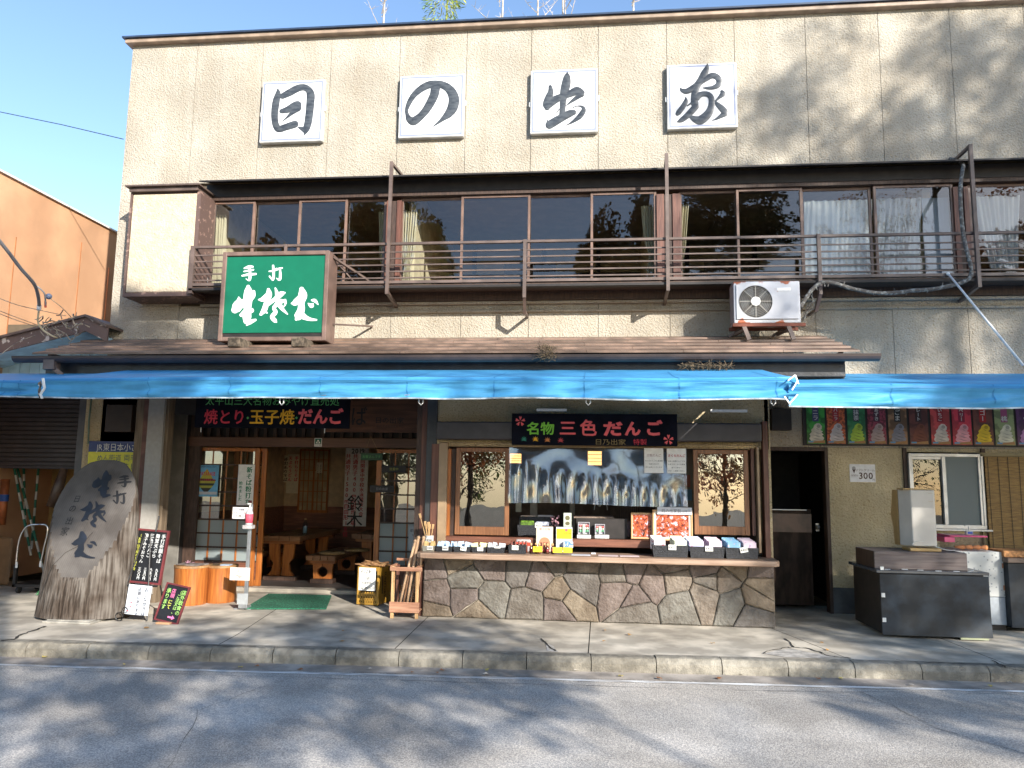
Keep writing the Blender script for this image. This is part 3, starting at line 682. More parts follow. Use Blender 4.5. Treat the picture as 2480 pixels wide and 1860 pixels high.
def woodsash(u0, u1, v0, v1, y, t=.055):
    x0, z1 = at(u0, v0, y); x1, z0 = at(u1, v1, y)
    B = MB(); B.box(x0, x0 + t, y - .02, y + .02, z0, z1); B.box(x1 - t, x1, y - .02, y + .02, z0, z1); B.box(x0 + t, x1 - t, y - .018, y + .018, z0, z0 + .10); B.box(x0 + t, x1 - t, y - .018, y + .018, z1 - .05, z1)
    f = B.build('sliding_window', SASHW, shop, bevel=.004)
    MB().box(x0 + t, x1 - t, y - .003, y + .002, z0 + .1, z1 - .05).build('pane', GLASSW, f)
woodsash(1106, 1232, 1084, 1297, SY + .0); woodsash(1678, 1816, 1089, 1297, SY + .0)
# entrance side posts, drain pipe
vbox(1012, 1022, 965, 1480, SY + .04, SY + .14, 'stall_post', DKBROWN); vbox(1024, 1034, 965, 1480, SY + .02, SY + .1, 'stall_post', REDWOODZ); 
vbox(1036, 1046, 965, 1490, SY - .04, SY + .04, 'steel_post', mat('steel_blue_grey', (.055, .06, .065), .4, metal=.3), bevel=.004)
B = MB(); B.box(-2.35, -2.02, .0, .06, 0, 2.6); B.build('entrance_wall', DKBROWN, shop)

# ---- stone base of the counter
cnt = empty('stone_counter', (.04, -1.1, 0), 'crazy paved stone serving counter with a rounded wooden top', 'counter')
X0, X1, Z1_ = -1.98, 2.075, .695
MB().box(X0 + .01, X1 - .01, -1.168, SY + .02, 0, Z1_).build('mortar', mat('pale_joint_mortar', (.36, .32, .26), .95, var=.25, scale=20, bump=.4), cnt)
seeds = []
cols = 13
for r, (zc, n) in enumerate(((.10, 11), (.285, 12), (.47, 13), (.635, 12))):
    for i in range(n):
        if rnd(0, 1) > .10: seeds.append((X0 + (i + .5 + rnd(-.42, .42)) * (X1 - X0) / n, zc + rnd(-.075, .075)))
def clip(poly, a, b):       # keep the side nearer a
    mx, mz = (a[0] + b[0]) / 2, (a[1] + b[1]) / 2; nx, nz = b[0] - a[0], b[1] - a[1]; out = []
    for i in range(len(poly)):
        p, q = poly[i], poly[(i + 1) % len(poly)]
        dp = (p[0] - mx) * nx + (p[1] - mz) * nz; dq = (q[0] - mx) * nx + (q[1] - mz) * nz
        if dp <= 0: out.append(p)
        if (dp < 0 < dq) or (dq < 0 < dp): t = dp / (dp - dq); out.append((p[0] + (q[0] - p[0]) * t, p[1] + (q[1] - p[1]) * t))
    return out
STC = [(.22, .18, .165), (.25, .20, .145), (.19, .17, .145), (.22, .175, .155), (.21, .20, .175), (.27, .22, .16), (.20, .16, .145), (.18, .165, .15), (.25, .21, .17)]
SM = [mat('flagstone_%s' % n, c, .75, var=.45, scale=7, bump=1.0, bscale=30, bdist=.02, detail=10, grime=.35, lo=.38, hi=.66, col2=tuple(k * f for k, f in zip(c, (.62, .58, .55)))) for n, c in zip(('plum', 'ochre', 'drab', 'rose', 'sage', 'tan', 'brown', 'slate', 'buff'), STC)]
for i, s in enumerate(seeds):
    poly = [(X0, 0.004), (X1, .004), (X1, Z1_), (X0, Z1_)]
    for j, q in enumerate(seeds):
        if j != i and abs(q[0] - s[0]) < 1.2: poly = clip(poly, s, q)
    if len(poly) < 3: continue
    cx_, cz_ = sum(p[0] for p in poly) / len(poly), sum(p[1] for p in poly) / len(poly)
    # refine the edge, inset, jitter
    pts = []
    for a, b in zip(poly, poly[1:] + poly[:1]):
        L_ = math.hypot(b[0] - a[0], b[1] - a[1])
        if L_ < .015: continue
        k = max(2, int(L_ / .05))
        for q in range(k): t = q / k; pts.append((a[0] + (b[0] - a[0]) * t, a[1] + (b[1] - a[1]) * t))
    def ins(p, d, h):
        dx, dz = p[0] - cx_, p[1] - cz_; l = math.hypot(dx, dz) or 1
        j = .006 * noise.noise(Vector((p[0] * 18, p[1] * 18, i)))
        return (p[0] - dx / l * (d + j), h, p[1] - dz / l * (d + j))
    pr = rnd(0, .020)
    ring0 = [ins(p, .005, -1.176) for p in pts]; ring1 = [ins(p, .007, -1.190 - pr) for p in pts]; ring2 = [ins(p, .022, -1.200 - pr + .004 * noise.noise(Vector((p[0] * 9, p[1] * 9, 3)))) for p in pts]
    n = len(pts); B = MB()
    fs = [(a * n + q, a * n + (q + 1) % n, (a + 1) * n + (q + 1) % n, (a + 1) * n + q) for a in range(2) for q in range(n)] + [(2 * n + q, 2 * n + (q + 1) % n, 3 * n) for q in range(n)]
    B.add(ring0 + ring1 + ring2 + [(cx_, -1.203 - pr, cz_)], fs)
    B.build('stone', SM[(i * 5 + int(rnd(0, 3))) % 9], cnt, smooth=False)
# stones on the side return
for k in range(4):
    z0, z1 = .01 + k * .17, .165 + k * .17
    MB().box(X1 - .012, X1 + .002, -1.17, -1.0, z0, z1).build('stone', SM[k * 2], cnt, bevel=.008)
B = MB(); pts = [(-2.0, -.95), (-2.015, -1.38), (-2.0, -1.46), (-1.95, -1.51), (-1.88, -1.525), (1.96, -1.525), (2.03, -1.51), (2.07, -1.46), (2.085, -1.36), (2.10, -.95)]
B.prism_axis(pts, .708, .770, 'z'); B.build('counter_top', mat('counter_top_wood', (.42, .30, .22), .5, col2=(.24, .15, .10), scale=2.5, stretch=(1, 14, 14), lo=.35, hi=.7, bump=.3, bscale=6, bdist=.003), cnt, bevel=.010, seg=2)

# ================================================================== entrance
EY = .45
B = MB(); B.pbox(455, 1057, 1035, 1086, EY - .10, EY + .05); B.build('lintel', mat('lintel_wood', (.13, .06, .035), .5, col2=(.08, .035, .02), stretch=(1, 14, 14), scale=3, lo=.35, hi=.7), shop, bevel=.006)
MB().box(-5.95, -2.02, EY + .05, EY + .09, 2.165, 2.8).build('transom', BLACKW, shop)
for k in range(26):
    x = -5.8 + k * .145; MB().box(x, x + .05, EY, EY + .04, 2.17, 2.42).build('slat', DKBROWN, shop)
MB().box(-5.95, -2.02, .02, .06, 2.48, 2.8).build('upper_wall', BLACKW, shop)
# left strip of wall, posts
xl, _ = at(372, 1200, .02); xr, _ = at(448, 1200, .02)
MB().pbox(340, 900, 447, 1440, EY - .06, EY + .1).build('entrance_wall', STUCCO2, shop)
MB().pbox(447, 960, 462, 1440, EY - .08, EY - .022).build('entrance_post', DKBROWN, shop)
vbox(413, 422, 966, 1470, EY - .12, EY - .07, 'drain_pipe', mat('drain_pipe_grey', (.20, .19, .17), .5), bevel=.004); vbox(427, 431, 966, 1470, EY - .10, EY - .07, 'drain_pipe', BLACKW)
MB().box(-6.0, -2.02, EY - .12, EY + .1, -.01, .05).build('door_sill', CONC, shop, bevel=.006)
MB().box(-6.0, -2.02, EY + .1, 4.6, -.01, .03).build('dining_floor', mat('dark_tile_floor', (.07, .06, .055), .5, var=.2), shop)
def slider(u0, u1, y, zt, rows, cols, solidz, label=None, frostrows=3):
    x0, x1 = at(u0, 1250, y)[0], at(u1, 1250, y)[0]; z0, t = .055, .075
    B = MB(); B.box(x0, x0 + t, y - .02, y + .02, z0, zt); B.box(x1 - t, x1, y - .02, y + .02, z0, zt)
    B.box(x0 + t, x1 - t, y - .018, y + .018, zt - .05, zt)
    B.box(x0 + t, x1 - t, y - .018, y + .018, z0, z0 + .08)
    d = B.build('sliding_door', ORWOOD, shop, bevel=.004, label=label)
    zb = z0 + solidz
    MB().box(x0 + t, x1 - t, y - .008, y + .008, z0 + .08, zb).build('kick_panel', REDWOOD, d)
    H = (zt - .05 - zb); 
    for r in range(rows + 1):
        z = zb + H * r / rows
        if r < rows: MB().box(x0 + t, x1 - t, y - .014, y + .010, z - .011, z + .011).build('muntin', DKBROWN, d)
    for c in range(1, cols):
        x = x0 + t + (x1 - x0 - 2 * t) * c / cols
        MB().box(x - .010, x + .010, y - .006, y + .013, zb + .011, zt - .05).build('muntin', ORWOOD, d)
    zf = zb + H * frostrows / rows
    MB().box(x0 + t, x1 - t, y + .0135, y + .017, zb + .011, zf).build('frosted_pane', FROST, d)
    MB().box(x0 + t, x1 - t, y - .002, y + .002, zf + .012, zt - .05).build('pane', GLASSW, d)
    return d, x0, x1
d1, dx0_, dx1_ = slider(462, 622, EY + .0, 2.03, 8, 4, .34, 'sliding door carrying the balloon poster')
MB().ball((dx0_ + .035, EY - .03, .98), .022).build('handle', mat('brass', (.7, .5, .2), .3, metal=1), d1)
d2, ex0, ex1 = slider(908, 1032, EY + .0, 2.03, 8, 3, .34)
slider(560, 640, EY + .06, 2.03, 8, 3, .34)
# dining room
B = MB(); B.box(-6.1, -2.0, 4.5, 4.6, 0, 2.7); B.box(-6.2, -6.1, EY + .1, 4.5, 0, 2.7); B.box(-2.02, -1.98, 2.25, 4.5, 0, 2.7); B.build('dining_room_wall', mat('dining_wall', (.60, .46, .30), .9, var=.15), shop)
B = MB(); B.box(-6.09, -2.03, 4.44, 4.498, .03, 1.05); B.box(-6.09, -6.04, .6, 4.4, .03, 1.05); B.box(-2.07, -2.03, 2.3, 4.4, .03, 1.05); B.build('wainscot', mat('dark_red_wainscot', (.24, .10, .06), .5, var=.3, stretch=(1, 8, 8), scale=3), shop)
MB().box(-6.1, -2.0, EY + .1, 4.6, 2.6, 2.7).build('dining_ceiling', mat('dining_ceiling', (.30, .22, .15), .9), shop)
# shoji window on the rear wall
sx_0, sz_1 = at(728, 1088, 4.40); sx_1, sz_0 = at(793, 1242, 4.40)
B = MB(); B.box(sx_0, sx_1, 4.36, 4.40, sz_0, sz_0 + .05); B.box(sx_0, sx_1, 4.36, 4.40, sz_1 - .03, sz_1)
for k in range(7): x = sx_0 + (sx_1 - sx_0 - .03) * k / 6; B.box(x, x + .03 if k in (0, 3, 6) else x + .012, 4.37, 4.395, sz_0 + .05, sz_1 - .03)
for k in range(1, 6): z = sz_0 + (sz_1 - sz_0) * k / 6; B.box(sx_0, sx_1, 4.365, 4.392, z - .007, z + .007)
sj = B.build('shoji_window', ORWOOD, shop); MB().box(sx_0, sx_1, 4.40, 4.41, sz_0, sz_1).build('paper_screen', mat('shoji_paper', (.45, .36, .22), .9), sj)
# ================================================================== blue awnings
def canvas(name, col):
    m = bpy.data.materials.new(name); m.use_nodes = True; n = m.node_tree; b = n.nodes['Principled BSDF']
    b.inputs['Roughness'].default_value = .52; b.inputs['Specular IOR Level'].default_value = .25
    ge = n.nodes.new('ShaderNodeNewGeometry'); no = n.nodes.new('ShaderNodeTexNoise'); no.inputs['Scale'].default_value = 2.5; no.inputs['Detail'].default_value = 9; no.inputs['Roughness'].default_value = .7
    n.links.new(ge.outputs['Position'], no.inputs['Vector'])
    r = n.nodes.new('ShaderNodeValToRGB'); r.color_ramp.elements[0].position = .3; r.color_ramp.elements[1].position = .65
    r.color_ramp.elements[0].color = (*[c * .78 for c in col], 1); r.color_ramp.elements[1].color = (*col, 1)
    n.links.new(no.outputs[0], r.inputs[0]); n.links.new(r.outputs[0], b.inputs['Base Color'])
    tl = n.nodes.new('ShaderNodeBsdfTranslucent'); tl.inputs[0].default_value = (.02, .22, .55, 1)
    mx = n.nodes.new('ShaderNodeMixShader'); mx.inputs[0].default_value = .12
    o = n.nodes['Material Output']; n.links.new(b.outputs[0], mx.inputs[1]); n.links.new(tl.outputs[0], mx.inputs[2]); n.links.new(mx.outputs[0], o.inputs[0])
    mp = n.nodes.new('ShaderNodeMapping'); mp.inputs['Scale'].default_value = (1.2, 6, 9); n2 = n.nodes.new('ShaderNodeTexNoise'); n2.inputs['Scale'].default_value = 1.6
    n.links.new(ge.outputs['Position'], mp.inputs[0]); n.links.new(mp.outputs[0], n2.inputs['Vector'])
    bp = n.nodes.new('ShaderNodeBump'); bp.inputs['Strength'].default_value = .7; bp.inputs['Distance'].default_value = .03
    n.links.new(n2.outputs[0], bp.inputs['Height']); n.links.new(bp.outputs[0], b.inputs['Normal'])
    MATS[name] = m; return m
BLUE = canvas('blue_vinyl_canvas', (.085, .37, .68))
BLUE2 = canvas('blue_canvas_doubled', (.055, .27, .54))
HEM = mat('bleached_hem', (.42, .50, .56), .6, var=.4, scale=12, grime=.3)
ALU = mat('awning_frame_metal', (.5, .5, .5), .35, metal=.8)
def awning(label, x0, x1, yb, zb, zf, zh, seams, zfl=None, sag=.012, endcurl=False, yf=-3.05):
    root = empty('awning', ((x0 + x1) / 2, yf, zh), label, 'awning', 'blue awnings over the pavement')
    nu = int((x1 - x0) * 22)
    def fold(x, t):     # t: 0 at the front bar .. 1 hem
        s = 0
        for q in seams: s += .032 * math.exp(-abs(x - q) / .12) * math.sin(t * 11 + q + (x - q) * 9) * t
        s += .026 * noise.noise(Vector((x * .8, t * 1.5, 3))) + .020 * noise.noise(Vector((x * 2.6, t * 4, 7)))
        if endcurl and x > x1 - .16: s += .05 * math.sin(t * 14) * (x - x1 + .16) / .16
        return s
    def fn(a, b):
        x = x0 + (x1 - x0) * a
        dz = .014 * noise.noise(Vector((x * .7, 1, 9)))
        if b < .4:
            t = b / .4; return (x, yb + (yf - yb) * t, zb + (zf - zb) * t - sag * math.sin(math.pi * t) + dz * t + .012 * noise.noise(Vector((x * 1.5, t * 2, 2))) * math.sin(math.pi * t))
        t = (b - .4) / .6; z = zf + (zh - zf) * t
        # the bar bulges the pocket, below it the valance hangs
        bul = -.022 * math.exp(-((t - .18) / .12) ** 2)
        return (x, yf + bul + fold(x, t), z + dz + (.010 * noise.noise(Vector((x * 1.1, 5, 1))) if t > .9 else 0))
    B = MB(); B.grid(fn, nu, 25); B.f = [f[::-1] for f in B.f]
    B.build('canvas', BLUE, root, smooth=True)
    B = MB()
    def hem(a, b):
        p = fn(a, 1.0); return (p[0], p[1] - .002, p[2] - .012 + .014 * b)
    B.grid(hem, nu, 1); B.f = [f[::-1] for f in B.f]; B.build('hem', HEM, root)
    B = MB()
    def band(a, b):
        p = fn(a, .44 + .07 * b); return (p[0], p[1] - .004, p[2])
    B.grid(band, nu, 2); B.f = [f[::-1] for f in B.f]; B.build('stitched_band', BLUE2, root, smooth=True)
    for q in seams:
        B = MB(); k = 18
        for i in range(k):
            p, r = fn((q - x0) / (x1 - x0), .1 + .9 * i / k), fn((q - x0) / (x1 - x0), .1 + .9 * (i + 1) / k)
            B.add([(q - .006, p[1] - .003, p[2] + .002), (q + .006, p[1] - .003, p[2] + .002), (q + .006, r[1] - .003, r[2] + .002), (q - .006, r[1] - .003, r[2] + .002)], [(3, 2, 1, 0)])
        B.build('seam', BLUE2, root)
    B = MB(); B.tube([(x0 + .02, yf + .03, zf - .05), (x1 - .02, yf + .03, zf - .05)], .02); B.tube([(x0 + .02, yf + .03, zh + .03), (x1 - .02, yf + .03, zh + .03)], .012); B.build('front_bar', ALU, root, smooth=True)
    x = x0 + .3
    while x < x1: MB().tube([(x, yb + .05, zb - .05), (x, yf + .03, zf - .06)], .016).build('frame_arm', ALU, root, smooth=True); x += 1.9
    return root, fn
za = at(1240, 894, -1.72)[1]; zf = at(1240, 914, -3.05)[1]; zh = at(1240, 964, -3.05)[1]
aw1, fn1 = awning('long blue canvas awning over the shop entrance and stone counter', at(104, 930, -3.05)[0], at(1930, 940, -3.05)[0], -1.66, za, zf, zh, [at(u, 930, -3.05)[0] for u in (360, 558, 776, 986, 1197, 1415, 1645, 1880)], endcurl=True)
awning('short blue awning over the roller shutter beside the shop', -9.6, at(97, 930, -3.05)[0], -1.66, za - .04, zf - .035, zh + .0, [at(u, 930, -3.05)[0] for u in (10, 50)])
awning('lower blue awning over the row of ice cream posters', at(1904, 940, -2.98)[0], 8.5, -.06, at(2100, 905, -.06)[1], at(2100, 930, -3.05)[1], at(2100, 985, -3.05)[1], [at(u, 930, -3.05)[0] for u in (2158, 2405)])
# white lashings where the pieces meet
LASH = flat('white_cord', (.75, .75, .72))
B = MB()
for (u, v, u2, v2) in ((1908, 922, 1926, 908), (1926, 908, 1934, 930), (1918, 945, 1930, 925), (1912, 978, 1932, 955), (1900, 960, 1914, 980)):
    a, b = at(u, v, -3.12), at(u2, v2, -3.12); B.beam((a[0], -3.12, a[1]), (b[0], -3.12, b[1]), .012, .012)
for (u, v, u2, v2) in ((104, 916, 108, 940), (108, 940, 98, 955), (98, 955, 102, 965)):
    a, b = at(u, v, -3.12), at(u2, v2, -3.12); B.beam((a[0], -3.12, a[1]), (b[0], -3.12, b[1]), .022, .014)
B.build('lashing', LASH, aw1)
for u in (683, 1020, 1425, 1873):
    x, z = at(u, 968, -3.0); MB().tube([(x - .02, -3.0, z + .03), (x - .022, -3.0, z - .03), (x, -3.0, z - .055), (x + .02, -3.0, z - .03), (x + .018, -3.0, z)], .006, 6).build('hook', WHITEP, aw1, smooth=True)
for u, w_ in ((1300, 60), (1720, 70)):
    x, z = at(u, 962, -1.2); MB().box(x, x + w_ * .006, -1.22, -1.18, 2.44, 2.47).build('lamp_housing', WHITEP, shop)
# dead bamboo leaves caught on the gutter and awning
STRAW = mat('dead_leaves', (.20, .14, .08), .9, col2=(.05, .035, .02), scale=40)
def tuft(u0, u1, v, y, n, h, name, label):
    B = MB()
    for i in range(n):
        u = rnd(u0, u1); x, z = at(u, v, y); a = rnd(0, 6.3); l = rnd(.04, .14)
        p = Vector((x, y + rnd(-.06, .06), z + rnd(0, h))); d = Vector((math.cos(a) * l, rnd(-.03, .03), math.sin(a) * l * .5)); B.beam(p, p + d, .007, .003)
    B.build(name, STRAW, label=label, cat='dead leaves', kind='stuff')
tuft(1655, 1770, 889, -1.85, 150, .02, 'dead_leaves', 'dark dead leaves lying along the long awning back edge')
tuft(1308, 1342, 872, -1.95, 150, .16, 'dead_leaves', 'clump of dead bamboo leaves hanging from the gutter')

# ================================================================== big character signs
SGW = flat('sign_white', (.80, .80, .80), .35); SGB = flat('sign_border_lilac', (.26, .29, .40), .5); FRM = mat('sign_edge_aluminium', (.62, .60, .56), .4, metal=.3)
INK = mat('grey_black_gloss_ink', (.038, .045, .054), .28, col2=(.085, .095, .105), scale=9, stretch=(1, 1, 3), grime=.2)
CH = {
 'sun': ((600, 170), 8.295, [[(600, 372, 10), (610, 460, 52), (572, 620, 74), (545, 800, 74), (540, 950, 70), (560, 1090, 68), (620, 1180, 70), (760, 1145, 68), (900, 1100, 74), (950, 1085, 72)],
   [(700, 520, 60), (850, 445, 72), (1000, 365, 72), (1130, 345, 66), (1225, 400, 70), (1265, 500, 84), (1258, 650, 82), (1240, 850, 80), (1212, 1050, 76), (1172, 1190, 66), (1142, 1290, 16)],
   [(1030, 1150, 22), (1120, 1190, 50), (1160, 1220, 50)], [(680, 825, 46), (800, 795, 66), (930, 730, 84), (1000, 700, 84)], [(1010, 760, 70), (900, 850, 42), (800, 940, 22), (685, 1038, 4)]]),
 'no': ((940, 160), 8.295, [[(950, 430, 96), (930, 560, 92), (870, 700, 88), (770, 870, 80), (660, 1000, 74), (560, 1080, 84), (490, 1110, 84), (420, 1060, 66), (385, 980, 40), (372, 880, 36), (420, 740, 50), (520, 580, 60), (670, 450, 70), (830, 375, 76), (1000, 362, 74), (1150, 405, 80), (1265, 510, 95), (1322, 660, 108), (1295, 830, 106), (1210, 960, 84), (1100, 1060, 46), (990, 1150, 22), (870, 1235, 3)]]),
 'de': ((1260, 150), 8.295, [[(945, 205, 8), (940, 290, 66), (922, 440, 92), (885, 600, 86), (860, 790, 66), (850, 950, 60), (838, 1070, 60)],
   [(602, 498, 36), (612, 600, 58), (572, 720, 76), (535, 850, 84), (540, 915, 60)], [(570, 850, 84), (700, 760, 78), (850, 690, 66), (1000, 640, 70), (1130, 585, 88), (1215, 630, 86)],
   [(1205, 670, 50), (1060, 770, 34), (915, 885, 4)], [(590, 1265, 84), (720, 1185, 84), (870, 1100, 78), (1000, 1035, 72), (1075, 1015, 54)], [(1060, 915, 10), (1150, 885, 12), (1240, 900, 26), (1272, 970, 50), (1200, 1085, 56), (1080, 1185, 34), (980, 1245, 16), (890, 1290, 3)],
   [(780, 950, 12), (720, 1030, 8), (650, 1085, 3)], [(540, 1190, 14), (555, 1165, 8), (582, 1140, 3)]]),
 'ie': ((1590, 130), 8.295, [[(1022, 205, 10), (1010, 300, 56), (955, 410, 72), (885, 530, 66), (810, 660, 74), (770, 790, 70), (755, 900, 70), (770, 1010, 78)],
   [(480, 680, 6), (510, 735, 38), (610, 755, 56), (760, 670, 62), (900, 560, 56), (1020, 485, 58), (1130, 440, 60), (1225, 480, 62), (1262, 560, 62), (1225, 640, 56), (1120, 685, 40), (1010, 690, 28), (920, 685, 6)],
   [(800, 880, 76), (900, 815, 56), (1020, 815, 56), (1095, 880, 60), (1108, 1000, 64), (1080, 1130, 74), (1000, 1250, 86), (880, 1335, 92), (780, 1320, 70), (680, 1265, 36)],
   [(790, 1060, 66), (700, 1160, 66), (600, 1260, 60), (500, 1335, 50), (430, 1365, 20)], [(585, 870, 6), (588, 960, 46), (520, 1080, 52), (445, 1180, 54), (420, 1210, 40)], [(620, 1045, 14), (700, 990, 22)],
   [(1315, 765, 36), (1330, 810, 56), (1250, 890, 30), (1190, 960, 24), (1235, 1030, 50), (1320, 1110, 66), (1375, 1190, 66), (1300, 1250, 46), (1200, 1310, 22), (1100, 1350, 4)]]),
}
for key, x0, lab in (('sun', -4.865, 'square sign of the character 日, first of the four white signs on the upper wall'), ('no', -2.775, 'square sign of the round kana の high on the cream wall'),
                     ('de', -.862, 'square sign of the character 出 high on the cream wall'), ('ie', 1.058, 'square sign of the character 家, beside the tree shadow on the upper wall')):
    x1, z0, z1 = x0 + .957, 6.493, 7.447
    r = empty('character_sign', ((x0 + x1) / 2, -.04, z0), lab, 'sign', 'four square character signs on the upper wall')
    MB().box(x0, x1, -.085, -.002, z0, z1).build('box_frame', FRM, r, bevel=.006)
    MB().box(x0 + .012, x1 - .012, -.088, -.083, z0 + .012, z1 - .012).build('panel', SGW, r)
    B = MB(); a, b_ = .022, .050
    for q in ((x0 + a, x1 - a, z0 + a, z0 + b_), (x0 + a, x1 - a, z1 - b_, z1 - a), (x0 + a, x0 + b_, z0 + b_, z1 - b_), (x1 - b_, x1 - a, z0 + b_, z1 - b_)): B.quad(*q, -.0895)
    B.build('border', SGB, r)
    (ou, ov), sc, sts = CH[key]
    B = MB(); strokes(B, sts, lambda px, py: (lambda q: (q[0], -.0905, q[1]))(at(ou + px / sc, ov + py / sc, -.0905)), .00066, .12)
    B.build('character', INK, r, smooth=True)
    for q in ((x1, z0 + .48), (x0 - .02, z0 + .42)): MB().box(q[0], q[0] + .02, -.06, -.03, q[1], q[1] + .07).build('bracket', WHITEP, r)

SOBA = [  # 生そば brush shapes, photo crop units
 [(480, 618, 26), (482, 680, 56), (478, 780, 66), (472, 880, 56), (468, 960, 52)], [(560, 690, 22), (540, 740, 46), (490, 800, 50)],
 [(345, 768, 8), (350, 830, 48), (320, 900, 66), (290, 950, 50)], [(320, 920, 66), (400, 860, 46), (470, 800, 50)],
 [(385, 1025, 28), (450, 985, 48), (530, 960, 34)], [(470, 970, 50), (462, 1050, 62), (455, 1110, 44)], [(440, 1080, 36), (480, 1125, 40), (585, 1095, 16)], [(455, 1176, 5), (520, 1130, 24)],
 [(772, 660, 22), (778, 730, 44), (745, 850, 38), (712, 950, 38), (662, 1015, 20)], [(632, 805, 10), (690, 800, 34), (765, 750, 46)],
 [(765, 870, 26), (860, 800, 28), (950, 725, 38), (1005, 705, 12)], [(870, 638, 10), (895, 720, 28), (910, 830, 36), (960, 925, 28), (1045, 1012, 8)],
 [(905, 860, 34), (850, 920, 24), (872, 985, 30), (822, 1050, 28), (865, 1105, 30), (888, 1128, 8)], [(715, 965, 24), (752, 995, 10)], [(952, 805, 10), (1018, 838, 16), (995, 905, 8)], [(960, 835, 24), (1008, 815, 20)],
 [(1248, 655, 34), (1262, 740, 64), (1242, 850, 46), (1240, 950, 52), (1195, 1050, 56), (1170, 1085, 20)], [(1105, 858, 12), (1150, 850, 42), (1225, 790, 50)],
 [(1250, 1030, 50), (1310, 1065, 34), (1380, 1088, 22), (1460, 1095, 12)], [(1345, 862, 10), (1390, 890, 34), (1412, 860, 8)], [(1395, 812, 14), (1440, 820, 24), (1482, 872, 8)]]
TEUCHI = [[(425, 355, 10), (490, 335, 22), (545, 332, 14)], [(420, 400, 8), (490, 388, 14), (555, 375, 12)], [(393, 462, 10), (480, 445, 18), (590, 436, 14)], [(500, 345, 12), (508, 430, 18), (506, 500, 20), (492, 530, 10), (450, 505, 5)],
  [(838, 318, 16), (845, 420, 18), (842, 495, 18), (830, 525, 8), (788, 470, 12)], [(780, 398, 8), (845, 388, 14), (890, 355, 8)], [(860, 388, 10), (920, 362, 14), (968, 350, 10)], [(938, 372, 12), (942, 440, 18), (938, 505, 18), (918, 520, 12), (885, 495, 5)]]
# ---- green sign box on the lower roof
gx0, gx1, gz0, gz1, gy = -4.835, -3.385, 3.355, 4.55, -1.0
gs = empty('green_sign_box', (-4.1, -.8, gz0), 'green lightbox sign with white brush lettering 手打 生そば on the lower roof', 'sign')
B = MB(); t = .055
B.box(gx0, gx0 + t, gy, gy + .34, gz0, gz1); B.box(gx1 - t, gx1, gy, gy + .34, gz0, gz1); B.box(gx0 + t, gx1 - t, gy, gy + .34, gz0, gz0 + t); B.box(gx0 + t, gx1 - t, gy, gy + .34, gz1 - t, gz1)
B.build('frame', mat('sign_brown_metal', (.20, .13, .105), .4, var=.2, grime=.25), gs, bevel=.006)
MB().box(gx0 + t, gx1 - t, gy + .03, gy + .33, gz0 + t, gz1 - t).build('backing', BLACKW, gs)
gm = mat('green_acrylic', (.006, .135, .072), .32, var=.05)
pu = [at(549.6, 623, gy + .02), at(783, 805, gy + .02)]
MB().box(pu[0][0], pu[1][0], gy + .018, gy + .03, pu[1][1], pu[0][1]).build('panel', gm, gs)
B = MB(); mpf = lambda px, py: (lambda q: (q[0], gy + .016, q[1]))(at(520 + px / 5.925, 590 + py / 5.925, gy + .016))
strokes(B, SOBA + TEUCHI, mpf, .0008, .02); B.build('lettering', flat('white_vinyl', (.80, .82, .82)), gs)
for u in (590, 742):
    x = at(u, 838, -1.1)[0]; 
    B = MB(); B.box(x - .13, x + .03, -1.28, -.62, 3.228, 3.352); B.build('timber_block', mat('weathered_block', (.13, .10, .07), .9, var=.5, scale=20, bump=.5), gs, bevel=.01)
B = MB(); B.beam((gx1, -.85, 4.5), (gx1 + .42, -.02, 4.28), .03); B.beam((gx1, -.75, 3.62), (gx1 + .32, -.02, 3.74), .022); B.beam((gx0, -.7, 3.5), (gx0 - .25, -.02, 3.72), .022); B.build('brace', BROWN, gs)

# ---- air conditioner
ax0, ax1, az0, az1, ay = at(1777, 690, -.75)[0], at(1938, 690, -.75)[0], at(1780, 782, -.75)[1], at(1780, 681, -.75)[1], -.75
def rust(m, n, b, geo, out):
    no = n.nodes.new('ShaderNodeTexNoise'); no.inputs['Scale'].default_value = 9; no.inputs['Detail'].default_value = 8
    n.links.new(geo.outputs['Position'], no.inputs['Vector'])
    sp = n.nodes.new('ShaderNodeSeparateXYZ'); n.links.new(geo.outputs['Position'], sp.inputs[0])
    # rust gathers on the top and bottom rims
    mr = n.nodes.new('ShaderNodeMath'); mr.operation = 'SUBTRACT'; mr.inputs[1].default_value = (az0 + az1) / 2; n.links.new(sp.outputs[2], mr.inputs[0])
    ab = n.nodes.new('ShaderNodeMath'); ab.operation = 'ABSOLUTE'; n.links.new(mr.outputs[0], ab.inputs[0])
    sc = n.nodes.new('ShaderNodeMapRange'); sc.inputs[1].default_value = (az1 - az0) / 2 - .075; sc.inputs[2].default_value = (az1 - az0) / 2; sc.inputs[3].default_value = 0; sc.inputs[4].default_value = .20; n.links.new(ab.outputs[0], sc.inputs[0])
    ad = n.nodes.new('ShaderNodeMath'); ad.operation = 'ADD'; n.links.new(no.outputs[0], ad.inputs[0]); n.links.new(sc.outputs[0], ad.inputs[1])
    r = n.nodes.new('ShaderNodeValToRGB'); r.color_ramp.elements[0].position = .66; r.color_ramp.elements[1].position = .73
    r.color_ramp.elements[0].color = (0, 0, 0, 1); r.color_ramp.elements[1].color = (1, 1, 1, 1); n.links.new(ad.outputs[0], r.inputs[0])
    mx = n.nodes.new('ShaderNodeMixRGB'); mx.inputs[2].default_value = (.32, .085, .03, 1); n.links.new(r.outputs[0], mx.inputs[0]); n.links.new(out, mx.inputs[1]); n.links.new(mx.outputs[0], b.inputs['Base Color'])
ACW = mat('rusty_white_casing', (.50, .51, .54), .4, var=.06, extra=rust)
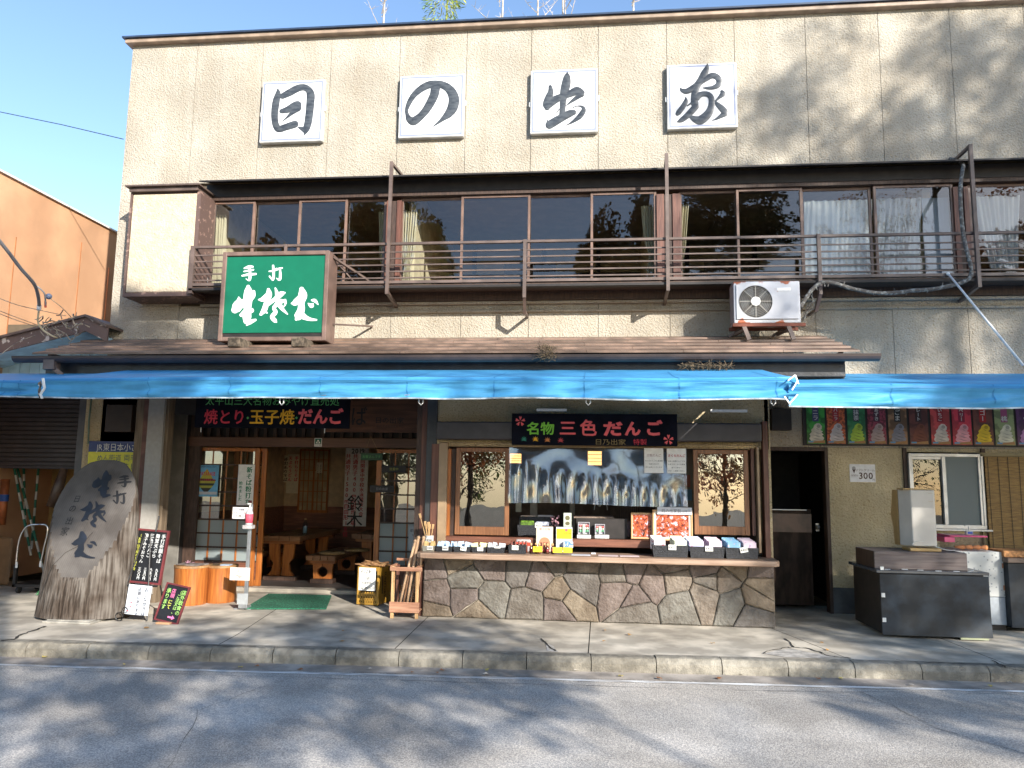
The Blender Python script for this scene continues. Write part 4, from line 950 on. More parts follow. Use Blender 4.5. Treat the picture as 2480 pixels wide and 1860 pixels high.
ac = empty('air_conditioner', ((ax0 + ax1) / 2, ay + .15, az0), 'rusty white air conditioner unit standing on the lower roof', 'air conditioner')
MB().box(ax0, ax1, ay + .02, ay + .30, az0, az1).build('casing', ACW, ac, bevel=.012, seg=2)
W, Hh = ax1 - ax0, az1 - az0
fcx, fcz = at(1830, 730, ay); fr_ = Hh * .385
# front panel with a round opening
n = 48; ring = [(fcx + fr_ * math.cos(2 * math.pi * i / n), fcz + fr_ * math.sin(2 * math.pi * i / n)) for i in range(n)]
px0, px1, pz0, pz1 = ax0 + .03, ax1 - .03, az0 + .05, az1 - .045
def outer(i):
    a = 2 * math.pi * i / n; c, s = math.cos(a), math.sin(a); t = 1e9
    if c > 1e-6: t = min(t, (px1 - fcx) / c)
    if c < -1e-6: t = min(t, (px0 - fcx) / c)
    if s > 1e-6: t = min(t, (pz1 - fcz) / s)
    if s < -1e-6: t = min(t, (pz0 - fcz) / s)
    return (fcx + c * t, fcz + s * t)
ang_ = sorted(set([2 * math.pi * i / n for i in range(n)] + [math.atan2(z - fcz, x - fcx) % (2 * math.pi) for x in (px0, px1) for z in (pz0, pz1)]))
inn = [(fcx + fr_ * math.cos(a), ay, fcz + fr_ * math.sin(a)) for a in ang_]; N_ = len(ang_)
out_ = []
for a in ang_:
    q = outer(a * n / (2 * math.pi)); out_.append((q[0], ay, q[1]))
B = MB(); B.add(inn + out_ + [(p[0], ay + .019, p[2]) for p in out_], [(i, i + N_, (i + 1) % N_ + N_, (i + 1) % N_)[::-1] for i in range(N_)] + [(i + N_, i + 2 * N_, (i + 1) % N_ + 2 * N_, (i + 1) % N_ + N_)[::-1] for i in range(N_)])
B.build('front_panel', ACW, ac)
MB().disc(fcx, ay + .0185, fcz, fr_ * .99, 40).build('fan_well', BLACKW, ac)
B = MB()
for k in range(5):
    a = 2 * math.pi * k / 5 + .3; B.add([(fcx + fr_ * .2 * math.cos(a), ay + .016, fcz + fr_ * .2 * math.sin(a)), (fcx + fr_ * .9 * math.cos(a + .2), ay + .017, fcz + fr_ * .9 * math.sin(a + .2)), (fcx + fr_ * .9 * math.cos(a + .8), ay + .012, fcz + fr_ * .9 * math.sin(a + .8)), (fcx + fr_ * .2 * math.cos(a + .6), ay + .012, fcz + fr_ * .2 * math.sin(a + .6))], [(3, 2, 1, 0)])
B.build('fan_blade', flat('fan_grey', (.06, .065, .07)), ac)
B = MB()
for k in range(8):
    r = fr_ * (.32 + .67 * k / 7); B.tube([(fcx + r * math.cos(t), ay - .008, fcz + r * math.sin(t)) for t in [2 * math.pi * i / 40 for i in range(41)]], .0018, 4, False)
for k in range(8):
    a = math.pi / 4 * k; B.beam((fcx + fr_ * .25 * math.cos(a), ay - .012, fcz + fr_ * .25 * math.sin(a)), (fcx + fr_ * math.cos(a), ay - .006, fcz + fr_ * math.sin(a)), .005)
B.build('fan_guard', flat('wire_cream', (.42, .40, .35)), ac)
B = MB(); B.disc(fcx, ay - .016, fcz, fr_ * .27, 24); B.tube([(fcx, ay - .0155, fcz), (fcx, ay - .004, fcz)], fr_ * .27, 24); B.build('hub', WHITEP, ac)
q0, q1 = at(1882, 697, ay - .005), at(1915, 704, ay - .005); MB().box(q0[0], q1[0], ay - .006, ay - .001, q1[1], q0[1]).build('name_plate', WHITEP, ac, bevel=.001)
B = MB()
for k in range(14):
    z = az0 + .03 + k * (Hh - .06) / 13; B.box(ax0 - .006, ax0 - .001, ay + .04, ay + .28, z - .006, z + .004)
B.build('side_fin', mat('rust_brown', (.16, .05, .03), .8), ac)
B = MB(); zt = az0
B.box(ax0 - .02, ax1 + .05, ay, ay + .035, zt - .045, zt - .005); B.box(ax0 - .02, ax1 + .03, ay + .27, ay + .30, zt - .045, zt - .005)
B.build('stand_rail', mat('rust_brown', (.16, .05, .03), .8), ac)
for u in (1808, 1916):
    x = at(u, 800, ay)[0]; B = MB(); B.beam((x - .03, ay + .02, zt - .03), (x + .03, ay + .0, 3.385), .05, .03); B.beam((x - .03, ay + .28, zt - .03), (x - .16, ay + .3, 3.485), .04, .03); B.beam((x - .02, ay + .03, zt - .08), (x - .1, ay + .29, zt - .1), .03); B.build('stand_leg', BROWN, ac)
# insulated pipes from the unit along the balcony and up to the wall
PIPE = mat('weathered_pipe_wrap', (.30, .31, .29), .8, col2=(.10, .09, .08), scale=26, lo=.5, hi=.66, bump=.9, bscale=60, bdist=.01)
pp = [(1938, 745), (1952, 722), (1968, 700), (1990, 684), (2020, 686), (2060, 698), (2110, 708), (2160, 710), (2210, 704), (2260, 700), (2310, 690), (2345, 676), (2352, 655), (2345, 620), (2335, 580), (2328, 520), (2326, 460), (2330, 420), (2332, 400), (2318, 388), (2300, 385)]
P3 = []
for i, (u, v) in enumerate(pp):
    y = -.66 if i < 14 else (-.60 if i < 17 else -.30 + .1 * 0)
    if i >= 18: y = -.30 + (i - 18) * .14
    if i == 17: y = -.45
    x, z = at(u, v, y); P3.append((x, y, z))
sm_ = cr(P3, 5)
MB().tube(sm_, [.025 + .006 * noise.noise(Vector((i * .6, 0, 0))) if i < 62 else .024 for i in range(len(sm_))], 9).build('refrigerant_pipe', PIPE, smooth=True, label='ragged insulated pipe running from the air conditioner along the balcony', cat='pipe')
B = MB()
for i in range(34):
    p = Vector(sm_[6 + int(rnd(0, 45))]); a = rnd(0, 6.3); B.beam(p, p + Vector((math.cos(a) * .06, rnd(-.03, .03), math.sin(a) * .06)), .012, .003)
for k in range(4):
    a, b = at(1940 + k * 3, 760 + k * 9, -.6), at(1965 + k * 4, 715 + k * 4, -.64); m_ = at(1972 - k * 6, 745, -.62); B.tube(cr([(a[0], -.6, a[1]), (m_[0], -.62, m_[1]), (b[0], -.64, b[1])], 5), .005, 5)
B.build('frayed_wrap', PIPE, label='frayed cable ends and wrap shreds beside the air conditioner', cat='cable', kind='stuff')
a, b = (4.43, -.56, 4.245), (*at(2478, 884, -1.6)[:1], -1.6, at(2478, 884, -1.6)[1])
pr = empty('prop_pole', b, 'thin white pole leaning from the balcony rail down to the awning', 'pole')
MB().tube([a, b], .013).build('pole', WHITEP, pr, smooth=True); MB().ball(a, .022).build('cap', WHITEP, pr)

# ================================================================== fascia signs over entrance and counter
def hang_board(name, label, u0, v0, u1, v1, y, m, th=.03, bevel=.003):
    x0, z1 = at(u0, v0, y); x1, z0 = at(u1, v1, y)
    r = empty(name, ((x0 + x1) / 2, y + th / 2, z0), label, 'sign')
    MB().box(x0, x1, y, y + th, z0, z1).build('board', m, r, bevel=bevel)
    return r, x0, x1, z0, z1
BBOARD = mat('black_signboard', (.006, .007, .014), .8, var=.3, spec=.1)
RED = flat('lettering_red', (.62, .03, .06)); PINK = flat('lettering_coral', (.85, .13, .14)); YEL = flat('lettering_yellow', (.80, .42, .01)); GRN = flat('lettering_green', (.10, .40, .11)); LGR = flat('lettering_lime', (.22, .60, .05)); GOLD = flat('lettering_gold', (.22, .15, .05))
y = -.95
r, x0, x1, z0, z1 = hang_board('menu_signboard', 'black hanging signboard reading 焼とり・玉子焼・だんご over the entrance', 478, 925, 845, 1038, y, BBOARD)
ye = y - .003
def px(u, v, yy=None): return at(u, v, ye if yy is None else yy)
def tf(B, s, u0, v0, u1, v1, yy, bold=.012):
    a = at(u0, v0, yy); b = at(u1, v1, yy); textfit(B, s, a[0], b[0], b[1], a[1], yy, bold)
B = MB(); tf(B, '焼とり', 495, 991, 595, 1028, ye, .045); B.build('lettering', RED, r)
B = MB(); tf(B, '玉子焼', 605, 991, 713, 1028, ye, .045); B.build('lettering', YEL, r)
B = MB(); tf(B, 'だんご', 722, 989, 830, 1028, ye, .045); B.build('lettering', PINK, r)
B = MB(); tf(B, '太平山三大名物おみやげ直売処', 498, 958, 822, 983, ye, .015)
for u in (600, 718): a = at(u, 1012, ye); B.poly([(a[0] - .018, a[1]), (a[0], a[1] - .018), (a[0] + .018, a[1]), (a[0], a[1] + .018)], ye)
B.build('lettering', GRN, r)
B = MB()
for u in (485, 785): a = at(u, 1048, y); B.box(a[0], a[0] + .008, y, y + .01, z0 - .06, z0)
B.build('hanger', WHITEP, r)
y = -1.24; ye = y - .003
r, x0, x1, z0, z1 = hang_board('dango_signboard', 'black signboard reading 名物 三色だんご over the serving window', 1240, 1001, 1641, 1081, y, BBOARD)
B = MB(); tf(B, '名物', 1275, 1022, 1343, 1053, ye, .05); B.build('lettering', LGR, r)
B = MB(); tf(B, '三', 1354, 1018, 1396, 1055, ye, .05); tf(B, '色', 1404, 1016, 1446, 1056, ye, .05); tf(B, 'だ', 1460, 1020, 1508, 1056, ye, .05); tf(B, 'ん', 1512, 1020, 1552, 1056, ye, .05); tf(B, 'ご', 1562, 1018, 1604, 1056, ye, .05); 
def blossom(B, u, v, rad, n=5, lobes=.62, yy=None):
    cx, cz = at(u, v, yy or ye)
    for k in range(n):
        a = 2 * math.pi * k / n + .3; pts = []
        for t, rr in ((-.5, .55), (-.55, .85), (-.25, 1.0), (0, .82), (.25, 1.0), (.55, .85), (.5, .55), (0, .12)): pts.append((cx + rad * rr * math.cos(a + t * lobes), cz + rad * rr * math.sin(a + t * lobes)))
        B.poly(pts, yy or ye)
blossom(B, 1260, 1020, .062); blossom(B, 1619, 1065, .062); B.build('lettering', PINK, r)
B = MB(); tf(B, '日乃出家', 1440, 1063, 1516, 1078, ye, .03); B.build('lettering', GOLD, r)
B = MB(); tf(B, '特製', 1533, 1063, 1567, 1078, ye, .02); B.build('lettering', RED, r)
def leaf(u, v, m, rad=.042):
    cx, cz = at(u, v, ye); pts = []
    for k in range(7):
        a = math.pi / 2 + (k - 3) * .72; pts += [(cx + rad * math.cos(a), cz + rad * math.sin(a)), (cx + rad * .4 * math.cos(a + .36), cz + rad * .4 * math.sin(a + .36))]
    MB().poly(pts, ye).build('maple_leaf', m, r)
leaf(1269, 1064, flat('leaf_teal', (.02, .22, .14))); leaf(1297, 1064, YEL); leaf(1326, 1066, flat('leaf_orange', (.6, .2, .05))); leaf(1358, 1067, flat('leaf_red', (.45, .04, .05)))
# old wooden board at the entrance
y = .0; ye = y - .004
r, x0, x1, z0, z1 = hang_board('wooden_nameboard', 'old brown wooden nameboard half hidden behind the black signboard', 790, 962, 1022, 1048, y, mat('old_board', (.15, .065, .035), .6, col2=(.08, .035, .02), stretch=(1, 10, 10), scale=2))
B = MB(); tf(B, 'ば', 850, 984, 888, 1032, ye, .01); tf(B, '日の出家', 908, 1010, 978, 1026, ye, .03); tf(B, '手打そば処日光太平山', 912, 1029, 978, 1036, ye, .01); B.build('lettering', BLACKINK, r)

# ================================================================== papers and posters
def poster(name, label, u0, v0, u1, v1, y, m=PAPER, group=None, cat='poster', th=.004, slant=None):
    x0, z1 = at(u0, v0, y); x1, z0 = at(u1, v1, y)
    r = empty(name, ((x0 + x1) / 2, y, z0), label, cat, group)
    MB().box(x0, x1, y, y + th, z0, z1).build('sheet', m, r)
    return r, x0, x1, z0, z1
y = EY - .035; ye = y - .0015
r, x0, x1, z0, z1 = poster('balloon_poster', 'blue poster of a striped hot air balloon stuck on the sliding door', 474, 1126, 526, 1203, y, flat('poster_blue', (.14, .38, .60)))
cx, cz = (x0 + x1) / 2, z0 + (z1 - z0) * .60; R0 = (x1 - x0) * .40
def balloon_w(t):  # t 0 top..1 bottom
    return R0 * (math.sin(math.pi * min(t / .9, 1) * .5 + .0) if t < .45 else .71 + .29 - 1.0 * ((t - .45) / .55) ** 1.7 * .85)
for i, (t0, t1, c) in enumerate(((0, .12, (.55, .30, .03)), (.12, .42, (.42, .40, .05)), (.42, .52, (.03, .03, .03)), (.52, .62, (.40, .38, .05)), (.62, .72, (.03, .03, .03)), (.72, .82, (.35, .35, .05)), (.82, 1, (.03, .03, .03)))):
    H_ = (z1 - z0) * .74; zt = z0 + (z1 - z0) * .88; pts = []
    for k in range(5): t = t0 + (t1 - t0) * k / 4; pts.append((cx + balloon_w(t), zt - H_ * t))
    for k in range(4, -1, -1): t = t0 + (t1 - t0) * k / 4; pts.append((cx - balloon_w(t) - .0005, zt - H_ * t))
    MB().poly(pts, ye).build('balloon_band', flat('balloon_%d' % i, c), r)
B = MB(); text(B, 'WATARASE', cx, z0 + (z1 - z0) * .73, .075, ye - .001, .03, 1, .62); text(B, 'わたらせ熱気球大会', cx, z0 + (z1 - z0) * .53, .038, ye - .001, .03, 1, .8); B.build('lettering', flat('print_red', (.55, .04, .08)), r)
B = MB(); text(B, '大会期間の日程をご案内', cx, z1 - .025, .026, ye - .001, .02); B.build('lettering', flat('print_navy', (.03, .05, .2)), r)
B = MB(); B.quad(x0 + .01, x1 - .01, z0 + .03, z0 + .07, ye - .0005); B.quad(x0 + .02, x0 + .06, z0 + .08, z0 + .16, ye - .0005); B.build('print_panel', flat('print_pale', (.5, .5, .52)), r)
y = EY - .04; ye = y - .0015
r, x0, x1, z0, z1 = poster('soba_banner', 'white paper strip with green lettering 新そば粉打ち on the door edge', 578, 1125, 612, 1224, y)
B = MB(); vtext(B, '新そば粉打ち', x1 - .078, z1 - .03, .090, ye, 1.03, .03); vtext(B, '始めました', x0 + .05, z1 - .24, .055, ye, 1.05, .03); B.build('lettering', flat('print_green', (.01, .19, .09)), r)
B = MB(); B.quad(x1 - .07, x1 - .015, z0 + .03, z0 + .07, ye); B.build('seal', flat('print_maroon', (.3, .06, .08)), r)
# small green mark on the lintel
r, x0, x1, z0, z1 = poster('lintel_sticker', 'small white sticker with a green tree mark on the lintel', 762, 1061, 779, 1082, EY - .108, cat='sticker')
ye = EY - .1095; MB().quad(x0 + .008, x1 - .008, z0 + .035, z1 - .008, ye).build('ground', flat('mark_green', (.01, .12, .08)), r)
B = MB(); c = (x0 + x1) / 2
for (dx, dz, s) in ((0, .075, .02), (-.02, .048, .018), (.02, .048, .018), (0, .048, .01)): B.poly([(c + dx - s, z0 + dz), (c + dx + s, z0 + dz), (c + dx, z0 + dz + s * 1.4)], ye - .001)
B.build('tree_mark', PAPER, r); B = MB(); text(B, 'まちの駅', c, z0 + .018, .022, ye, .02); B.build('lettering', BLACKINK, r)
# notices beside the clear sheet
for (u0, v0, u1, v1, t1, rows, lab, tc) in ((1560, 1085, 1607, 1146, '三色だんご', ('あんのだんごを 醤油味', 'お品のみだけ', '日の出家にございます'), 'white notice headed 三色だんご taped on the clear sheet', (.35, .2, .2)),
                                    (1615, 1086, 1662, 1147, 'さくらだんご', ('白あん桜葉だんごです', '人気です！さくら風味', '香りで幸せ～', 'ぜひ、ご賞味ください'), 'white notice headed さくらだんご taped beside the window sash', (.5, .08, .08))):
    y = SY - .085; r, x0, x1, z0, z1 = poster('notice', lab, u0, v0, u1, v1, y, cat='notice', group='notices on the serving window'); c = (x0 + x1) / 2
    B = MB(); text(B, t1, c, z1 - .085, .034, y - .001, .03); B.build('lettering', flat('print_%s' % lab[20:24].strip(), tc), r)
    B = MB()
    for i, t in enumerate(rows): text(B, t, c, z1 - .15 - i * .038, .02, y - .001, .02)
    B.build('lettering', BLACKINK, r)
y = -.006; r, x0, x1, z0, z1 = poster('price_notice', 'handwritten paper notice reading ソフトクリーム 300円 on the ochre wall', 2057, 1124, 2121, 1168, y, flat('laminated_paper', (.66, .67, .72), .25), cat='notice')
c = (x0 + x1) / 2; B = MB(); text(B, 'ソフトクリーム', c + .03, z1 - .075, .038, y - .001, .0, .9); text(B, 'お好み', x0 + .06, z0 + .085, .03, y - .001, .0); text(B, '300', x0 + .20, z0 + .085, .115, y - .001, .02); text(B, '円', x1 - .025, z0 + .03, .03, y - .001, 0)
B.poly([(x0 + .03, z1 - .06), (x0 + .075, z1 - .06), (x0 + .055, z1 - .12)], y - .001); B.build('lettering', flat('pen_black', (.05, .02, .02)), r)
B = MB(); B.disc(x0 + .053, y - .0012, z1 - .05, .022); B.build('ice_cream_drawing', flat('pencil_grey', (.3, .3, .32)), r)

# ---- ice cream posters
ICE = [('ニラ', (.04, .04, .12), (.03, .22, .03), (.55, .52, .43), 'vanilla ice cream, navy title strip on green meadow'),
       ('キーズバニラ', (.28, .02, .02), (.40, .09, .03), (.50, .46, .46), 'speckled ice cream on an orange ground, red title strip'),
       ('抹茶', (.01, .015, .03), (.02, .14, .05), (.32, .48, .05), 'bright green matcha ice cream'),
       ('海道あずき', (.05, .015, .03), (.20, .03, .05), (.40, .30, .28), 'dusky azuki ice cream among red beans'),
       ('黒ごま', (.01, .01, .01), (.22, .12, .06), (.22, .22, .25), 'grey black sesame ice cream'),
       ('コレート', (.03, .012, .012), (.09, .025, .02), (.16, .045, .025), 'dark brown chocolate ice cream'),
       ('乳いちご', (.22, .015, .02), (.40, .05, .05), (.56, .50, .44), 'white ice cream among strawberries'),
       ('ロベリー', (.18, .01, .03), (.42, .03, .05), (.70, .32, .36), 'pink strawberry ice cream'),
       ('ンゴー', (.28, .01, .01), (.10, .03, .02), (.80, .48, .02), 'yellow mango ice cream'),
       ('桃', (.22, .05, .12), (.18, .22, .10), (.58, .58, .46), 'creamy white peach ice cream'),
       ('ドウ', (.05, .01, .06), (.06, .02, .07), (.42, .20, .42), 'purple grape ice cream'),
       ('カン', (.2, .05, .01), (.3, .10, .02), (.7, .4, .15), 'orange ice cream'),]
edges = [(1951, 2000), (2000, 2049), (2050, 2098), (2099, 2148), (2149, 2199), (2200, 2250), (2252, 2303), (2304, 2355), (2355, 2407), (2407, 2459), (2460, 2512), (2513, 2565)]
SHAPE = [(-.34, .0), (-.46, .14), (-.38, .28), (-.44, .36), (-.30, .50), (-.33, .60), (-.20, .72), (-.14, .86), (.02, .97), (.20, .94), (.32, .80), (.30, .66), (.22, .60), (.36, .52), (.28, .46), (.40, .36), (.30, .30), (.42, .18), (.34, .0)]
MB().box(at(1943, 1000, -.02)[0], at(2570, 1000, -.02)[0], -.022, -.002, 2.12, 2.75).build('poster_backboard', BLACKW, shop)
for i, ((u0, u1), (t, strip, ground, cream, desc)) in enumerate(zip(edges, ICE)):
    y = -.030; x0, x1 = at(u0 + 3, 1040, y)[0], at(u1 - 2, 1040, y)[0]; z0, z1 = 2.145, 2.72; w_ = x1 - x0
    strip, ground, cream = (tuple(min(.85, q * g) for q in c) for c, g in ((strip, 1.5), (ground, 1.7), (cream, 1.25))); r = empty('ice_cream_poster', ((x0 + x1) / 2, y, z0), 'narrow poster of ' + desc, 'poster', 'ice cream posters under the lower awning')
    gm_ = mat('poster_ground_%d' % i, ground, .4, col2=tuple(c * (.35 if i in (3, 4, 1, 0) else .55) for c in ground), scale=28 if i in (3, 1) else 9, lo=.45, hi=.55, detail=2)
    MB().box(x0, x1, y, y + .005, z0, z1).build('sheet', gm_, r)
    c = x0 + w_ * .5; B = MB(); B.quad(c - w_ * .17, c + w_ * .17, z0 + .29, z1, y - .001); B.build('title_strip', flat('strip_%d' % i, strip), r)
    B = MB(); s_ = .055 if len(t) > 3 else .072; vtext(B, t, c, z0 + .30 + len(t) * s_ * 1.02, s_, y - .002, 1.02, .02); B.build('lettering', flat('print_white', (.62, .62, .60)), r)
    B = MB(); B.poly([(c + .01 + px_ * w_ * .92, z0 + .03 + pz_ * .245) for px_, pz_ in SHAPE], y - .0015); B.build('ice_cream', mat('cream_%d' % i, cream, .5, var=.15, scale=14), r)
    B = MB()
    for q, (a, b, cc, d_, wv) in enumerate(((-.30, .20, .24, .08, .03), (-.24, .36, .28, .22, .03), (-.18, .52, .26, .40, .026), (-.06, .72, .14, .62, .03), (-.34, .08, .05, .03, .02))):
        xa, xb = c + .01 + a * w_, c + .01 + cc * w_; za_, zb_ = z0 + .03 + b * .245, z0 + .03 + d_ * .245
        B.poly([(xa, za_), ((xa + xb) / 2, (za_ + zb_) / 2 - .012), (xb, zb_), ((xa + xb) / 2, (za_ + zb_) / 2 - .012 + wv * .5)], y - .0022)
    B.disc(c + .015 + w_ * .08, y - .0022, z0 + .03 + .80 * .245, w_ * .10, 12); B.build('swirl_print', flat('swirl_%d' % i, tuple(k * .55 for k in cream)), r)
    B = MB(); B.poly([(x0 + .01, z0 + .006), (x1 - .006, z0 + .006), (x1 - .01, z0 + .045), (x0 + .09, z0 + .030), (x0 + .01, z0 + .034)], y - .0025); B.build('cone', flat('cone_tan', (.42, .22, .08)), r)
    MB().quad(x0 + .014, x0 + .014 + w_ * .28, z0 + .014, z0 + .034, y - .0032).build('logo_tag', flat('tag_blue', (.12, .32, .55)), r)

# ---- bamboo blind
y = -.09; sx0 = at(2384, 1110, y)[0]; zt = at(2400, 1106, y)[1]; zb = at(2400, 1330, y)[1]; sx1 = sx0 + 1.9
bl = empty('bamboo_blind', ((sx0 + sx1) / 2, y, zb), 'hanging bamboo reed blind beside the aluminium window', 'blind')
REED = mat('reed', (.36, .22, .07), .7, col2=(.20, .115, .04), scale=8, stretch=(1, 1, 12), lo=.35, hi=.65); n_ = 150
reed0 = None
for k in range(n_):
    z = zb + (zt - zb) * (k + .5) / n_
    if reed0 is None: reed0 = MB().box(sx0, sx1, y - .003, y + .003, z - .0035, z + .0035).build('reed', REED, bl); zz = z
    else: o = reed0.copy(); COL.objects.link(o); o.location.z += z - zz; o.location.x += rnd(-.006, .006); o.location.y += rnd(-.002, .002)
B = MB()
for k in range(16): x = sx0 + .04 + k * .12; B.beam((x, y - .006, zb), (x + rnd(-.01, .01), y - .006, zt), .005, .003)
B.build('binding_cord', BLACKW, bl)
B = MB(); B.box(sx0 - .04, sx1, -.07, -.002, zt + .005, zt + .05); B.box(sx0 - .05, sx0 - .012, -.05, -.002, zb, zt); B.build('head_rail', mat('rail_beige', (.30, .24, .13), .8), bl)
# ================================================================== carved log sign
def wood_log_extra(m, n, b, geo, out):
    mp = n.nodes.new('ShaderNodeMapping'); mp.inputs['Scale'].default_value = (16, 16, 1.2)
    n.links.new(geo.outputs['Position'], mp.inputs[0]); no = n.nodes.new('ShaderNodeTexNoise'); no.inputs['Scale'].default_value = 2.2; no.inputs['Detail'].default_value = 9
    n.links.new(mp.outputs[0], no.inputs['Vector'])
    r = n.nodes.new('ShaderNodeValToRGB'); r.color_ramp.elements[0].position = .36; r.color_ramp.elements[1].position = .56
    r.color_ramp.elements[0].color = (.38, .34, .31, 1); r.color_ramp.elements[1].color = (1.1, 1.1, 1.1, 1)
    n.links.new(no.outputs[0], r.inputs[0]); mx = n.nodes.new('ShaderNodeMixRGB'); mx.blend_type = 'MULTIPLY'; mx.inputs[0].default_value = 1
    n.links.new(out, mx.inputs[1]); n.links.new(r.outputs[0], mx.inputs[2]); n.links.new(mx.outputs[0], b.inputs['Base Color'])
    bp = n.nodes.new('ShaderNodeBump'); bp.inputs['Strength'].default_value = 1; bp.inputs['Distance'].default_value = .03
    n.links.new(no.outputs[0], bp.inputs['Height']); n.links.new(bp.outputs[0], b.inputs['Normal'])
BARK = mat('weathered_trunk', (.15, .132, .115), .9, col2=(.075, .058, .046), scale=3, extra=wood_log_extra, spec=.2)  # trunk tone lowered, tree shade put into the colour
def cutx(m, n, b, geo, out):
    wv = n.nodes.new('ShaderNodeTexWave'); wv.wave_type = 'RINGS'; wv.rings_direction = 'Y'; wv.inputs['Scale'].default_value = 9; wv.inputs['Distortion'].default_value = 2.5; wv.inputs['Detail'].default_value = 3
    mp = n.nodes.new('ShaderNodeMapping'); mp.inputs['Location'].default_value = (5.72, 0, -.78); mp.inputs['Scale'].default_value = (1.6, 0, .75); mp.inputs['Rotation'].default_value = (0, .35, 0)
    n.links.new(geo.outputs['Position'], mp.inputs[0]); n.links.new(mp.outputs[0], wv.inputs['Vector'])
    r = n.nodes.new('ShaderNodeValToRGB'); r.color_ramp.elements[0].color = (.78, .76, .74, 1); r.color_ramp.elements[1].color = (1, 1, 1, 1); n.links.new(wv.outputs[0], r.inputs[0])
    mx = n.nodes.new('ShaderNodeMixRGB'); mx.blend_type = 'MULTIPLY'; mx.inputs[0].default_value = .5; n.links.new(out, mx.inputs[1]); n.links.new(r.outputs[0], mx.inputs[2]); n.links.new(mx.outputs[0], b.inputs['Base Color'])
CUTF = mat('grey_sawn_face', (.155, .142, .132), .7, col2=(.072, .062, .056), scale=2.6, grime=.35, bump=.3, bscale=18, extra=cutx, detail=10, lo=.35, hi=.66)  # base colour darkened in place of tree shade on the log
LY = -1.95
L_out = [(1113, 232, 262), (1120, 205, 290), (1135, 186, 306), (1160, 166, 322), (1190, 150, 329), (1230, 134, 331), (1280, 124, 330), (1330, 118, 326), (1380, 112, 320), (1430, 104, 312), (1470, 97, 306), (1495, 92, 303), (1510, 88, 300)]
prof = []
for v, ul, ur in L_out: prof.append((at(ul, v, LY)[0], at(ur, v, LY)[0], max(-.0, at((ul + ur) / 2, v, LY)[1])))
prof[-1] = (prof[-1][0], prof[-1][1], .03)
prof = prof[::-1]
ztop = prof[-1][2]
def half(z):
    for a, b in zip(prof, prof[1:]):
        if z <= b[2]: t = (z - a[2]) / max(1e-6, b[2] - a[2]); return a[0] + (b[0] - a[0]) * t, a[1] + (b[1] - a[1]) * t
    return prof[-1][0], prof[-1][1]
def cuty(x, z): return LY - .30 + (z - .42) * .30 + 0 * x          # plane of the slanting saw cut
def cut_on(z): return z > .29
zs_ = [.03 + (ztop - .032) * (1 - (1 - k / 56) ** 1.5) for k in range(57)]
NA = 72; vs = []; cutflag = []
for z in zs_:
    a, b = half(z); c, h = (a + b) / 2, (b - a) / 2; hy = .36 - .10 * z
    for j in range(NA):
        t = 2 * math.pi * j / NA
        rr = 1 + .016 * noise.noise(Vector((math.cos(t) * 5, math.sin(t) * 5, z * .8))) + .008 * noise.noise(Vector((t * 9, 0, z * 1.5)))
        x = c + h * math.cos(t) * (rr if abs(math.sin(t)) > .3 else 1); y = LY + .02 + hy * math.sin(t) * rr
        cy = cuty(x, z); f = y < cy and cut_on(z + .05 * math.sin(x * 7))
        if f: y = cy
        vs.append((x, y, z)); cutflag.append(f)
B = MB(); fs = []; mi = []
for i in range(56):
    for j in range(NA):
        q = (i * NA + j, i * NA + (j + 1) % NA, (i + 1) * NA + (j + 1) % NA, (i + 1) * NA + j); fs.append(q); mi.append(1 if sum(cutflag[k] for k in q) >= 3 else 0)
fs += [tuple(56 * NA + j for j in range(NA))]; mi.append(1)
B.add(vs, fs); B.mi = mi
lg = empty('carved_log_sign', (-5.62, LY, 0), 'big weathered log with a slanting sawn face carved with blue black characters', 'log sign')
B.build('trunk', [BARK, CUTF], lg, smooth=False)
BLUEINK = mat('faded_blue_black_paint', (.008, .012, .022), .55, var=.4)
def lmap(pts_src, u0, v0, du, dv, ang=0.0):
    def fn(px, py):
        x = (px - pts_src[0]) / pts_src[2]; yv = (py - pts_src[1]) / pts_src[3]; ca, sa = math.cos(ang), math.sin(ang); 
        u, v = u0 + (x * ca - yv * sa) * du, v0 + (x * sa + yv * ca) * dv
        y = LY
        for _ in range(4):
            X, Z = at(u, v, y); y = cuty(X, Z) - .004
        return (X, y, Z)
    return fn
B = MB()
# 生, 楚, ば set down the sawn face
def sub(lst, a, b): return lst[a:b]
strokes(B, SOBA[0:8], lmap((420, 890, 350, 520), 247, 1172, 46, 60, .12), .0006, .02, .002)
strokes(B, SOBA[8:16], lmap((840, 880, 400, 480), 227, 1245, 60, 60, .05), .0006, .02, .002)
strokes(B, SOBA[16:], lmap((1290, 880, 380, 450), 204, 1321, 60, 60, .05), .0006, .02, .002)
B.build('carved_lettering', BLUEINK, lg)
B = MB()
strokes(B, TEUCHI[:4], lmap((490, 430, 200, 210), 301, 1166, 32, 27, .0), .0005, .02, .002)
strokes(B, TEUCHI[4:], lmap((870, 430, 200, 210), 289, 1206, 33, 30, .0), .0005, .02, .002)
for ch, u, v, s in (('日', 187, 1208, .085), ('の', 176, 1231, .09), ('出', 168, 1261, .095), ('家', 156, 1287, .105)):
    x, z = at(u, v, cuty(0, at(u, v, LY)[1])); k = len(B.v); text(B, ch, x, z, s, 0, .012, slant=.1)
    for q in range(k, len(B.v)): p = B.v[q]; B.v[q] = (p[0], cuty(p[0], p[2]) - .005, p[2])
B.build('small_lettering', flat('faded_grey_paint', (.012, .012, .014)), lg)
B = MB(); 
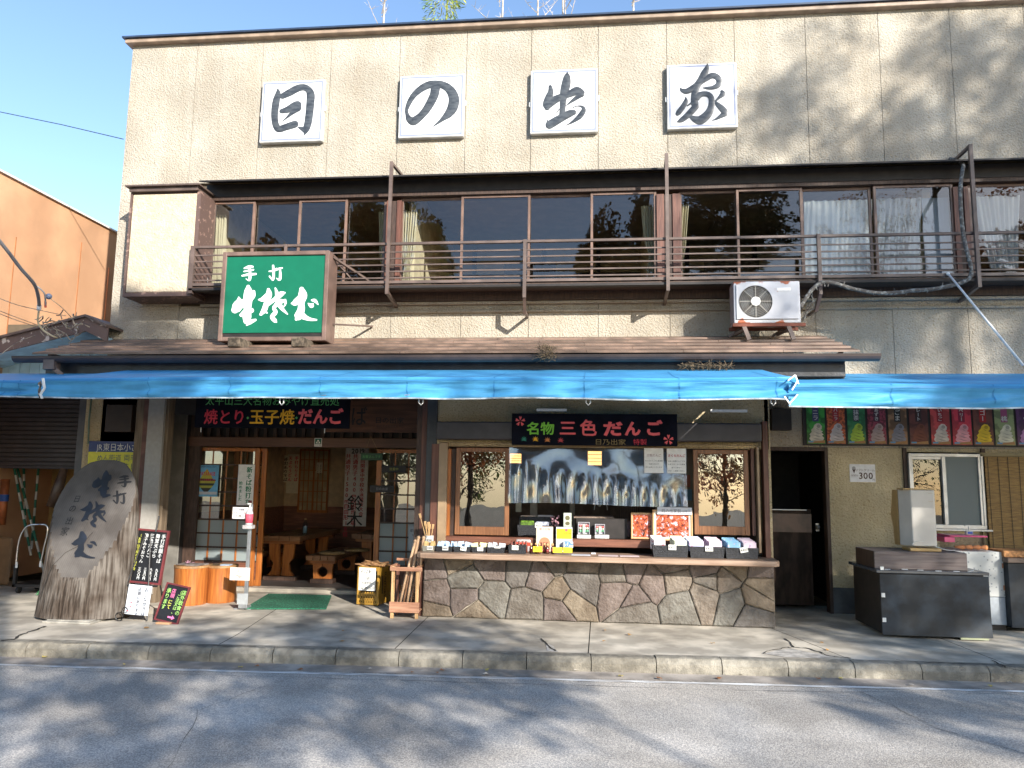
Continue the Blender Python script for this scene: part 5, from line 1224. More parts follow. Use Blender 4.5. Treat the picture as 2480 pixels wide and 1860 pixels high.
for (p, q) in (((216, 1290), (196, 1318)), ((196, 1318), (160, 1338)), ((160, 1338), (135, 1368)), ((135, 1368), (118, 1440))):
    a, b = at(*p, LY - .2), at(*q, LY - .2); ya, yb_ = cuty(0, a[1]) - .003, cuty(0, b[1]) - .003
    if a[1] < .42: ya = LY - .345
    if b[1] < .42: yb_ = LY - .345
    B.beam((a[0], ya, a[1]), (b[0], yb_, b[1]), .007, .003)
B.build('drying_crack', BLACKGAP, lg)
B = MB(); B.box(-5.93, -5.38, LY - .38, LY - .1, .0, .022); B.box(-5.9, -5.4, LY - .35, LY - .05, .022, .034)
B.build('grey_plank', mat('grey_plank', (.33, .31, .27), .85, var=.3), label='grey boards lying under the carved log', cat='board', bevel=.003)

# ================================================================== chalkboards by the log
def leaning(x, y, z, tilt, yaw=0, roll=0):
    M = Matrix.Translation(Vector((x, y, z))) @ Matrix.Rotation(yaw, 4, 'Z') @ Matrix.Rotation(tilt, 4, 'X') @ Matrix.Rotation(roll, 4, 'Y')
    return lambda p: M @ Vector(p)
CHALK = flat('chalk_white', (.72, .73, .72)); CHY = flat('chalk_yellow', (.62, .62, .10)); CHG = flat('chalk_lime', (.35, .62, .15)); CHP = flat('chalk_pink', (.75, .18, .38)); SLATE = mat('blackboard', (.008, .008, .010), .45, var=.3); MAROON = mat('maroon_frame', (.14, .025, .028), .4, var=.2)
# menu board on its easel
yb = -1.95; bl_ = at(297, 1414, yb); br_ = at(392, 1406, yb); tl_ = at(313, 1283, yb - .0); wid, hgt = br_[0] - bl_[0] - .02, tl_[1] - bl_[1]
X = leaning((bl_[0] + br_[0]) / 2, yb, bl_[1] + .01, -.10, -.02, .055)
cb = empty('menu_blackboard', ((bl_[0] + br_[0]) / 2, yb, 0), 'tall maroon framed blackboard menu on an iron easel beside the log', 'blackboard')
B = MB(X); h, wd = hgt, wid; t = .022
B.box(-wd / 2, -wd / 2 + t, -.015, .015, 0, h); B.box(wd / 2 - t, wd / 2, -.015, .015, 0, h); B.box(-wd / 2 + t, wd / 2 - t, -.015, .015, 0, t); B.box(-wd / 2 + t, wd / 2 - t, -.015, .015, h - t, h); B.build('frame', MAROON, cb)
B = MB(X); B.box(-wd / 2 + t, wd / 2 - t, -.004, .008, t, h - t); B.build('slate', SLATE, cb)
B = MB(X); s = .054
for i, (tx, pr_, off) in enumerate((('手打祈願そば', '九五〇円', 0), ('舞茸天ぷら', '八五〇円', 0), ('三色だんご', '三五〇円', 0), ('柚子みそおでん', '三〇〇円', 0))):
    xx = wd / 2 - .06 - i * .070; vtext(B, tx, xx, h - .045, s if i < 3 else .048, -.006, 1.0, .012, -.002); vtext(B, pr_, xx - .012, .045 + 4 * .033, .034, -.006, 1.0, .02)
B.build('chalk_lettering', CHALK, cb)
B = MB(X); vtext(B, '（太平山で採れた柚子を', -wd / 2 + .098, h - .06, .036, -.006, 1.03, .01); vtext(B, '使った自家製みそ）', -wd / 2 + .055, h - .09, .038, -.006, 1.03, .01); B.build('chalk_lettering', CHY, cb)
B = MB(); cxm = (bl_[0] + br_[0]) / 2; IRON = flat('black_iron', (.012, .012, .013), .5)
for sx in (-1, 1): B.tube([(cxm + sx * .03, yb + .05, hgt + bl_[1] - .05), (cxm + sx * .20 - .05, yb - .10, .01)], .008, 6)
B.tube([(cxm + .02, yb + .06, hgt + bl_[1] + .0), (cxm + .10, yb + .35, .01)], .008, 6); B.tube([(cxm + .1, yb + .03, bl_[1] + h - .02), (cxm + .115, yb + .05, bl_[1] + h + .16)], .010, 6); B.beam((cxm - .2, yb - .03, bl_[1] - .01), (cxm + .2, yb - .03, bl_[1] - .01), .02)
for sx in (-1,): 
    cc = Vector((cxm - .16, yb - .13, .05)); B.tube([cc + Vector((.045 * math.cos(a), 0, .045 * math.sin(a))) for a in [k * .5 for k in range(13)]], .006, 5); B.tube([cc + Vector((.06 + .03 * math.cos(a), 0, .07 + .03 * math.sin(a))) for a in [k * .5 for k in range(13)]], .006, 5)
B.build('easel', IRON, cb)
# white sheet below
yb2 = -2.08; a = at(306, 1421, yb2); b = at(357, 1490, yb2)
r = empty('paper_sign', ((a[0] + b[0]) / 2, yb2, b[1]), 'white paper sign with three red arrows hung below the menu blackboard', 'paper sign')
X = leaning((a[0] + b[0]) / 2, yb2, b[1], -.06, 0, .06); w_, h = b[0] - a[0], a[1] - b[1] + .02
B = MB(X); B.box(-w_ / 2, w_ / 2, 0, .005, 0, h); B.build('sheet', flat('cool_white_sheet', (.60, .64, .70)), r)
B = MB(X); vtext(B, 'おしながきは', w_ / 2 - .055, h - .02, .050, -.002, 1.02, .03); vtext(B, '店頭にあります', w_ / 2 - .135, h - .02, .045, -.002, 1.0, .03); B.build('lettering', flat('pen_grey', (.03, .03, .045)), r)
B = MB(X)
for k in range(3): z = .035 + k * .045; xx = -w_ / 2 + .015; B.poly([(xx, z - .003), (xx + .05, z - .003), (xx + .05, z + .003), (xx, z + .003)], -.002); B.poly([(xx + .035, z - .016), (xx + .062, z), (xx + .035, z + .016), (xx + .05, z)], -.0025)
B.build('arrow', flat('pen_red', (.6, .05, .08)), r)
# small blackboard
yb3 = -2.02; a = at(394, 1420, yb3); b = at(375, 1512, yb3 - .06); c = at(437, 1514, yb3 - .06)
w_ = c[0] - b[0] - .01; h = (a[1] - b[1]) / math.cos(.22)
X = leaning((b[0] + c[0]) / 2, yb3 - .10, .012, -.24, 0, .17)
r = empty('small_blackboard', ((b[0] + c[0]) / 2, yb3, 0), 'small leaning blackboard with green writing and a pink arrow before the wooden stump', 'blackboard')
B = MB(X); t = .018
B.box(-w_ / 2, -w_ / 2 + t, -.012, .012, 0, h); B.box(w_ / 2 - t, w_ / 2, -.012, .012, 0, h); B.box(-w_ / 2 + t, w_ / 2 - t, -.012, .012, 0, t); B.box(-w_ / 2 + t, w_ / 2 - t, -.012, .012, h - t, h); B.build('frame', MAROON, r)
B = MB(X); B.box(-w_ / 2 + t, w_ / 2 - t, -.003, .006, t, h - t); B.build('slate', SLATE, r)
B = MB(X); vtext(B, '店外飲食の', w_ / 2 - .05, h - .045, .055, -.005, 1.0, .008); vtext(B, '（ご注文は、', w_ / 2 - .098, h - .055, .045, -.005, .95, .008); vtext(B, '承ります', -w_ / 2 + .055, h - .055, .058, -.005, 1.0, .008); B.build('chalk_lettering', CHG, r)
B = MB(X); vtext(B, '店頭', -w_ / 2 + .115, h - .05, .052, -.005, 1.0, .012)
xx, z = .0, .06; B.poly([(xx, z - .009), (xx + .06, z - .009), (xx + .06, z + .009), (xx, z + .009)], -.005); B.poly([(xx + .05, z - .025), (xx + .085, z), (xx + .05, z + .025)], -.0055); B.build('chalk_lettering', CHP, r)
B = MB(X); vtext(B, 'にて', -w_ / 2 + .115, h - .17, .052, -.005, 1.0, .008); B.build('chalk_lettering', CHY, r)
MB().box(b[0] + .06, b[0] + .22, yb3 - .15, yb3 - .10, .0, .02).build('foot_block', PALEWOODX, r)

# ================================================================== stumps
TOPW = mat('stump_top_wood', (.36, .20, .09), .5, var=.3)
def stump(u, v, wpx, vt, lab, items):
    gx, gy = gd(u, v); ys = gy + .0
    r_ = (at(u + wpx / 2, v, ys)[0] - at(u - wpx / 2, v, ys)[0]) / 2 * .95; h = at(u, vt, ys)[1] - .0
    gy += r_
    root = empty('log_stool', (gx, gy, 0), lab, 'stump', 'polished log stands by the sliding door')
    pr = [(r_ * .97, 0), (r_ * 1.0, .03), (r_ * .96, h * .4), (r_ * .97, h * .8), (r_ * 1.0, h - .03)]
    vs = []; n = 32
    def wob(j, z): return 1 + .03 * math.sin(j * 2 * math.pi / n * 3 + u) + .015 * noise.noise(Vector((j, z * 2, u)))
    for q, z in pr:
        for j in range(n): t = 2 * math.pi * j / n; vs.append((gx + q * math.cos(t) * wob(j, z), gy + q * math.sin(t) * wob(j, z), z))
    B = MB(); B.add(vs, [(i * n + j, i * n + (j + 1) % n, (i + 1) * n + (j + 1) % n, (i + 1) * n + j) for i in range(len(pr) - 1) for j in range(n)]); B.build('log', ORWOOD, root, smooth=True)
    B = MB(); B.add([(gx + r_ * 1.02 * math.cos(2 * math.pi * j / n) * wob(j, h), gy + r_ * 1.02 * math.sin(2 * math.pi * j / n) * wob(j, h), z) for z in (h - .028, h) for j in range(n)], [(j, (j + 1) % n, (j + 1) % n + n, j + n) for j in range(n)] + [tuple(range(n, 2 * n))]); B.build('top', TOPW, root)
    return gx, gy, r_, h
gx, gy, r_, h = stump(438, 1468, 82, 1372, 'polished orange log stand beside the small blackboard, with leaflets on it', 0)
B = MB()
for k in range(4): a = -.3 + k * .12; B.add([Vector((gx, gy, h + .004 + k * .003)) + Matrix.Rotation(a, 3, 'Z') @ Vector(p) for p in ((-.17, -.11, 0), (.17, -.11, 0), (.17, .11, 0), (-.17, .11, 0))], [(0, 1, 2, 3)])
B.build('leaflets', mat('dark_leaflet', (.16, .13, .12), .4, col2=(.35, .3, .28), scale=14), label='fanned dark leaflets on the stump nearer the log sign', cat='leaflets', solid=.002, kind='stuff')
B = MB()
for k in range(9): a = rnd(0, 6.3); p = Vector((gx - .02 + rnd(-.05, .05), gy - .05 + rnd(-.03, .03), h + .03)); B.beam(p, p + Vector((math.cos(a) * .03, math.sin(a) * .03, rnd(0, .03))), .012, .004)
B.build('dried_flower', flat('mauve', (.35, .18, .25)), label='small mauve dried flower sprig lying on the leaflets', cat='flower')
gx, gy, r_, h = stump(515, 1462, 74, 1371, 'polished orange log stand in front of the sliding door, with an ashtray', 1)
B = MB(); B.lathe(gx - .05, gy - .06, [(.045, h + .002), (.05, h + .045), (.042, h + .045), (.038, h + .01)], 16); B.build('ashtray', glass('clear_plastic', (.9, .92, .95), ior=1.5), smooth=True, label='clear glass ashtray on the orange log stand', cat='ashtray')
MB().box(gx + .03, gx + .15, gy - .12, gy - .02, h + .002, h + .012).build('booklet', flat('pale_blue_paper', (.45, .55, .70)), label='pale blue booklet beside the glass ashtray', cat='booklet')
gx, gy = gd(632, 1462)

# ================================================================== sanitizer stand
gx, gy = gd(608, 1478, 0); gy += .12; x = at(597, 1400, gy)[0]
st = empty('sanitizer_stand', (x, gy, 0), 'foot operated hand sanitizer stand on the door side, with two white notices', 'sanitizer stand')
STEEL = mat('brushed_steel', (.42, .44, .46), .35, metal=.6)
zt = at(597, 1280, gy)[1]
MB().box(x - .022, x + .022, gy, gy + .03, .03, zt + .30).build('column', STEEL, st, bevel=.003)
B = MB(); B.box(x - .10, x + .12, gy - .10, gy + .14, .0, .012); B.box(x - .02, x + .09, gy - .14, gy - .02, .02, .05); B.box(x - .02, x + .09, gy - .145, gy - .13, .03, .19); B.build('pedal_base', STEEL, st, bevel=.004)
MB().box(x - .035, x + .10, gy - .15, gy - .146, .07, .20).build('pedal_plate', mat('white_metal_plate', (.55, .58, .6), .3, metal=.4), st)
MB().box(x - .06, x + .06, gy - .07, gy + .03, zt + .0, zt + .045).build('shelf', mat('pale_plastic', (.55, .52, .52), .4), st, bevel=.003)
def npaper(u0, v0, u1, v1, y, lines, cols, nm='notice'):
    a = at(u0, v0, y); b = at(u1, v1, y)
    sh_ = MB().box(a[0], b[0], y, y + .004, b[1], a[1]).build(nm, PAPER, st)
    for (t, zz, sz), c in zip(lines, cols):
        B = MB(); text(B, t, (a[0] + b[0]) / 2, a[1] - (a[1] - b[1]) * zz, sz, y - .0015, .025); B.build('lettering', c, sh_)
    return a, b, sh_
npaper(564, 1228, 609, 1257, gy - .005, [('お客様へ', .22, .024), ('アルコール消毒', .48, .034), ('をお願いします', .75, .024)], [flat('ink_navy', (.02, .03, .15)), RED, BLACKINK])
a, b, sh_ = npaper(558, 1374, 604, 1406, gy - .01, [('足で', .25, .04), ('ペダルを', .45, .018), ('お踏みください', .6, .018)], [flat('print_salmon', (.8, .25, .2))] * 3)
B = MB(); m_ = (a[0] + b[0]) / 2; B.poly([(m_ - .04, b[1] + .055), (m_ + .04, b[1] + .055), (m_, b[1] + .012)], gy - .0115); B.build('arrow', flat('arrow_pale', (.7, .45, .42)), sh_)
bt = empty('sanitizer_bottle', (x, gy - .02, zt + .046), 'sanitizer pump bottle with a pink label, standing on the steel stand', 'bottle')
zb = zt + .046
B = MB(); B.lathe(x, gy - .02, [(.042, zb), (.045, zb + .01), (.045, zb + .15), (.03, zb + .185), (.015, zb + .195), (.015, zb + .21)], 16); B.build('body', flat('milky_plastic', (.62, .60, .62), .3), bt, smooth=True)
B = MB(); B.lathe(x, gy - .02, [(.0462, zb + .025), (.0462, zb + .135)], 16); B.build('label_band', flat('label_pink', (.75, .10, .16)), bt, smooth=True)
B = MB(); B.cyl(x, gy - .02, zb + .21, zb + .26, .008, n=8); B.box(x - .012, x + .012, gy - .07, gy - .01, zb + .255, zb + .27); B.build('pump', WHITEP, bt)

# door mat
P_ = [gd(590, 1477), gd(790, 1477), gd(803, 1445), gd(650, 1441)]
matm = mat('green_bristle', (.03, .19, .105), .95, var=.5, scale=60, bump=1, bscale=200, bdist=.01)
B = MB(); B.add([(p[0], p[1], .006) for p in P_] + [(p[0], p[1], .022) for p in P_], [(4, 5, 6, 7), (0, 1, 5, 4), (1, 2, 6, 5), (2, 3, 7, 6), (3, 0, 4, 7)]); B.build('door_mat', matm, label='green bristle door mat on the step of the entrance', cat='door mat', bevel=.004)

# yellow bottle crate with kindling
gx, gy = gd(885, 1466); cr_ = empty('bottle_crate', (gx + .1, gy + .15, 0), 'yellow plastic bottle crate with a paper price sign in the entrance', 'crate')
CY_ = mat('crate_yellow', (.42, .23, .035), .4, var=.15); z1 = at(885, 1372, gy)[1]
rot = Matrix.Translation(Vector((gx - .10, gy, 0))) @ Matrix.Rotation(R_(-8), 4, 'Z')
XC = lambda p: rot @ Vector(p)
cw, cdp, ch_ = .27, .36, z1
B = MB(XC)
for (x, y) in ((0, 0), (cw, 0), (0, cdp), (cw, cdp)): B.box(x - .015, x + .015, y - .015, y + .015, .01, ch_)
B.box(0, cw, -.012, .012, .01, .04); B.box(0, cw, -.012, .012, ch_ - .05, ch_); B.box(0, cw, cdp - .01, cdp + .01, .01, ch_); B.box(-.012, .012, 0, cdp, .01, ch_); B.box(cw - .012, cw + .012, 0, cdp, .01, ch_)
B.build('frame', CY_, cr_, bevel=.004)
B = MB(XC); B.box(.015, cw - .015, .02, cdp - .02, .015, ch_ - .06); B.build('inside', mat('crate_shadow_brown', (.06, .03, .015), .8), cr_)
B = MB(XC)
for k in range(9): B.beam((k * cw / 8, -.006, .04), (min(cw, k * cw / 8 + .07), -.006, .17), .006, .012); B.beam((k * cw / 8, -.008, .17), (min(cw, k * cw / 8 + .07), -.008, .04), .006, .012)
for z in (.07, .14): B.beam((0, -.007, z), (cw, -.007, z), .006, .012)
B.build('lattice', CY_, cr_)
XS = lambda p: rot @ Vector((cw + .0145 + (-p[1]) * 1.0, p[0], p[2]))
B = MB(XS); k = 0
Bt = MB(); text(Bt, 'SUNTORY', 0, 0, .085, 0, .03)
Bt.v = [(.19 + p[2], 0, ch_ * .5 - p[0] * .8) for p in Bt.v]
B.add([(p[0], -.001, p[2]) for p in Bt.v], Bt.f); B.build('lettering', BLACKINK, cr_)
B = MB(XS); B.box(.09, .12, -.001, 0, .14, ch_ - .12); B.build('side_slot', BLACKGAP, cr_)
B = MB(XC); B.box(.01, cw - .03, -.022, -.018, .19, ch_ - .01); pap = B.build('price_paper', PAPER, cr_)
B = MB(XC); text(B, 'そば粉', .11, ch_ - .06, .06, -.024, 0); text(B, '1袋', .13, ch_ - .14, .05, -.024, 0); text(B, '（殻器使用）', .12, ch_ - .20, .034, -.024, 0); text(B, '￥300円', .13, .22, .055, -.024, 0); B.build('lettering', BLACKINK, pap)
B = MB(XC)
for k in range(26):
    a = rnd(-.3, .3); x = rnd(-.02, cw); y = rnd(-.03, cdp); B.beam((x - .08, y, ch_ + rnd(-.01, .05)), (x + .10, y + a * .2, ch_ + rnd(.0, .05)), rnd(.012, .035), rnd(.006, .018))
B.build('wood_shavings', mat('kindling', (.52, .30, .13), .8, col2=(.25, .12, .05), scale=14), label='bundle of rough wood shavings piled on the yellow crate', cat='kindling', kind='stuff')

# wooden rack with wrapped canes
gx, gy = gd(945, 1497); gx1 = gd(1017, 1499)[0]; z1 = at(945, 1375, gy)[1]
rk = empty('cane_rack', ((gx + gx1) / 2, gy + .1, 0), 'open reddish wooden rack between the yellow crate and the stone counter', 'rack')
W_ = gx1 - gx
for (x, y) in ((gx + .02, gy), (gx1 - .04, gy), (gx + .02, gy + .22), (gx1 - .04, gy + .22)): MB().box(x - .018, x + .018, y - .018, y + .018, 0, z1 + .02).build('leg', PALEWOOD if y == gy else REDWOODZ, rk, bevel=.003)
RK = wood('rack_cedar', (.50, .27, .17), (.30, .14, .08), 'x', .6)
MB().box(gx - .01, gx1 - .005, gy - .035, gy - .02, .07, .19).build('front_board', RK, rk, bevel=.003)
MB().box(gx - .012, gx1 + .02, gy - .045, gy - .02, z1 - .03, z1 + .015).build('rail', RK, rk, bevel=.003)
MB().box(gx - .01, gx1, gy + .24, gy + .26, z1 + .06, z1 + .09).build('rail', RK, rk, bevel=.003)
for x in (gx - .002, gx1 - .03): MB().box(x - .012, x + .012, gy - .018, gy + .24, z1 + .0, z1 + .03).build('rail', RK, rk)
MB().box(gx, gx1 - .02, gy - .018, gy + .23, .075, .09).build('shelf', RK, rk)
CANE = [mat('cane_pale', (.62, .40, .24), .5, var=.25, scale=12), mat('cane_brown', (.33, .18, .10), .5, var=.3, scale=12), mat('cane_dark', (.17, .10, .07), .5, var=.3)]
zc = at(1010, 1300, gy + .05)[1]
for k in range(7):
    bx = gx + .08 + k * .033 + rnd(-.01, .01); tx_ = gx1 - .10 + k * .016 + rnd(-.015, .015); y0 = gy + .04 + .03 * (k % 3)
    a, b = Vector((bx, y0, .092)), Vector((tx_, y0 + .05, zc - rnd(0, .06)))
    o = MB().tube([a, a.lerp(b, .5) + Vector((rnd(-.006, .006), 0, 0)), b], [.014, .015, .016], 8); o.ball(tuple(b), .022, 8, 5)
    o.build('walking_cane', CANE[k % 3], smooth=True, label=('pale', 'brown', 'dark')[k % 3] + ' wooden cane wrapped in film, number %s across the cedar rack' % ('one', 'two', 'three', 'four', 'five', 'six', 'seven')[k], cat='cane', group='wrapped canes in the rack')
B = MB(); a, b = Vector((gx + .17, gy + .06, .093)), Vector((gx1 - .06, gy + .10, zc + .02))
def film(s, t):
    p = a.lerp(b, t); th = s * 2 * math.pi; rr = (.12 - .055 * t) * (1 + .12 * noise.noise(Vector((math.cos(th) * 2, math.sin(th) * 2, t * 6)))); return p + Vector((math.cos(th) * rr, math.sin(th) * rr * .5, 0))
B.grid(film, 24, 14); B.build('plastic_film', glass('crinkled_film', (.93, .93, .93), wavy=.9, wscale=22, ior=1.35), smooth=True, label='crinkled clear film sleeve round the canes in the rack', cat='plastic film')
# leaflet sheet hanging from the counter end
poster('paper_notice', 'pale notice sheet hanging on the glass door behind the canes', 990, 1275, 1026, 1334, EY - .035, flat('greyish_paper', (.50, .54, .58)), cat='notice')
B = MB(); p = at(1008, 1292, EY - .037); text(B, '都市農園', p[0], p[1] + .04, .045, EY - .037, .02); text(B, 'CAMPUS', p[0], p[1] - .02, .03, EY - .037, .02); B.build('notice_lettering', flat('pen_grey', (.03, .03, .045)), label='lettering printed on the pale notice behind the canes', cat='lettering')

# ================================================================== dining room furniture
def table_set(name, lab, cat, x, y, w_, d, h, th, grp, m=ORWOODX, planks=3):
    r = empty(name, (x, y, .03), lab, cat, grp)
    for k in range(planks): MB().box(x - w_ / 2, x + w_ / 2, y - d / 2 + d * k / planks + .003, y - d / 2 + d * (k + 1) / planks - .003, h - th, h).build('plank', m, r, bevel=.01)
    for s in (-1, 1):
        xx = x + s * (w_ / 2 - .25)
        B = MB(); zz = h - th - .06
        prof_ = [(-.16, .08), (-.10, .15), (-.13, .30), (-.06, .40), (-.09, zz - .03), (-.15, zz), (.15, zz), (.09, zz - .03), (.06, .40), (.13, .30), (.10, .15), (.16, .08)]
        sc_ = d / .62
        B.prism_axis([(y + p * sc_, max(.09, q if q < .5 else q)) for p, q in prof_], xx - .03, xx + .03, 'x'); B.build('leg', ORWOOD, r)
        B = MB(); B.box(xx - .05, xx + .05, y - d * .42, y + d * .42, .03, .09); B.box(xx - .05, xx + .05, y - d * .45, y + d * .45, h - th - .062, h - th - .001); B.build('cross_foot', DKBROWN, r, bevel=.006)
    return r
DT = wood('dining_wood', (.30, .15, .07), (.16, .07, .03), 'x', .4)
def endtable(name, lab, cat, u0, u1, vt, y, depth, h, grp, leg='solid'):
    """table seen end-on: its short end faces the street"""
    x0, z = at(u0, vt, y); x1 = at(u1, vt, y)[0]; r = empty(name, ((x0 + x1) / 2, y + depth / 2, .03), lab, cat, grp); n = 4
    for k in range(n): MB().box(x0 + (x1 - x0) * k / n + .003, x0 + (x1 - x0) * (k + 1) / n - .003, y, y + depth, z - .075, z).build('plank', DT, r, bevel=.006)
    w_ = x1 - x0; c = (x0 + x1) / 2
    for q, yy in enumerate((y + .12, y + depth - .25)):
        MB().box(x0 + w_ * .06, x1 - w_ * .06, yy - .03, yy + .09, z - .125, z - .077).build('cross_rail', ORWOODX, r, bevel=.005)
        zz = z - .127
        if leg == 'solid':
            for s in (-1, 1):
                pr = [(c + s * w_ * .02, .10), (c + s * w_ * .05, zz), (c + s * w_ * .30, zz), (c + s * w_ * .28, zz * .62), (c + s * w_ * .18, zz * .5), (c + s * w_ * .22, zz * .3), (c + s * w_ * .32, .10)]
                MB().prism(pr, yy, yy + .06).build('leg', ORWOOD, r, bevel=.006)
        else:
            hole = [(c + w_ * .17 * math.cos(t), zz * .62 + w_ * .17 * math.sin(t)) for t in [2 * math.pi * k / 16 for k in range(16)]]
            for s in (-1, 1):
                hh = [p for p in hole if (p[0] - c) * s >= -1e-6]; hh.sort(key=lambda p: p[1])
                pr = [(c + s * .004, .10)] + [(c + s * .004, hh[0][1])] + hh + [(c + s * .004, hh[-1][1]), (c + s * .004, zz), (c + s * w_ * .34, zz), (c + s * w_ * .30, .10)]
                MB().prism(pr, yy, yy + .06).build('leg', ORWOOD, r)
        MB().box(x0 + w_ * .12, x1 - w_ * .12, yy - .05, yy + .12, .03, .098).build('foot', DKBROWN, r, bevel=.006)
    return r, x0, x1, z
t1_, tx0, tx1, tz = endtable('dining_table', 'thick plank table facing the doorway with a shapely pedestal', 'table', 624, 728, 1297, 1.2, 1.9, .7, 'plank tables in the dining room')
sb, bx0, bx1, bz = endtable('stool_bench', 'plank bench with a round hole in its leg, two straw cushions on top', 'bench', 740, 812, 1345, 1.0, 1.5, .42, 'plank benches in the dining room', 'hole')
sb2, cx0, cx1, cz2 = endtable('stool_bench', 'plank bench half behind the sliding door, one straw cushion on top', 'bench', 560, 625, 1338, 1.25, 1.4, .42, 'plank benches in the dining room', 'hole')
o = copy_tree(t1_); move(o, 1.25, .75, 0); o['label'] = 'plank table deeper in the room, below the swimming banner'
o = copy_tree(sb); move(o, 1.05, .65, 0); o['label'] = 'plank bench deeper in the room before the glass door'
STRAWM = mat('straw_cushion', (.42, .28, .12), .9, col2=(.28, .17, .07), scale=40, bump=.6, bscale=90)
for (x, y, z, lab) in (((bx0 + bx1) / 2 + .08, 1.3, bz, 'round straw cushion at the near end of the holed bench'), ((bx0 + bx1) / 2 + .30, 1.85, bz, 'round straw cushion further along the holed bench'), ((cx0 + cx1) / 2 - .05, 1.6, cz2, 'round straw cushion beside the sliding door')):
    MB().lathe(x, y, [(.19, z + .002), (.205, z + .02), (.19, z + .038), (.02, z + .040)], 24).build('straw_cushion', STRAWM, smooth=True, label=lab, cat='cushion', group='straw cushions on the benches')
bx_, bz_ = at(738, 1296, 1.7); 
b0 = empty('water_bottle', (bx_, 1.7, tz), 'clear water bottle standing on the plank table', 'bottle')
B = MB(); B.lathe(bx_, 1.7, [(.04, tz + .002), (.042, tz + .16), (.02, tz + .20), (.018, tz + .225)], 14); B.build('body', glass('bottle_glass', (.7, .8, .85), ior=1.5), b0, smooth=True)
MB().lathe(bx_, 1.7, [(.034, tz + .02), (.034, tz + .13)], 14).build('water', flat('bottle_water', (.25, .32, .38), .1), b0, smooth=True); MB().cyl(bx_, 1.7, tz + .226, tz + .25, .018).build('cap', PALEWOOD, b0)
# swimming banner
y = 3.0; x0, z1 = at(838, 1085, y); x1, z0 = at(886, 1275, y)
r = empty('swimming_banner', ((x0 + x1) / 2, y, z0), 'hanging white banner with red columns of congratulation lettering in the dining room', 'banner')
MB().box(x0, x1, y, y + .005, z0, z1).build('sheet', flat('banner_white', (.62, .58, .55)), r)
B = MB()
for i, t in enumerate(('祝回関東中学校水泳競技大会', '共通男子400m自由形出場', '共通男子1500m自由形10位')):
    vtext(B, t, x1 - .10 - i * .135, z1 - .10, .098 if i else .085, y - .002, 1.0, .05)
B.build('lettering', flat('banner_red', (.42, .03, .04)), r)
B = MB(); text(B, '鈴', (x0 + x1) / 2, z0 + .40, .30, y - .002, .03); text(B, '木', (x0 + x1) / 2, z0 + .12, .30, y - .002, .03); text(B, '2019', (x0 + x1) / 2 + .02, z1 - .05, .12, y - .002, .03); B.build('lettering', BLACKINK, r)
# menu slips on the rear wall
MS = flat('aged_menu_paper', (.72, .65, .50)); k = 0
for (u0, v0, u1, v1, lab, n) in ((643, 1103, 662, 1168, 'row of narrow menu slips near the sliding door', 4), (668, 1103, 694, 1168, 'row of narrow menu slips in the middle of the rear wall', 5), (697, 1100, 722, 1195, 'tall pinkish menu sheet beside the paper window', 2), (767, 1120, 780, 1146, 'small price paper on the paper window', 2), (670, 1165, 682, 1208, 'dark tall postcard hanging below the menu slips', 0)):
    y = 4.42 if u0 != 767 else 4.34
    r, x0, x1, z0, z1 = poster('menu_paper', lab, u0, v0, u1, v1, y, MS if n else flat('dark_card', (.05, .05, .05)), cat='menu')
    if n:
        B = MB()
        for i in range(n): vtext(B, ('手打もりそば', '天ぷらうどん', '山菜そば', '焼とり五本', '甘酒みそ田楽')[i], x1 - (x1 - x0) * (i + .5) / n, z1 - .04, min(.08, (z1 - z0) / 7), y - .002, 1.05, .03)
        B.build('lettering', BLACKINK if k != 2 else RED, r)
    k += 1
# little hanging boards
for (u, v, w_, lab, ytop) in ((900, 1106, 52, 'little green hanging board, topmost of the three by the glass door', 1057), (954, 1136, 58, 'little black hanging board, middle of the three by the glass door', 1086), (925, 1184, 58, 'little black hanging board, lowest of the three by the glass door', 1150)):
    y = EY - .12; x0, z1 = at(u - w_ / 2, v - 9, y); x1, z0 = at(u + w_ / 2, v + 9, y)
    r = empty('hanging_board', ((x0 + x1) / 2, y, z0), lab, 'sign', 'little hanging boards at the entrance')
    MB().box(x0, x1, y, y + .012, z0, z1).build('board', flat('board_green', (.02, .06, .03)) if v < 1120 else BLACKW, r, bevel=.002)
    B = MB(); c = at(u - 2, ytop, y); B.beam((x0 + .05, y + .005, z1), (c[0], y + .005, c[1]), .004); B.beam((x1 - .05, y + .005, z1), (c[0], y + .005, c[1]), .004); B.build('cord', mat('jute', (.3, .2, .1), .9), r)
    B = MB(); text(B, {1106: 'お客さんです', 1136: '営業中', 1184: '日の出家'}[v], (x0 + x1) / 2, (z0 + z1) / 2, .045, y - .002, .02); B.build('lettering', {1106: GRN, 1136: flat('lettering_dull_yellow', (.3, .3, .05)), 1184: flat('lettering_grey', (.3, .28, .28))}[v], r)
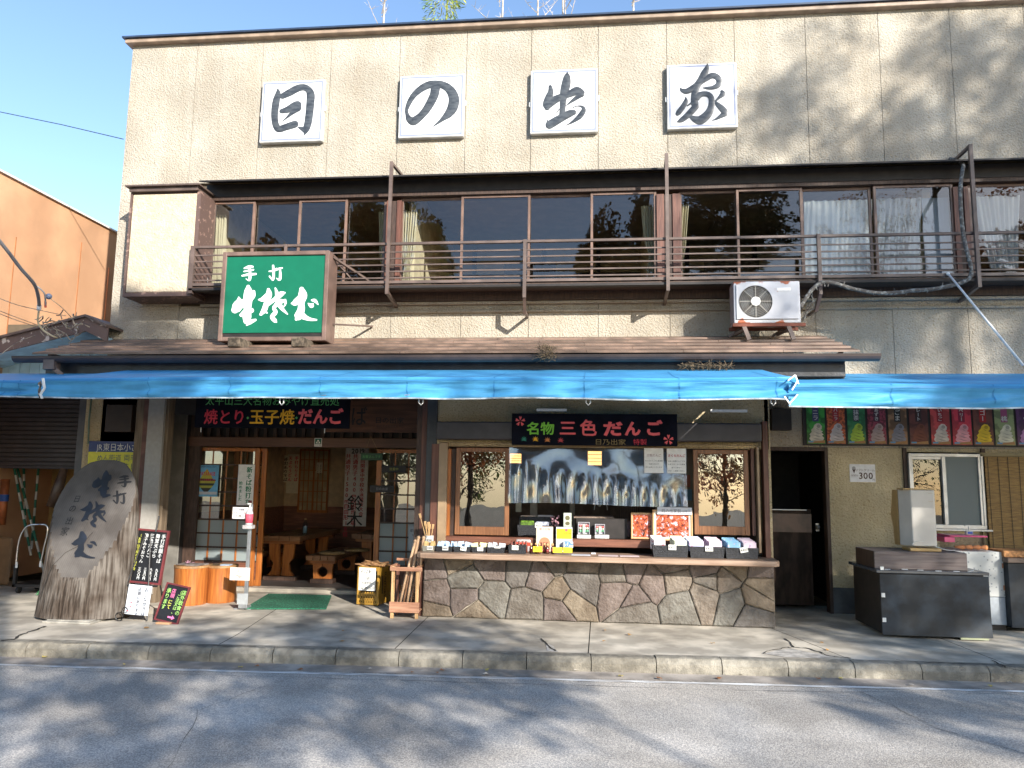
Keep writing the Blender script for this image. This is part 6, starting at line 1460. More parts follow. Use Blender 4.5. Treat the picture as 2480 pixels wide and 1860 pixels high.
# ================================================================== goods on the counter
CT = .771
ORD = ['first', 'second', 'third', 'fourth', 'fifth', 'sixth', 'seventh', 'eighth']
BASK = mat('black_woven_basket', (.016, .018, .024), .55, var=.5, scale=60, bump=.7, bscale=90)
TAGW = flat('tag_white', (.76, .76, .72))
def price(xc, y, zc, s, w_=.075, h=.042, roll=0, par=None, m=TAGW):
    M = Matrix.Translation(Vector((xc, y, zc))) @ Matrix.Rotation(-.12, 4, 'X') @ Matrix.Rotation(roll, 4, 'Y'); X = lambda p: M @ Vector(p)
    B = MB(X); B.box(-w_ / 2, w_ / 2, 0, .002, -h / 2, h / 2); t = B.build('price_tag', m, par)
    B = MB(X); text(B, s, 0, 0, h * .72, -.001, .01, .92, .9); B.build('lettering', BLACKINK, t)
def basket(u0, u1, vt, y0, depth, lab, grp, zb=CT, flare=.0, cat='basket', uy=None, m=BASK, open_=True):
    x0 = at(u0, 1340, y0)[0]; x1 = at(u1, 1340, y0)[0]; zt = at((u0 + u1) / 2, vt, y0)[1]
    r = empty('basket', ((x0 + x1) / 2, y0 + depth / 2, zb), lab, cat, grp)
    t = .007; f = flare
    def wall(a, b, inn):  # a,b bottom xy; top pushed outwards by flare
        pass
    B = MB(); c = ((x0 + x1) / 2, y0 + depth / 2)
    def P2(x, y, z): k = (z - zb) / max(1e-6, zt - zb); return (c[0] + (x - c[0]) * (1 - f + f * k), c[1] + (y - c[1]) * (1 - f + f * k), z)
    o = [(x0, y0), (x1, y0), (x1, y0 + depth), (x0, y0 + depth)]; i_ = [(x0 + t, y0 + t), (x1 - t, y0 + t), (x1 - t, y0 + depth - t), (x0 + t, y0 + depth - t)]
    vs = [P2(*p, zb + .001) for p in o] + [P2(*p, zt) for p in o] + [P2(*p, zt) for p in i_] + [P2(*p, zb + .012) for p in i_]
    fs = []
    for q in range(4): w2 = (q + 1) % 4; fs += [(q, w2, w2 + 4, q + 4), (q + 4, w2 + 4, w2 + 8, q + 8), (q + 8, w2 + 8, w2 + 12, q + 12)]
    fs += [(0, 3, 2, 1), (12, 13, 14, 15)]
    B.add(vs, fs); B.build('body', m, r)
    B = MB()
    for k in range(5): z = zb + (zt - zb) * (k + .5) / 5.2; p, q = P2(x0, y0, z), P2(x1, y0, z); B.box(p[0], q[0], p[1] - .0025, p[1] + .001, z - .005, z + .004)
    B.build('weave_band', m, r)
    return r, x0, x1, zt
small = [(1022, 1052, 'small clear tray of pale sticks at the end of the counter', '¥500', (.60, .42, .18)), (1053, 1096, 'small black basket of pale blue packets', '¥400', (.40, .55, .72)), (1097, 1140, 'small black basket with a white card and blue packet', '¥400', (.45, .58, .70)),
         (1141, 1177, 'small black basket of pale yellow packets', '¥300', (.72, .66, .36)), (1178, 1223, 'small black basket of silvery wrapped packets', '¥', (.45, .46, .50))]
for i, (u0, u1, lab, pr_, col) in enumerate(small):
    r, x0, x1, zt = basket(u0, u1, 1322 + i * .9, -1.36, .16, lab, 'small baskets along the counter', flare=.12, m=BASK if i else mat('clear_tray', (.35, .33, .28), .2))
    k = 0
    for q in range(5):
        xc = x0 + (x1 - x0) * (q + .6) / 5.4; y = -1.35 + .04 * (q % 3) + .01; hh = rnd(.035, .055); tl = rnd(-.3, .3)
        M = Matrix.Translation(Vector((xc, y + .03, zt - .045))) @ Matrix.Rotation(tl, 4, 'Y') @ Matrix.Rotation(-.3, 4, 'X')
        B = MB(lambda p, M=M: M @ Vector(p)); B.box(-.022, .022, -.006, .006, 0, hh + .045)
        B.build('packet', mat('packet_%d' % i, col, .35, col2=tuple(min(1, c * 1.25) for c in col), scale=30), label=ORD[q] + (' pale stick packet in the clear tray at the counter end', ' pale blue packet in the small black basket next to the clear tray', ' blue packet beside a white card in the third small basket', ' pale yellow packet in the small counter basket', ' silvery wrapped packet in the small basket before the pepper tubes')[i], cat='packet', group='packets in counter basket %s' % ('one', 'two', 'three', 'four', 'five')[i], bevel=.002)
    price((x0 + x1) / 2 + .02, -1.372, zt - .022, pr_, .07, .045, (0, 0, .15, 0, 0)[i], r) if pr_ != '¥' else price((x0 + x1) / 2 + .02, -1.368, zt + .0, ' ', .07, .018, .02, r)
# tall cup of bamboo ear picks
x, z = at(1040, 1320, -1.15)
cp = empty('spatula_cup', (x, -1.15, CT), 'cup of pale wooden spatulas at the end of the counter', 'cup'); MB().lathe(x, -1.15, [(.045, CT + .001), (.05, CT + .17), (.045, CT + .17), (.04, CT + .02)], 16).build('cup', TAGW, cp, smooth=True)
price(x + .01, -1.215, CT + .12, '¥200', .085, .05, .05, cp)
PW = mat('spatula_wood', (.66, .42, .20), .6, var=.2)
for k in range(8):
    a = rnd(-.35, .35); l = rnd(.22, .26) if k else .36; a = a if k else -.28; p = Vector((x + a * .05, -1.15 + rnd(-.02, .02), CT + .03)); q = p + Vector((math.sin(a) * l, rnd(-.02, .02), math.cos(a) * l))
    B = MB(); B.beam(p, q, .009, .006); B.beam(q, q + (q - p).normalized() * .055, .026, .008); B.build('wooden_spatula', PW, label=ORD[k] + ' pale wooden spatula standing in the counter cup' if k else 'longest wooden spatula leaning out of the counter cup', cat='spatula', group='spatulas in the cup' if k else None)
# baskets with bottles of spice
r, x0, x1, zt = basket(1231, 1274, 1320, -1.38, .18, 'black basket holding red brown wooden pepper tubes', 'small baskets along the counter', flare=.06)
price(x0 + .08, -1.392, zt - .03, '¥700', .075, .05, 0, r)
for k in range(5):
    xx = x0 + .03 + k * .042; B = MB(); B.lathe(xx, -1.30 + .02 * (k % 2), [(.018, CT + .014), (.018, CT + .10), (.010, CT + .12), (.014, CT + .135), (.002, CT + .14)], 12); B.build('pepper_tube', flat('lacquer_red_brown', (.16, .035, .02), .3), smooth=True, label=ORD[k] + ' turned red brown pepper tube in the black basket', cat='pepper tube', group='pepper tubes')
x, z = at(1268, 1318, -1.10)
r = empty('sweet_bag', (x, -1.12, CT), 'clear bag with a red label behind the pepper tubes', 'bag')
B = MB(); B.box(x - .09, x + .09, -1.15, -1.09, CT + .002, CT + .15); B.build('bag', mat('milky_bag', (.45, .40, .40), .25), r, bevel=.02, seg=2)
MB().box(x - .085, x + .085, -1.154, -1.150, CT + .075, CT + .115).build('label', flat('bag_red', (.70, .06, .03)), r)
# small bottles of spice oil with wooden caps
for k in range(6):
    u = 1286 + k * 10 + (k % 2) * 2; y = -1.28 + .05 * (k % 2); x = at(u, 1330, y)[0]
    r = empty('spice_bottle', (x, y, CT), ORD[k] + ' little brown spice bottle with a wooden cap, counted from the yellow price card', 'bottle', 'spice bottles on the counter')
    MB().lathe(x, y, [(.017, CT + .001), (.019, CT + .01), (.019, CT + .065), (.010, CT + .08), (.010, CT + .088)], 12).build('body', flat('brown_glass', (.10, .035, .02), .12), r, smooth=True)
    MB().lathe(x, y, [(.013, CT + .089), (.014, CT + .108), (.010, CT + .118)], 12).build('cap', PW, r, smooth=True)
    MB().lathe(x, y, [(.0195, CT + .022), (.0195, CT + .052)], 12).build('label', flat('label_wine', (.28, .05, .05)), r, smooth=True)
def card(u0, v0, u1, v1, y, lab, m, cat='card', lines=(), lm=BLACKINK, back=.0, name='display_card', grp=None):
    x0, z1 = at(u0, v0, y); x1, z0 = at(u1, v1, y); r = empty(name, ((x0 + x1) / 2, y, z0), lab, cat, grp)
    MB().box(x0, x1, y, y + .004, z0, z1).build('sheet', m, r)
    for (t, fx, fz, s) in lines:
        B = MB(); text(B, t, x0 + (x1 - x0) * fx, z1 - (z1 - z0) * fz, s, y - .0012, .02); B.build('lettering', lm, r)
    return r, x0, x1, z0, z1
YC = flat('card_yellow', (.80, .60, .03))
card(1291, 1323, 1313, 1337, -1.37, 'yellow price card before the spice bottles', YC, lines=(('極上七味', .55, .25, .02), ('￥1,300', .5, .7, .018)))
r, x0, x1, z0, z1 = card(1299, 1275, 1339, 1336, -1.12, 'poster of brown bottles under an orange arch behind the spice bottles', flat('poster_cream', (.68, .55, .46)), lines=(('極上七味', .5, .10, .032),), lm=RED)
B = MB(); c = (x0 + x1) / 2; B.poly([(c + .065 * math.cos(t), z0 + .10 + .065 * math.sin(t)) for t in [math.pi * k / 12 for k in range(13)]] + [(c - .065, z0 + .02), (c + .065, z0 + .02)], -1.1215); B.build('arch', flat('poster_orange', (.52, .22, .12)), r)
for k in range(3): B = MB(); B.box(c - .05 + k * .035, c - .03 + k * .035, -1.1235, -1.122, z0 + .025, z0 + .105); B.build('bottle_print', flat('print_brown', (.12, .03, .02)), r)
r, x0, x1, z0, z1 = card(1347, 1276, 1386, 1337, -1.13, 'poster with a yellow sky band behind the yellow price cards', flat('poster_sky', (.58, .62, .66)), lines=(('ゆず七味', .7, .25, .022),), lm=RED)
B = MB(); B.quad(x0 + .006, x1 - .006, z0 + (z1 - z0) * .52, z1 - .02, -1.1312); B.build('yellow_band', flat('band_yellow', (.78, .50, .02)), r)
B = MB(); B.disc(x0 + .12, -1.132, z1 - .035, .016); B.build('red_seal', PINK, r)
B = MB(); B.poly([(x0 + .01, z0 + .03), (x0 + .06, z0 + .08), (x0 + .10, z0 + .04), (x0 + .15, z0 + .07), (x1 - .006, z0 + .03), (x1 - .006, z0 + .01), (x0 + .01, z0 + .01)], -1.132); B.build('mountain_print', flat('print_blue', (.10, .25, .5)), r)
MB().box(x0 + .085, x1 + .01, -1.20, -1.15, CT + .06, CT + .14).build('towel_pack', mat('blue_wave_towel', (.10, .22, .42), .6, col2=(.65, .7, .75), scale=30, lo=.48, hi=.52), label='blue and white wave pattern pack before the sky poster', cat='pack', bevel=.008)
card(1339, 1325, 1362, 1339, -1.36, 'yellow price card before the wave pattern pack', YC, lines=(('ゆず', .6, .28, .018), ('￥648', .55, .72, .018)), lm=RED)
card(1364, 1325, 1386, 1339, -1.36, 'yellow price card nearest the flat leaflets', YC, lines=(('青とう', .6, .28, .018), ('￥648', .55, .72, .018)), lm=RED)
r, x0, x1, z0, z1 = card(1365, 1242, 1384, 1276, -.96, 'tall leaning picture card above the sky poster', flat('card_grey_green', (.45, .50, .42)), name='picture_card'); B = MB(); B.disc((x0 + x1) / 2, -.962, z1 - .06, .028); B.disc((x0 + x1) / 2, -.962, z0 + .04, .022, sx=1.2); B.build('print', flat('print_olive', (.12, .11, .05)), r)
# dark basket of leaf bags inside the window
zb_ = at(1290, 1298, -.9)[1]
r, x0, x1, zt = basket(1252, 1336, 1272, -.90, .25, 'dark basket of green and pale bags just inside the serving window', None, zb=zb_, flare=.05)
MB().box(x0, x1, -.64, -.62, zb_, zb_ + .22).build('back_panel', BASK, r)
for k, (a, b, c, col) in enumerate(((.03, .20, .07, (.13, .24, .03)), (.22, .38, .06, (.45, .48, .60)))):
    MB().box(x0 + a, x0 + b, -.86 + .02 * k, -.80, zt - .03, zt + c - .02).build('food_bag', mat('food_bag_%d' % k, col, .35, var=.5, scale=24), label=('green leafy food bag in the dark window basket', 'pale printed food bag in the dark window basket')[k], cat='bag', bevel=.01)
price(x0 + .26, -.912, zt + .0, '¥600', .085, .055, .03, r)
card(1261, 1248, 1297, 1256, -.60, 'narrow beige strip card behind the dark window basket', flat('beige_card', (.55, .42, .34)))
card(1302, 1247, 1339, 1276, -.62, 'plain grey card leaning inside the serving window', flat('grey_card', (.34, .33, .35)))
# blossom sprig
B = MB()
for k in range(26): p = at(1344 + rnd(-9, 9), 1262 + rnd(-14, 12), -.7 + rnd(-.05, .05)); B.disc(p[0], -.7 + rnd(-.05, .05), p[1], .012, 5)
B.build('blossom_sprig', flat('blossom_pink', (.42, .22, .26)), label='sprig of pink blossom inside the serving window', cat='flowers', kind='stuff')
# ledge line and dumpling trays
LZ = at(1430, 1305, -.98)[1]
MB().box(at(1395, 1300, -.95)[0], at(1520, 1300, -.95)[0], -.90, -.885, LZ + .002, LZ + .24).build('display_board', BLACKW, label='black upright board behind the dumpling trays', cat='board')
B = MB(); a, b = at(1390, 1250, -.8), at(1486, 1260, -.8); B.box(a[0], b[0], -.86, -.5, a[1] - .02, a[1] + .0); B.build('glass_case_top', GREYWOOD, label='thin wooden shelf edge over the dumpling trays', cat='shelf')
for (u0, v0, u1, v1, lab) in ((1400, 1264, 1428, 1294, 'clear tray of red white and green dumplings, the larger one'), (1441, 1269, 1465, 1294, 'clear tray of red white and green dumplings, the smaller one')):
    y = -.955; x0, z1 = at(u0, v0, y); x1, z0 = at(u1, v1, y); r = empty('dumpling_tray', ((x0 + x1) / 2, y, z0), lab, 'dumpling tray', 'dumpling trays on the window ledge')
    B = MB(); B.box(x0, x1, y + .012, y + .016, z0, z1); B.box(x0, x0 + .006, y - .02, y + .012, z0, z1); B.box(x1 - .006, x1, y - .02, y + .012, z0, z1); B.box(x0 + .006, x1 - .006, y - .02, y + .012, z1 - .006, z1); B.build('tray', flat('tray_grey', (.42, .42, .47), .3), r)
    n = 4; bw = (x1 - x0 - .02) / n
    for c, m_ in ((0, flat('dumpling_green', (.20, .50, .30))), (1, flat('dumpling_white', (.72, .70, .58))), (2, flat('dumpling_pink', (.72, .18, .18)))):
        for q in range(n):
            zz = z0 + .03 + c * (z1 - z0 - .05) / 3.0 + (0 if c < 2 else .0); B = MB(); B.ball((x0 + .012 + bw * (q + .5), y, zz + .008), bw * .5, 8, 5); B.build('dumpling', m_, r, smooth=True)
    B = MB(); c = (x0 + x1) / 2; B.box(c - .014, c + .014, y - .024, y - .022, z0 + .02, z1 - .03); B.build('band_label', flat('label_celadon', (.50, .60, .45)), r)
for (u0, u1, lab) in ((1398, 1431, 'white price strip in front of the larger dumpling tray'), (1441, 1475, 'white price strip in front of the smaller dumpling tray')):
    card(u0, 1295, u1, 1304, -1.0, lab, PAPER, lines=(('三色だんご', .35, .5, .018), ('￥600', .78, .5, .018)))
# flat leaflets on the counter
for (u0, u1, lab) in ((1384, 1430, 'bluish printed sheet lying flat on the counter'), (1449, 1497, 'pinkish sheet lying flat on the counter next to the bluish one'), (1501, 1548, 'pinkish sheet lying flat nearest the towel baskets')):
    x0, x1 = at(u0, 1345, -1.37)[0], at(u1, 1345, -1.37)[0]; MB().box(x0, x1, -1.41, -1.27, CT + .0015, CT + .006).build('leaflet', flat('sheet_%d' % (u0 > 1440), ((.55, .58, .66), (.60, .50, .52))[u0 > 1440]), label=lab, cat='leaflet', group='sheets lying on the counter')
MB().box(at(1432, 1335, -1.2)[0], at(1443, 1335, -1.2)[0], -1.2, -1.18, CT + .001, CT + .018).build('card_clip', flat('clip_white', (.6, .6, .62)), label='tiny white card clip behind the flat sheets', cat='clip')
# framed autumn photographs
def autumn(name, seed):
    m = bpy.data.materials.new(name); m.use_nodes = True; n = m.node_tree; b = n.nodes['Principled BSDF']; b.inputs['Roughness'].default_value = .3
    ge = n.nodes.new('ShaderNodeNewGeometry'); no = n.nodes.new('ShaderNodeTexNoise'); no.inputs['Scale'].default_value = 26; no.inputs['Detail'].default_value = 6; no.inputs['Distortion'].default_value = .8
    mp = n.nodes.new('ShaderNodeMapping'); mp.inputs['Location'].default_value = (seed, seed, 0); n.links.new(ge.outputs['Position'], mp.inputs[0]); n.links.new(mp.outputs[0], no.inputs['Vector'])
    r = n.nodes.new('ShaderNodeValToRGB'); e = r.color_ramp.elements; e[0].position = .33; e[0].color = (.03, .01, .012, 1); e[1].position = .66; e[1].color = (.62, .62, .72, 1)
    for p, c in ((.42, (.25, .03, .015)), (.50, (.55, .12, .03)), (.57, (.45, .10, .08))): q = e.new(p); q.color = (*c, 1)
    n.links.new(no.outputs[0], r.inputs[0]); n.links.new(r.outputs[0], b.inputs['Base Color']); return m
def framed(u0, v0, u1, v1, y, lab, mw, seed):
    x0, z1 = at(u0, v0, y); x1, z0 = at(u1, v1, y); r = empty('framed_photograph', ((x0 + x1) / 2, y, z0), lab, 'framed photograph', 'framed autumn photographs on the counter')
    t = .018; B = MB(); B.box(x0, x0 + t, y - .01, y + .012, z0, z1); B.box(x1 - t, x1, y - .01, y + .012, z0, z1); B.box(x0 + t, x1 - t, y - .01, y + .012, z0, z0 + t); B.box(x0 + t, x1 - t, y - .01, y + .012, z1 - t, z1); B.build('frame', PALEWOOD, r, bevel=.003)
    MB().box(x0 + t, x1 - t, y + .002, y + .010, z0 + t, z1 - t).build('mount', flat('mount_cream', (.66, .62, .50)), r)
    MB().box(x0 + t + mw, x1 - t - mw, y, y + .0015, z0 + t + mw, z1 - t - mw).build('photograph', autumn('autumn_%d' % seed, seed), r)
    B = MB(); c = (x0 + x1) / 2; yy = y - .0012
    for k in range(7): B.beam((c + .02, yy, z0 + t + mw + .01), (c + rnd(-.12, .12) * (x1 - x0) / .4, yy, z0 + rnd(.35, .8) * (z1 - z0)), .004, .0006)
    B.build('branch_print', BLACKINK, r)
framed(1528, 1241, 1582, 1306, -.99, 'slim framed photograph of orange maples, partly behind the wider one', .004, 3)
framed(1580, 1234, 1678, 1311, -1.05, 'wide framed photograph of red maple branches with a cream mount', .026, 9)
card(1592, 1228, 1676, 1247, -1.075, 'white caption card reading 日の出家前 on top of the wide photograph frame', flat('caption_white', (.60, .62, .66)), lines=(('日の出家前', .40, .5, .046), ('の紅葉です', .83, .55, .022)))
# baskets of folded cloth packets
CL = [((.72, .66, .66), (.55, .10, .15)), ((.62, .64, .48), (.30, .42, .55)), ((.50, .52, .72), (.55, .18, .30)), ((.70, .50, .60), (.55, .30, .45)), ((.24, .48, .70), (.70, .50, .55)), ((.62, .50, .58), (.30, .20, .40))]
q_ = 0
for (u0, u1, vt, lab, roll, sets) in ((1580, 1668, 1321, 'black woven basket of cloth packets under the wide photograph', 0, ((1580, 1612, 'white packets with red flowers'), (1628, 1662, 'pale yellow packets'))),
                                (1670, 1756, 1324, 'black woven basket of cloth packets between the two others', 0, ((1664, 1704, 'lilac packets with pink flowers'), (1712, 1748, 'pink packets'))),
                                (1757, 1838, 1327, 'black woven basket of cloth packets nearest the red brown post', -.2, ((1756, 1792, 'sky blue packets'), (1796, 1832, 'pale mauve packets')))):
    r, x0, x1, zt = basket(u0, u1, vt, -1.36, .22, lab, 'woven baskets of cloth packets', flare=.08)
    price(x0 + (x1 - x0) * .55, -1.374, zt - .02, '¥400', .085, .058, roll, r)
    for (a, b, what) in sets:
        xa, xb = at(a, 1300, -1.33)[0], at(b, 1300, -1.33)[0]
        mm = mat('cloth_packet_%d' % q_, CL[q_][0], .5, col2=CL[q_][1], scale=28, lo=.34, hi=.42, detail=2); me2 = mat('cloth_side_%d' % q_, tuple(min(.8, c * 1.1) for c in CL[q_][0]), .5)
        for k in range(6):
            y = -1.335 + k * .026; sh_ = -.008 * k + rnd(-.004, .004); h = .115 + .008 * k
            M = Matrix.Translation(Vector((xa + .022 + sh_, y, zt - .055))) @ Matrix.Rotation(-.12, 4, 'X') @ Matrix.Rotation(rnd(-.03, .03), 4, 'Y'); B = MB(lambda p, M=M: M @ Vector(p))
            B.box(0, xb - xa - .022, -.007, .007, 0, h); B.build('cloth_packet', mm if k in (0, 3) else me2, label=ORD[k] + ' folded cloth packet from the front among the ' + what, cat='cloth packet', group=what + ' in the woven baskets', bevel=.003)
        q_ += 1
# clear vinyl sheet in the serving window
VX0, VX1 = at(1233, 1090, SY - .045)[0], at(1662, 1090, SY - .045)[0]; VZ1, VZ0 = at(1450, 1086, SY - .045)[1], at(1450, 1222, SY - .045)[1]
def vin(a, b):
    x = VX0 + (VX1 - VX0) * a; k = max(0, min(1, (b - .50 + .34 * math.exp(-(a / .16) ** 2) + .12 * math.sin(a * 5)) * 3)) ** 1.3
    return (x, SY - .03 - .07 * b + k * (.014 * math.sin(a * 17 * 2 * math.pi + 2.5 * math.sin(a * 9)) + .006 * math.sin(a * 61 + 6 * b)) + .016 * noise.noise(Vector((a * 7, b * 2.5, 3))), VZ1 + (VZ0 - VZ1) * b + .012 * math.sin(a * 6) * b)
B = MB(); B.grid(vin, 340, 30); B.f = [f[::-1] for f in B.f]
VINYL = glass('clear_vinyl', (.93, .94, .95), wavy=.05, wscale=4, ior=2.5, rough=.10, frost=.16)
B.build('vinyl_sheet', VINYL, smooth=True, label='clear rippled vinyl sheet hanging in the serving window', cat='vinyl sheet')
# paper lanterns (lit)
GLOW = mat('lantern_glow', (.8, .55, .25), .6, emis=(1.0, .52, .16), estr=1.6)
for (u0, v0, u1, v1, lab) in ((1424, 1092, 1457, 1127, 'glowing slatted paper lantern behind the vinyl sheet, under the signboard'), (1233, 1098, 1260, 1122, 'glowing slatted paper lantern behind the vinyl sheet, beside the sliding window')):
    y = -.35; x0, z1 = at(u0, v0, y); x1, z0 = at(u1, v1, y); r = empty('paper_lantern', ((x0 + x1) / 2, y, z0), lab, 'lantern', 'lit lanterns in the serving window')
    MB().box(x0, x1, y, y + .14, z0, z1).build('shade', GLOW, r)
    B = MB()
    for k in range(5): z = z0 + (z1 - z0) * k / 4; B.box(x0 - .008, x1 + .008, y - .008, y + .148, z - .005, z + .003)
    B.build('slat', PALEWOODX, r)
# things dimly seen inside the stall
for k, (u0, v0, u1, v1, y, c, lab) in enumerate(((1285, 1120, 1300, 1290, 1.6, (.35, .33, .30), 'pale vertical curtain strip deep in the stall'), (1380, 1170, 1392, 1290, 1.8, (.30, .28, .25), 'pale door post deep in the stall'), (1250, 1150, 1262, 1240, 1.0, (.45, .47, .42), 'white roll hanging in the stall'),
                                                 (1488, 1262, 1526, 1300, .1, (.20, .13, .13), 'brown cardboard box inside the stall'), (1462, 1268, 1490, 1300, .4, (.26, .25, .20), 'grey box beside the cardboard box in the stall'), (1690, 1200, 1810, 1285, .4, (.30, .19, .09), 'tan counter front seen through the sliding window'))):
    x0, z1 = at(u0, v0, y); x1, z0 = at(u1, v1, y); MB().box(x0, x1, y, y + .1 if k != 5 else y + .03, z0, z1).build(('curtain_strip', 'door_post', 'paper_roll', 'cardboard_box', 'grey_box', 'inner_counter')[k], flat('stall_thing_%d' % k, c, .6), label=lab, cat=('curtain', 'post', 'paper roll', 'box', 'box', 'counter')[k], bevel=.004)
B = MB()
for k in range(10): x = at(1500 + k * 5, 1230, 1.0)[0]; B.box(x, x + .012, 1.0, 1.02, .9, 1.6)
B.build('slatted_screen', DKBROWN, label='dark slatted screen inside the stall', cat='screen')
B = MB(); cx_, cz_ = at(1455, 1235, .3); B.tube([(cx_ + .09 * math.cos(t), .3, cz_ + .12 * math.sin(t)) for t in [math.pi * k / 10 for k in range(11)]], .006, 6); B.ball((cx_ - .02, .3, cz_ + .07), .03); B.build('wire_handle_bag', flat('wire_grey', (.3, .3, .3)), label='wire handled holder inside the stall', cat='holder')
for (u0, v0, u1, v1, c, lab) in ((1656, 1150, 1672, 1180, (.35, .12, .08), 'small red print on the inner wall by the sliding window'), (1772, 1130, 1802, 1190, (.12, .12, .25), 'blue violet poster on the stall wall'), (1658, 1185, 1676, 1212, (.08, .2, .32), 'small blue print on the inner wall'), (1700, 1150, 1722, 1220, (.10, .16, .22), 'dull blue calendar on the stall wall')):
    poster('wall_print', lab, u0, v0, u1, v1, .6, flat('print_c%d' % u0, c), cat='print')
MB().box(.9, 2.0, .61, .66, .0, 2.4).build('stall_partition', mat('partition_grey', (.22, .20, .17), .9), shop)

# ================================================================== right hand pavement: chest freezer and friends
FB = mat('dark_slate_panel', (.024, .036, .052), .48, var=.5, scale=5, grime=.5, spec=.35)
cA, cB = gd(2128, 1549), gd(2378, 1551)
fx0, fx1, fy = 3.10, 4.19, -1.52; fz = at(2250, 1383, fy)[1]
fr2 = empty('chest_freezer', ((fx0 + fx1) / 2, fy + .4, 0), 'dark slate panelled chest counter on the pavement with a plank block on top', 'chest')
MB().box(fx0 + .01, fx1 - .01, fy + .03, fy + .86, .04, fz - .035).build('carcass', BLACKW, fr2, bevel=.006)
bow = MB(); bow.grid(lambda a, b: (fx0 + .012 + (fx1 - fx0 + .02) * a, fy + .022 - .05 * max(0, (.35 - b)) ** 1.5 * (0.6 + a) , .03 + (fz - .075) * b), 8, 12)
bow.build('front_panel', FB, fr2, solid=-.008)
B = MB(); B.box(fx0 - .03, fx1 + .03, fy - .01, fy + .90, fz - .033, fz); B.build('lid', mat('slate_lid', (.07, .08, .095), .25, spec=.7), fr2, bevel=.005)
MB().box(fx1 - .30, fx1 - .02, fy - .02, fy + .0, .012, .03).build('bottom_strip', mat('greenish_strip', (.3, .32, .2), .5), fr2)
for (u, v) in ((2122, 1377), (2127, 1441), (2132, 1501)):
    x, z = at(u, v, fy); MB().box(max(x - .02, fx0 + .014), max(x + .015, fx0 + .05), fy - .002, fy + .006, z - .022, z + .022).build('hinge_tab', WHITEP, fr2)
for i, (u, v) in enumerate(((2150, 1379), (2192, 1379), (2230, 1381), (2274, 1383), (2318, 1384), (2352, 1386))):
    x, z = at(u, v, fy); B = MB(); B.beam((x - .03, fy + .012, z), (x + .03, fy + .012, z + (0 if i < 5 else .02)), .012, .006); B.build('tape_scrap', flat('tape_grey', (.5, .54, .58)), fr2)
bx0, bx1, by, bz1 = at(2118, 1350, fy + .12)[0], at(2342, 1350, fy + .12)[0], fy + .12, at(2230, 1338, fy + .12)[1]
wb = empty('plank_block', ((bx0 + bx1) / 2, by + .3, fz), 'grey weathered plank platform lying on the dark chest', 'platform')
PB = wood('grey_purple_plank', (.22, .18, .165), (.12, .09, .085), 'x', .7, bump=.5)
MB().box(bx0, bx1, by, by + .03, fz + .001, bz1).build('front_plank', PB, wb, bevel=.003); MB().box(bx0, bx0 + .03, by + .032, by + .60, fz + .001, bz1).build('side_plank', DKBROWN, wb)
for k in range(5): MB().box(bx0 + .001, bx1, by + .032 + k * .114, by + .142 + k * .114, bz1 - .02, bz1 + .002).build('top_plank', PB, wb, bevel=.002)
# white tower appliance
ay2 = by + .12; tx0, tx1 = at(2206, 1330, ay2)[0], at(2277, 1330, ay2)[0]; tz0 = bz1 + .003; tz1 = at(2230, 1183, ay2)[1]
ta = empty('white_column_appliance', ((tx0 + tx1) / 2, ay2 + .1, tz0), 'tall white metal column appliance with tan rims on the plank platform', 'appliance')
TAN = flat('tan_plastic', (.50, .33, .14), .45)
WM = mat('off_white_enamel', (.62, .60, .57), .35, var=.06, grime=.12)
c0, c1 = tx0 + .03, tx1 - .02
MB().prism_axis([(c0, ay2), (c1 - .015, ay2), (c1, ay2 + .015), (c1, ay2 + .17), (c0 - .08, ay2 + .17), (c0 - .08, ay2 + .14)], tz0 + .055, tz1 - .015, 'z').build('body', WM, ta, bevel=.012, seg=2)
B = MB(); B.box(tx0 - .02, tx1 + .005, ay2 - .03, ay2 + .20, tz0, tz0 + .035); B.build('base', TAN, ta, bevel=.008); B = MB(); B.box(c0 - .085, c1 + .005, ay2 - .004, ay2 + .175, tz1 - .014, tz1); B.build('top_rim', TAN, ta, bevel=.003)
zk = tz0 + (tz1 - tz0) * .53
MB().prism_axis([(ay2 + .18, tz0 + .05), (ay2 + .18, tz1 - .02), (ay2 + .30, tz1 - .02), (ay2 + .38, zk + .02), (ay2 + .32, zk - .12), (ay2 + .30, tz0 + .05)], c0 - .085, c0 - .03, 'x').build('rear_cover', TAN, ta)
for k in range(2): MB().box(c1 - .075, c1 - .03, ay2 - .0012, ay2, tz1 - .055 - k * .09, tz1 - .05 - k * .09).build('sticker', flat('sticker_tan', (.5, .4, .3)), ta)
cp_ = [at(2209, 1320, ay2 - .03), at(2214, 1313, ay2), at(2240, 1312, ay2), at(2270, 1325, ay2), at(2300, 1333, ay2), at(2315, 1333, ay2 + .05)]
MB().tube(cr([(p[0], ay2 - .035 + .02 * i, p[1]) for i, p in enumerate(cp_)], 5), .006, 6).build('power_cord', flat('cord_white', (.6, .6, .57)), ta, smooth=True)
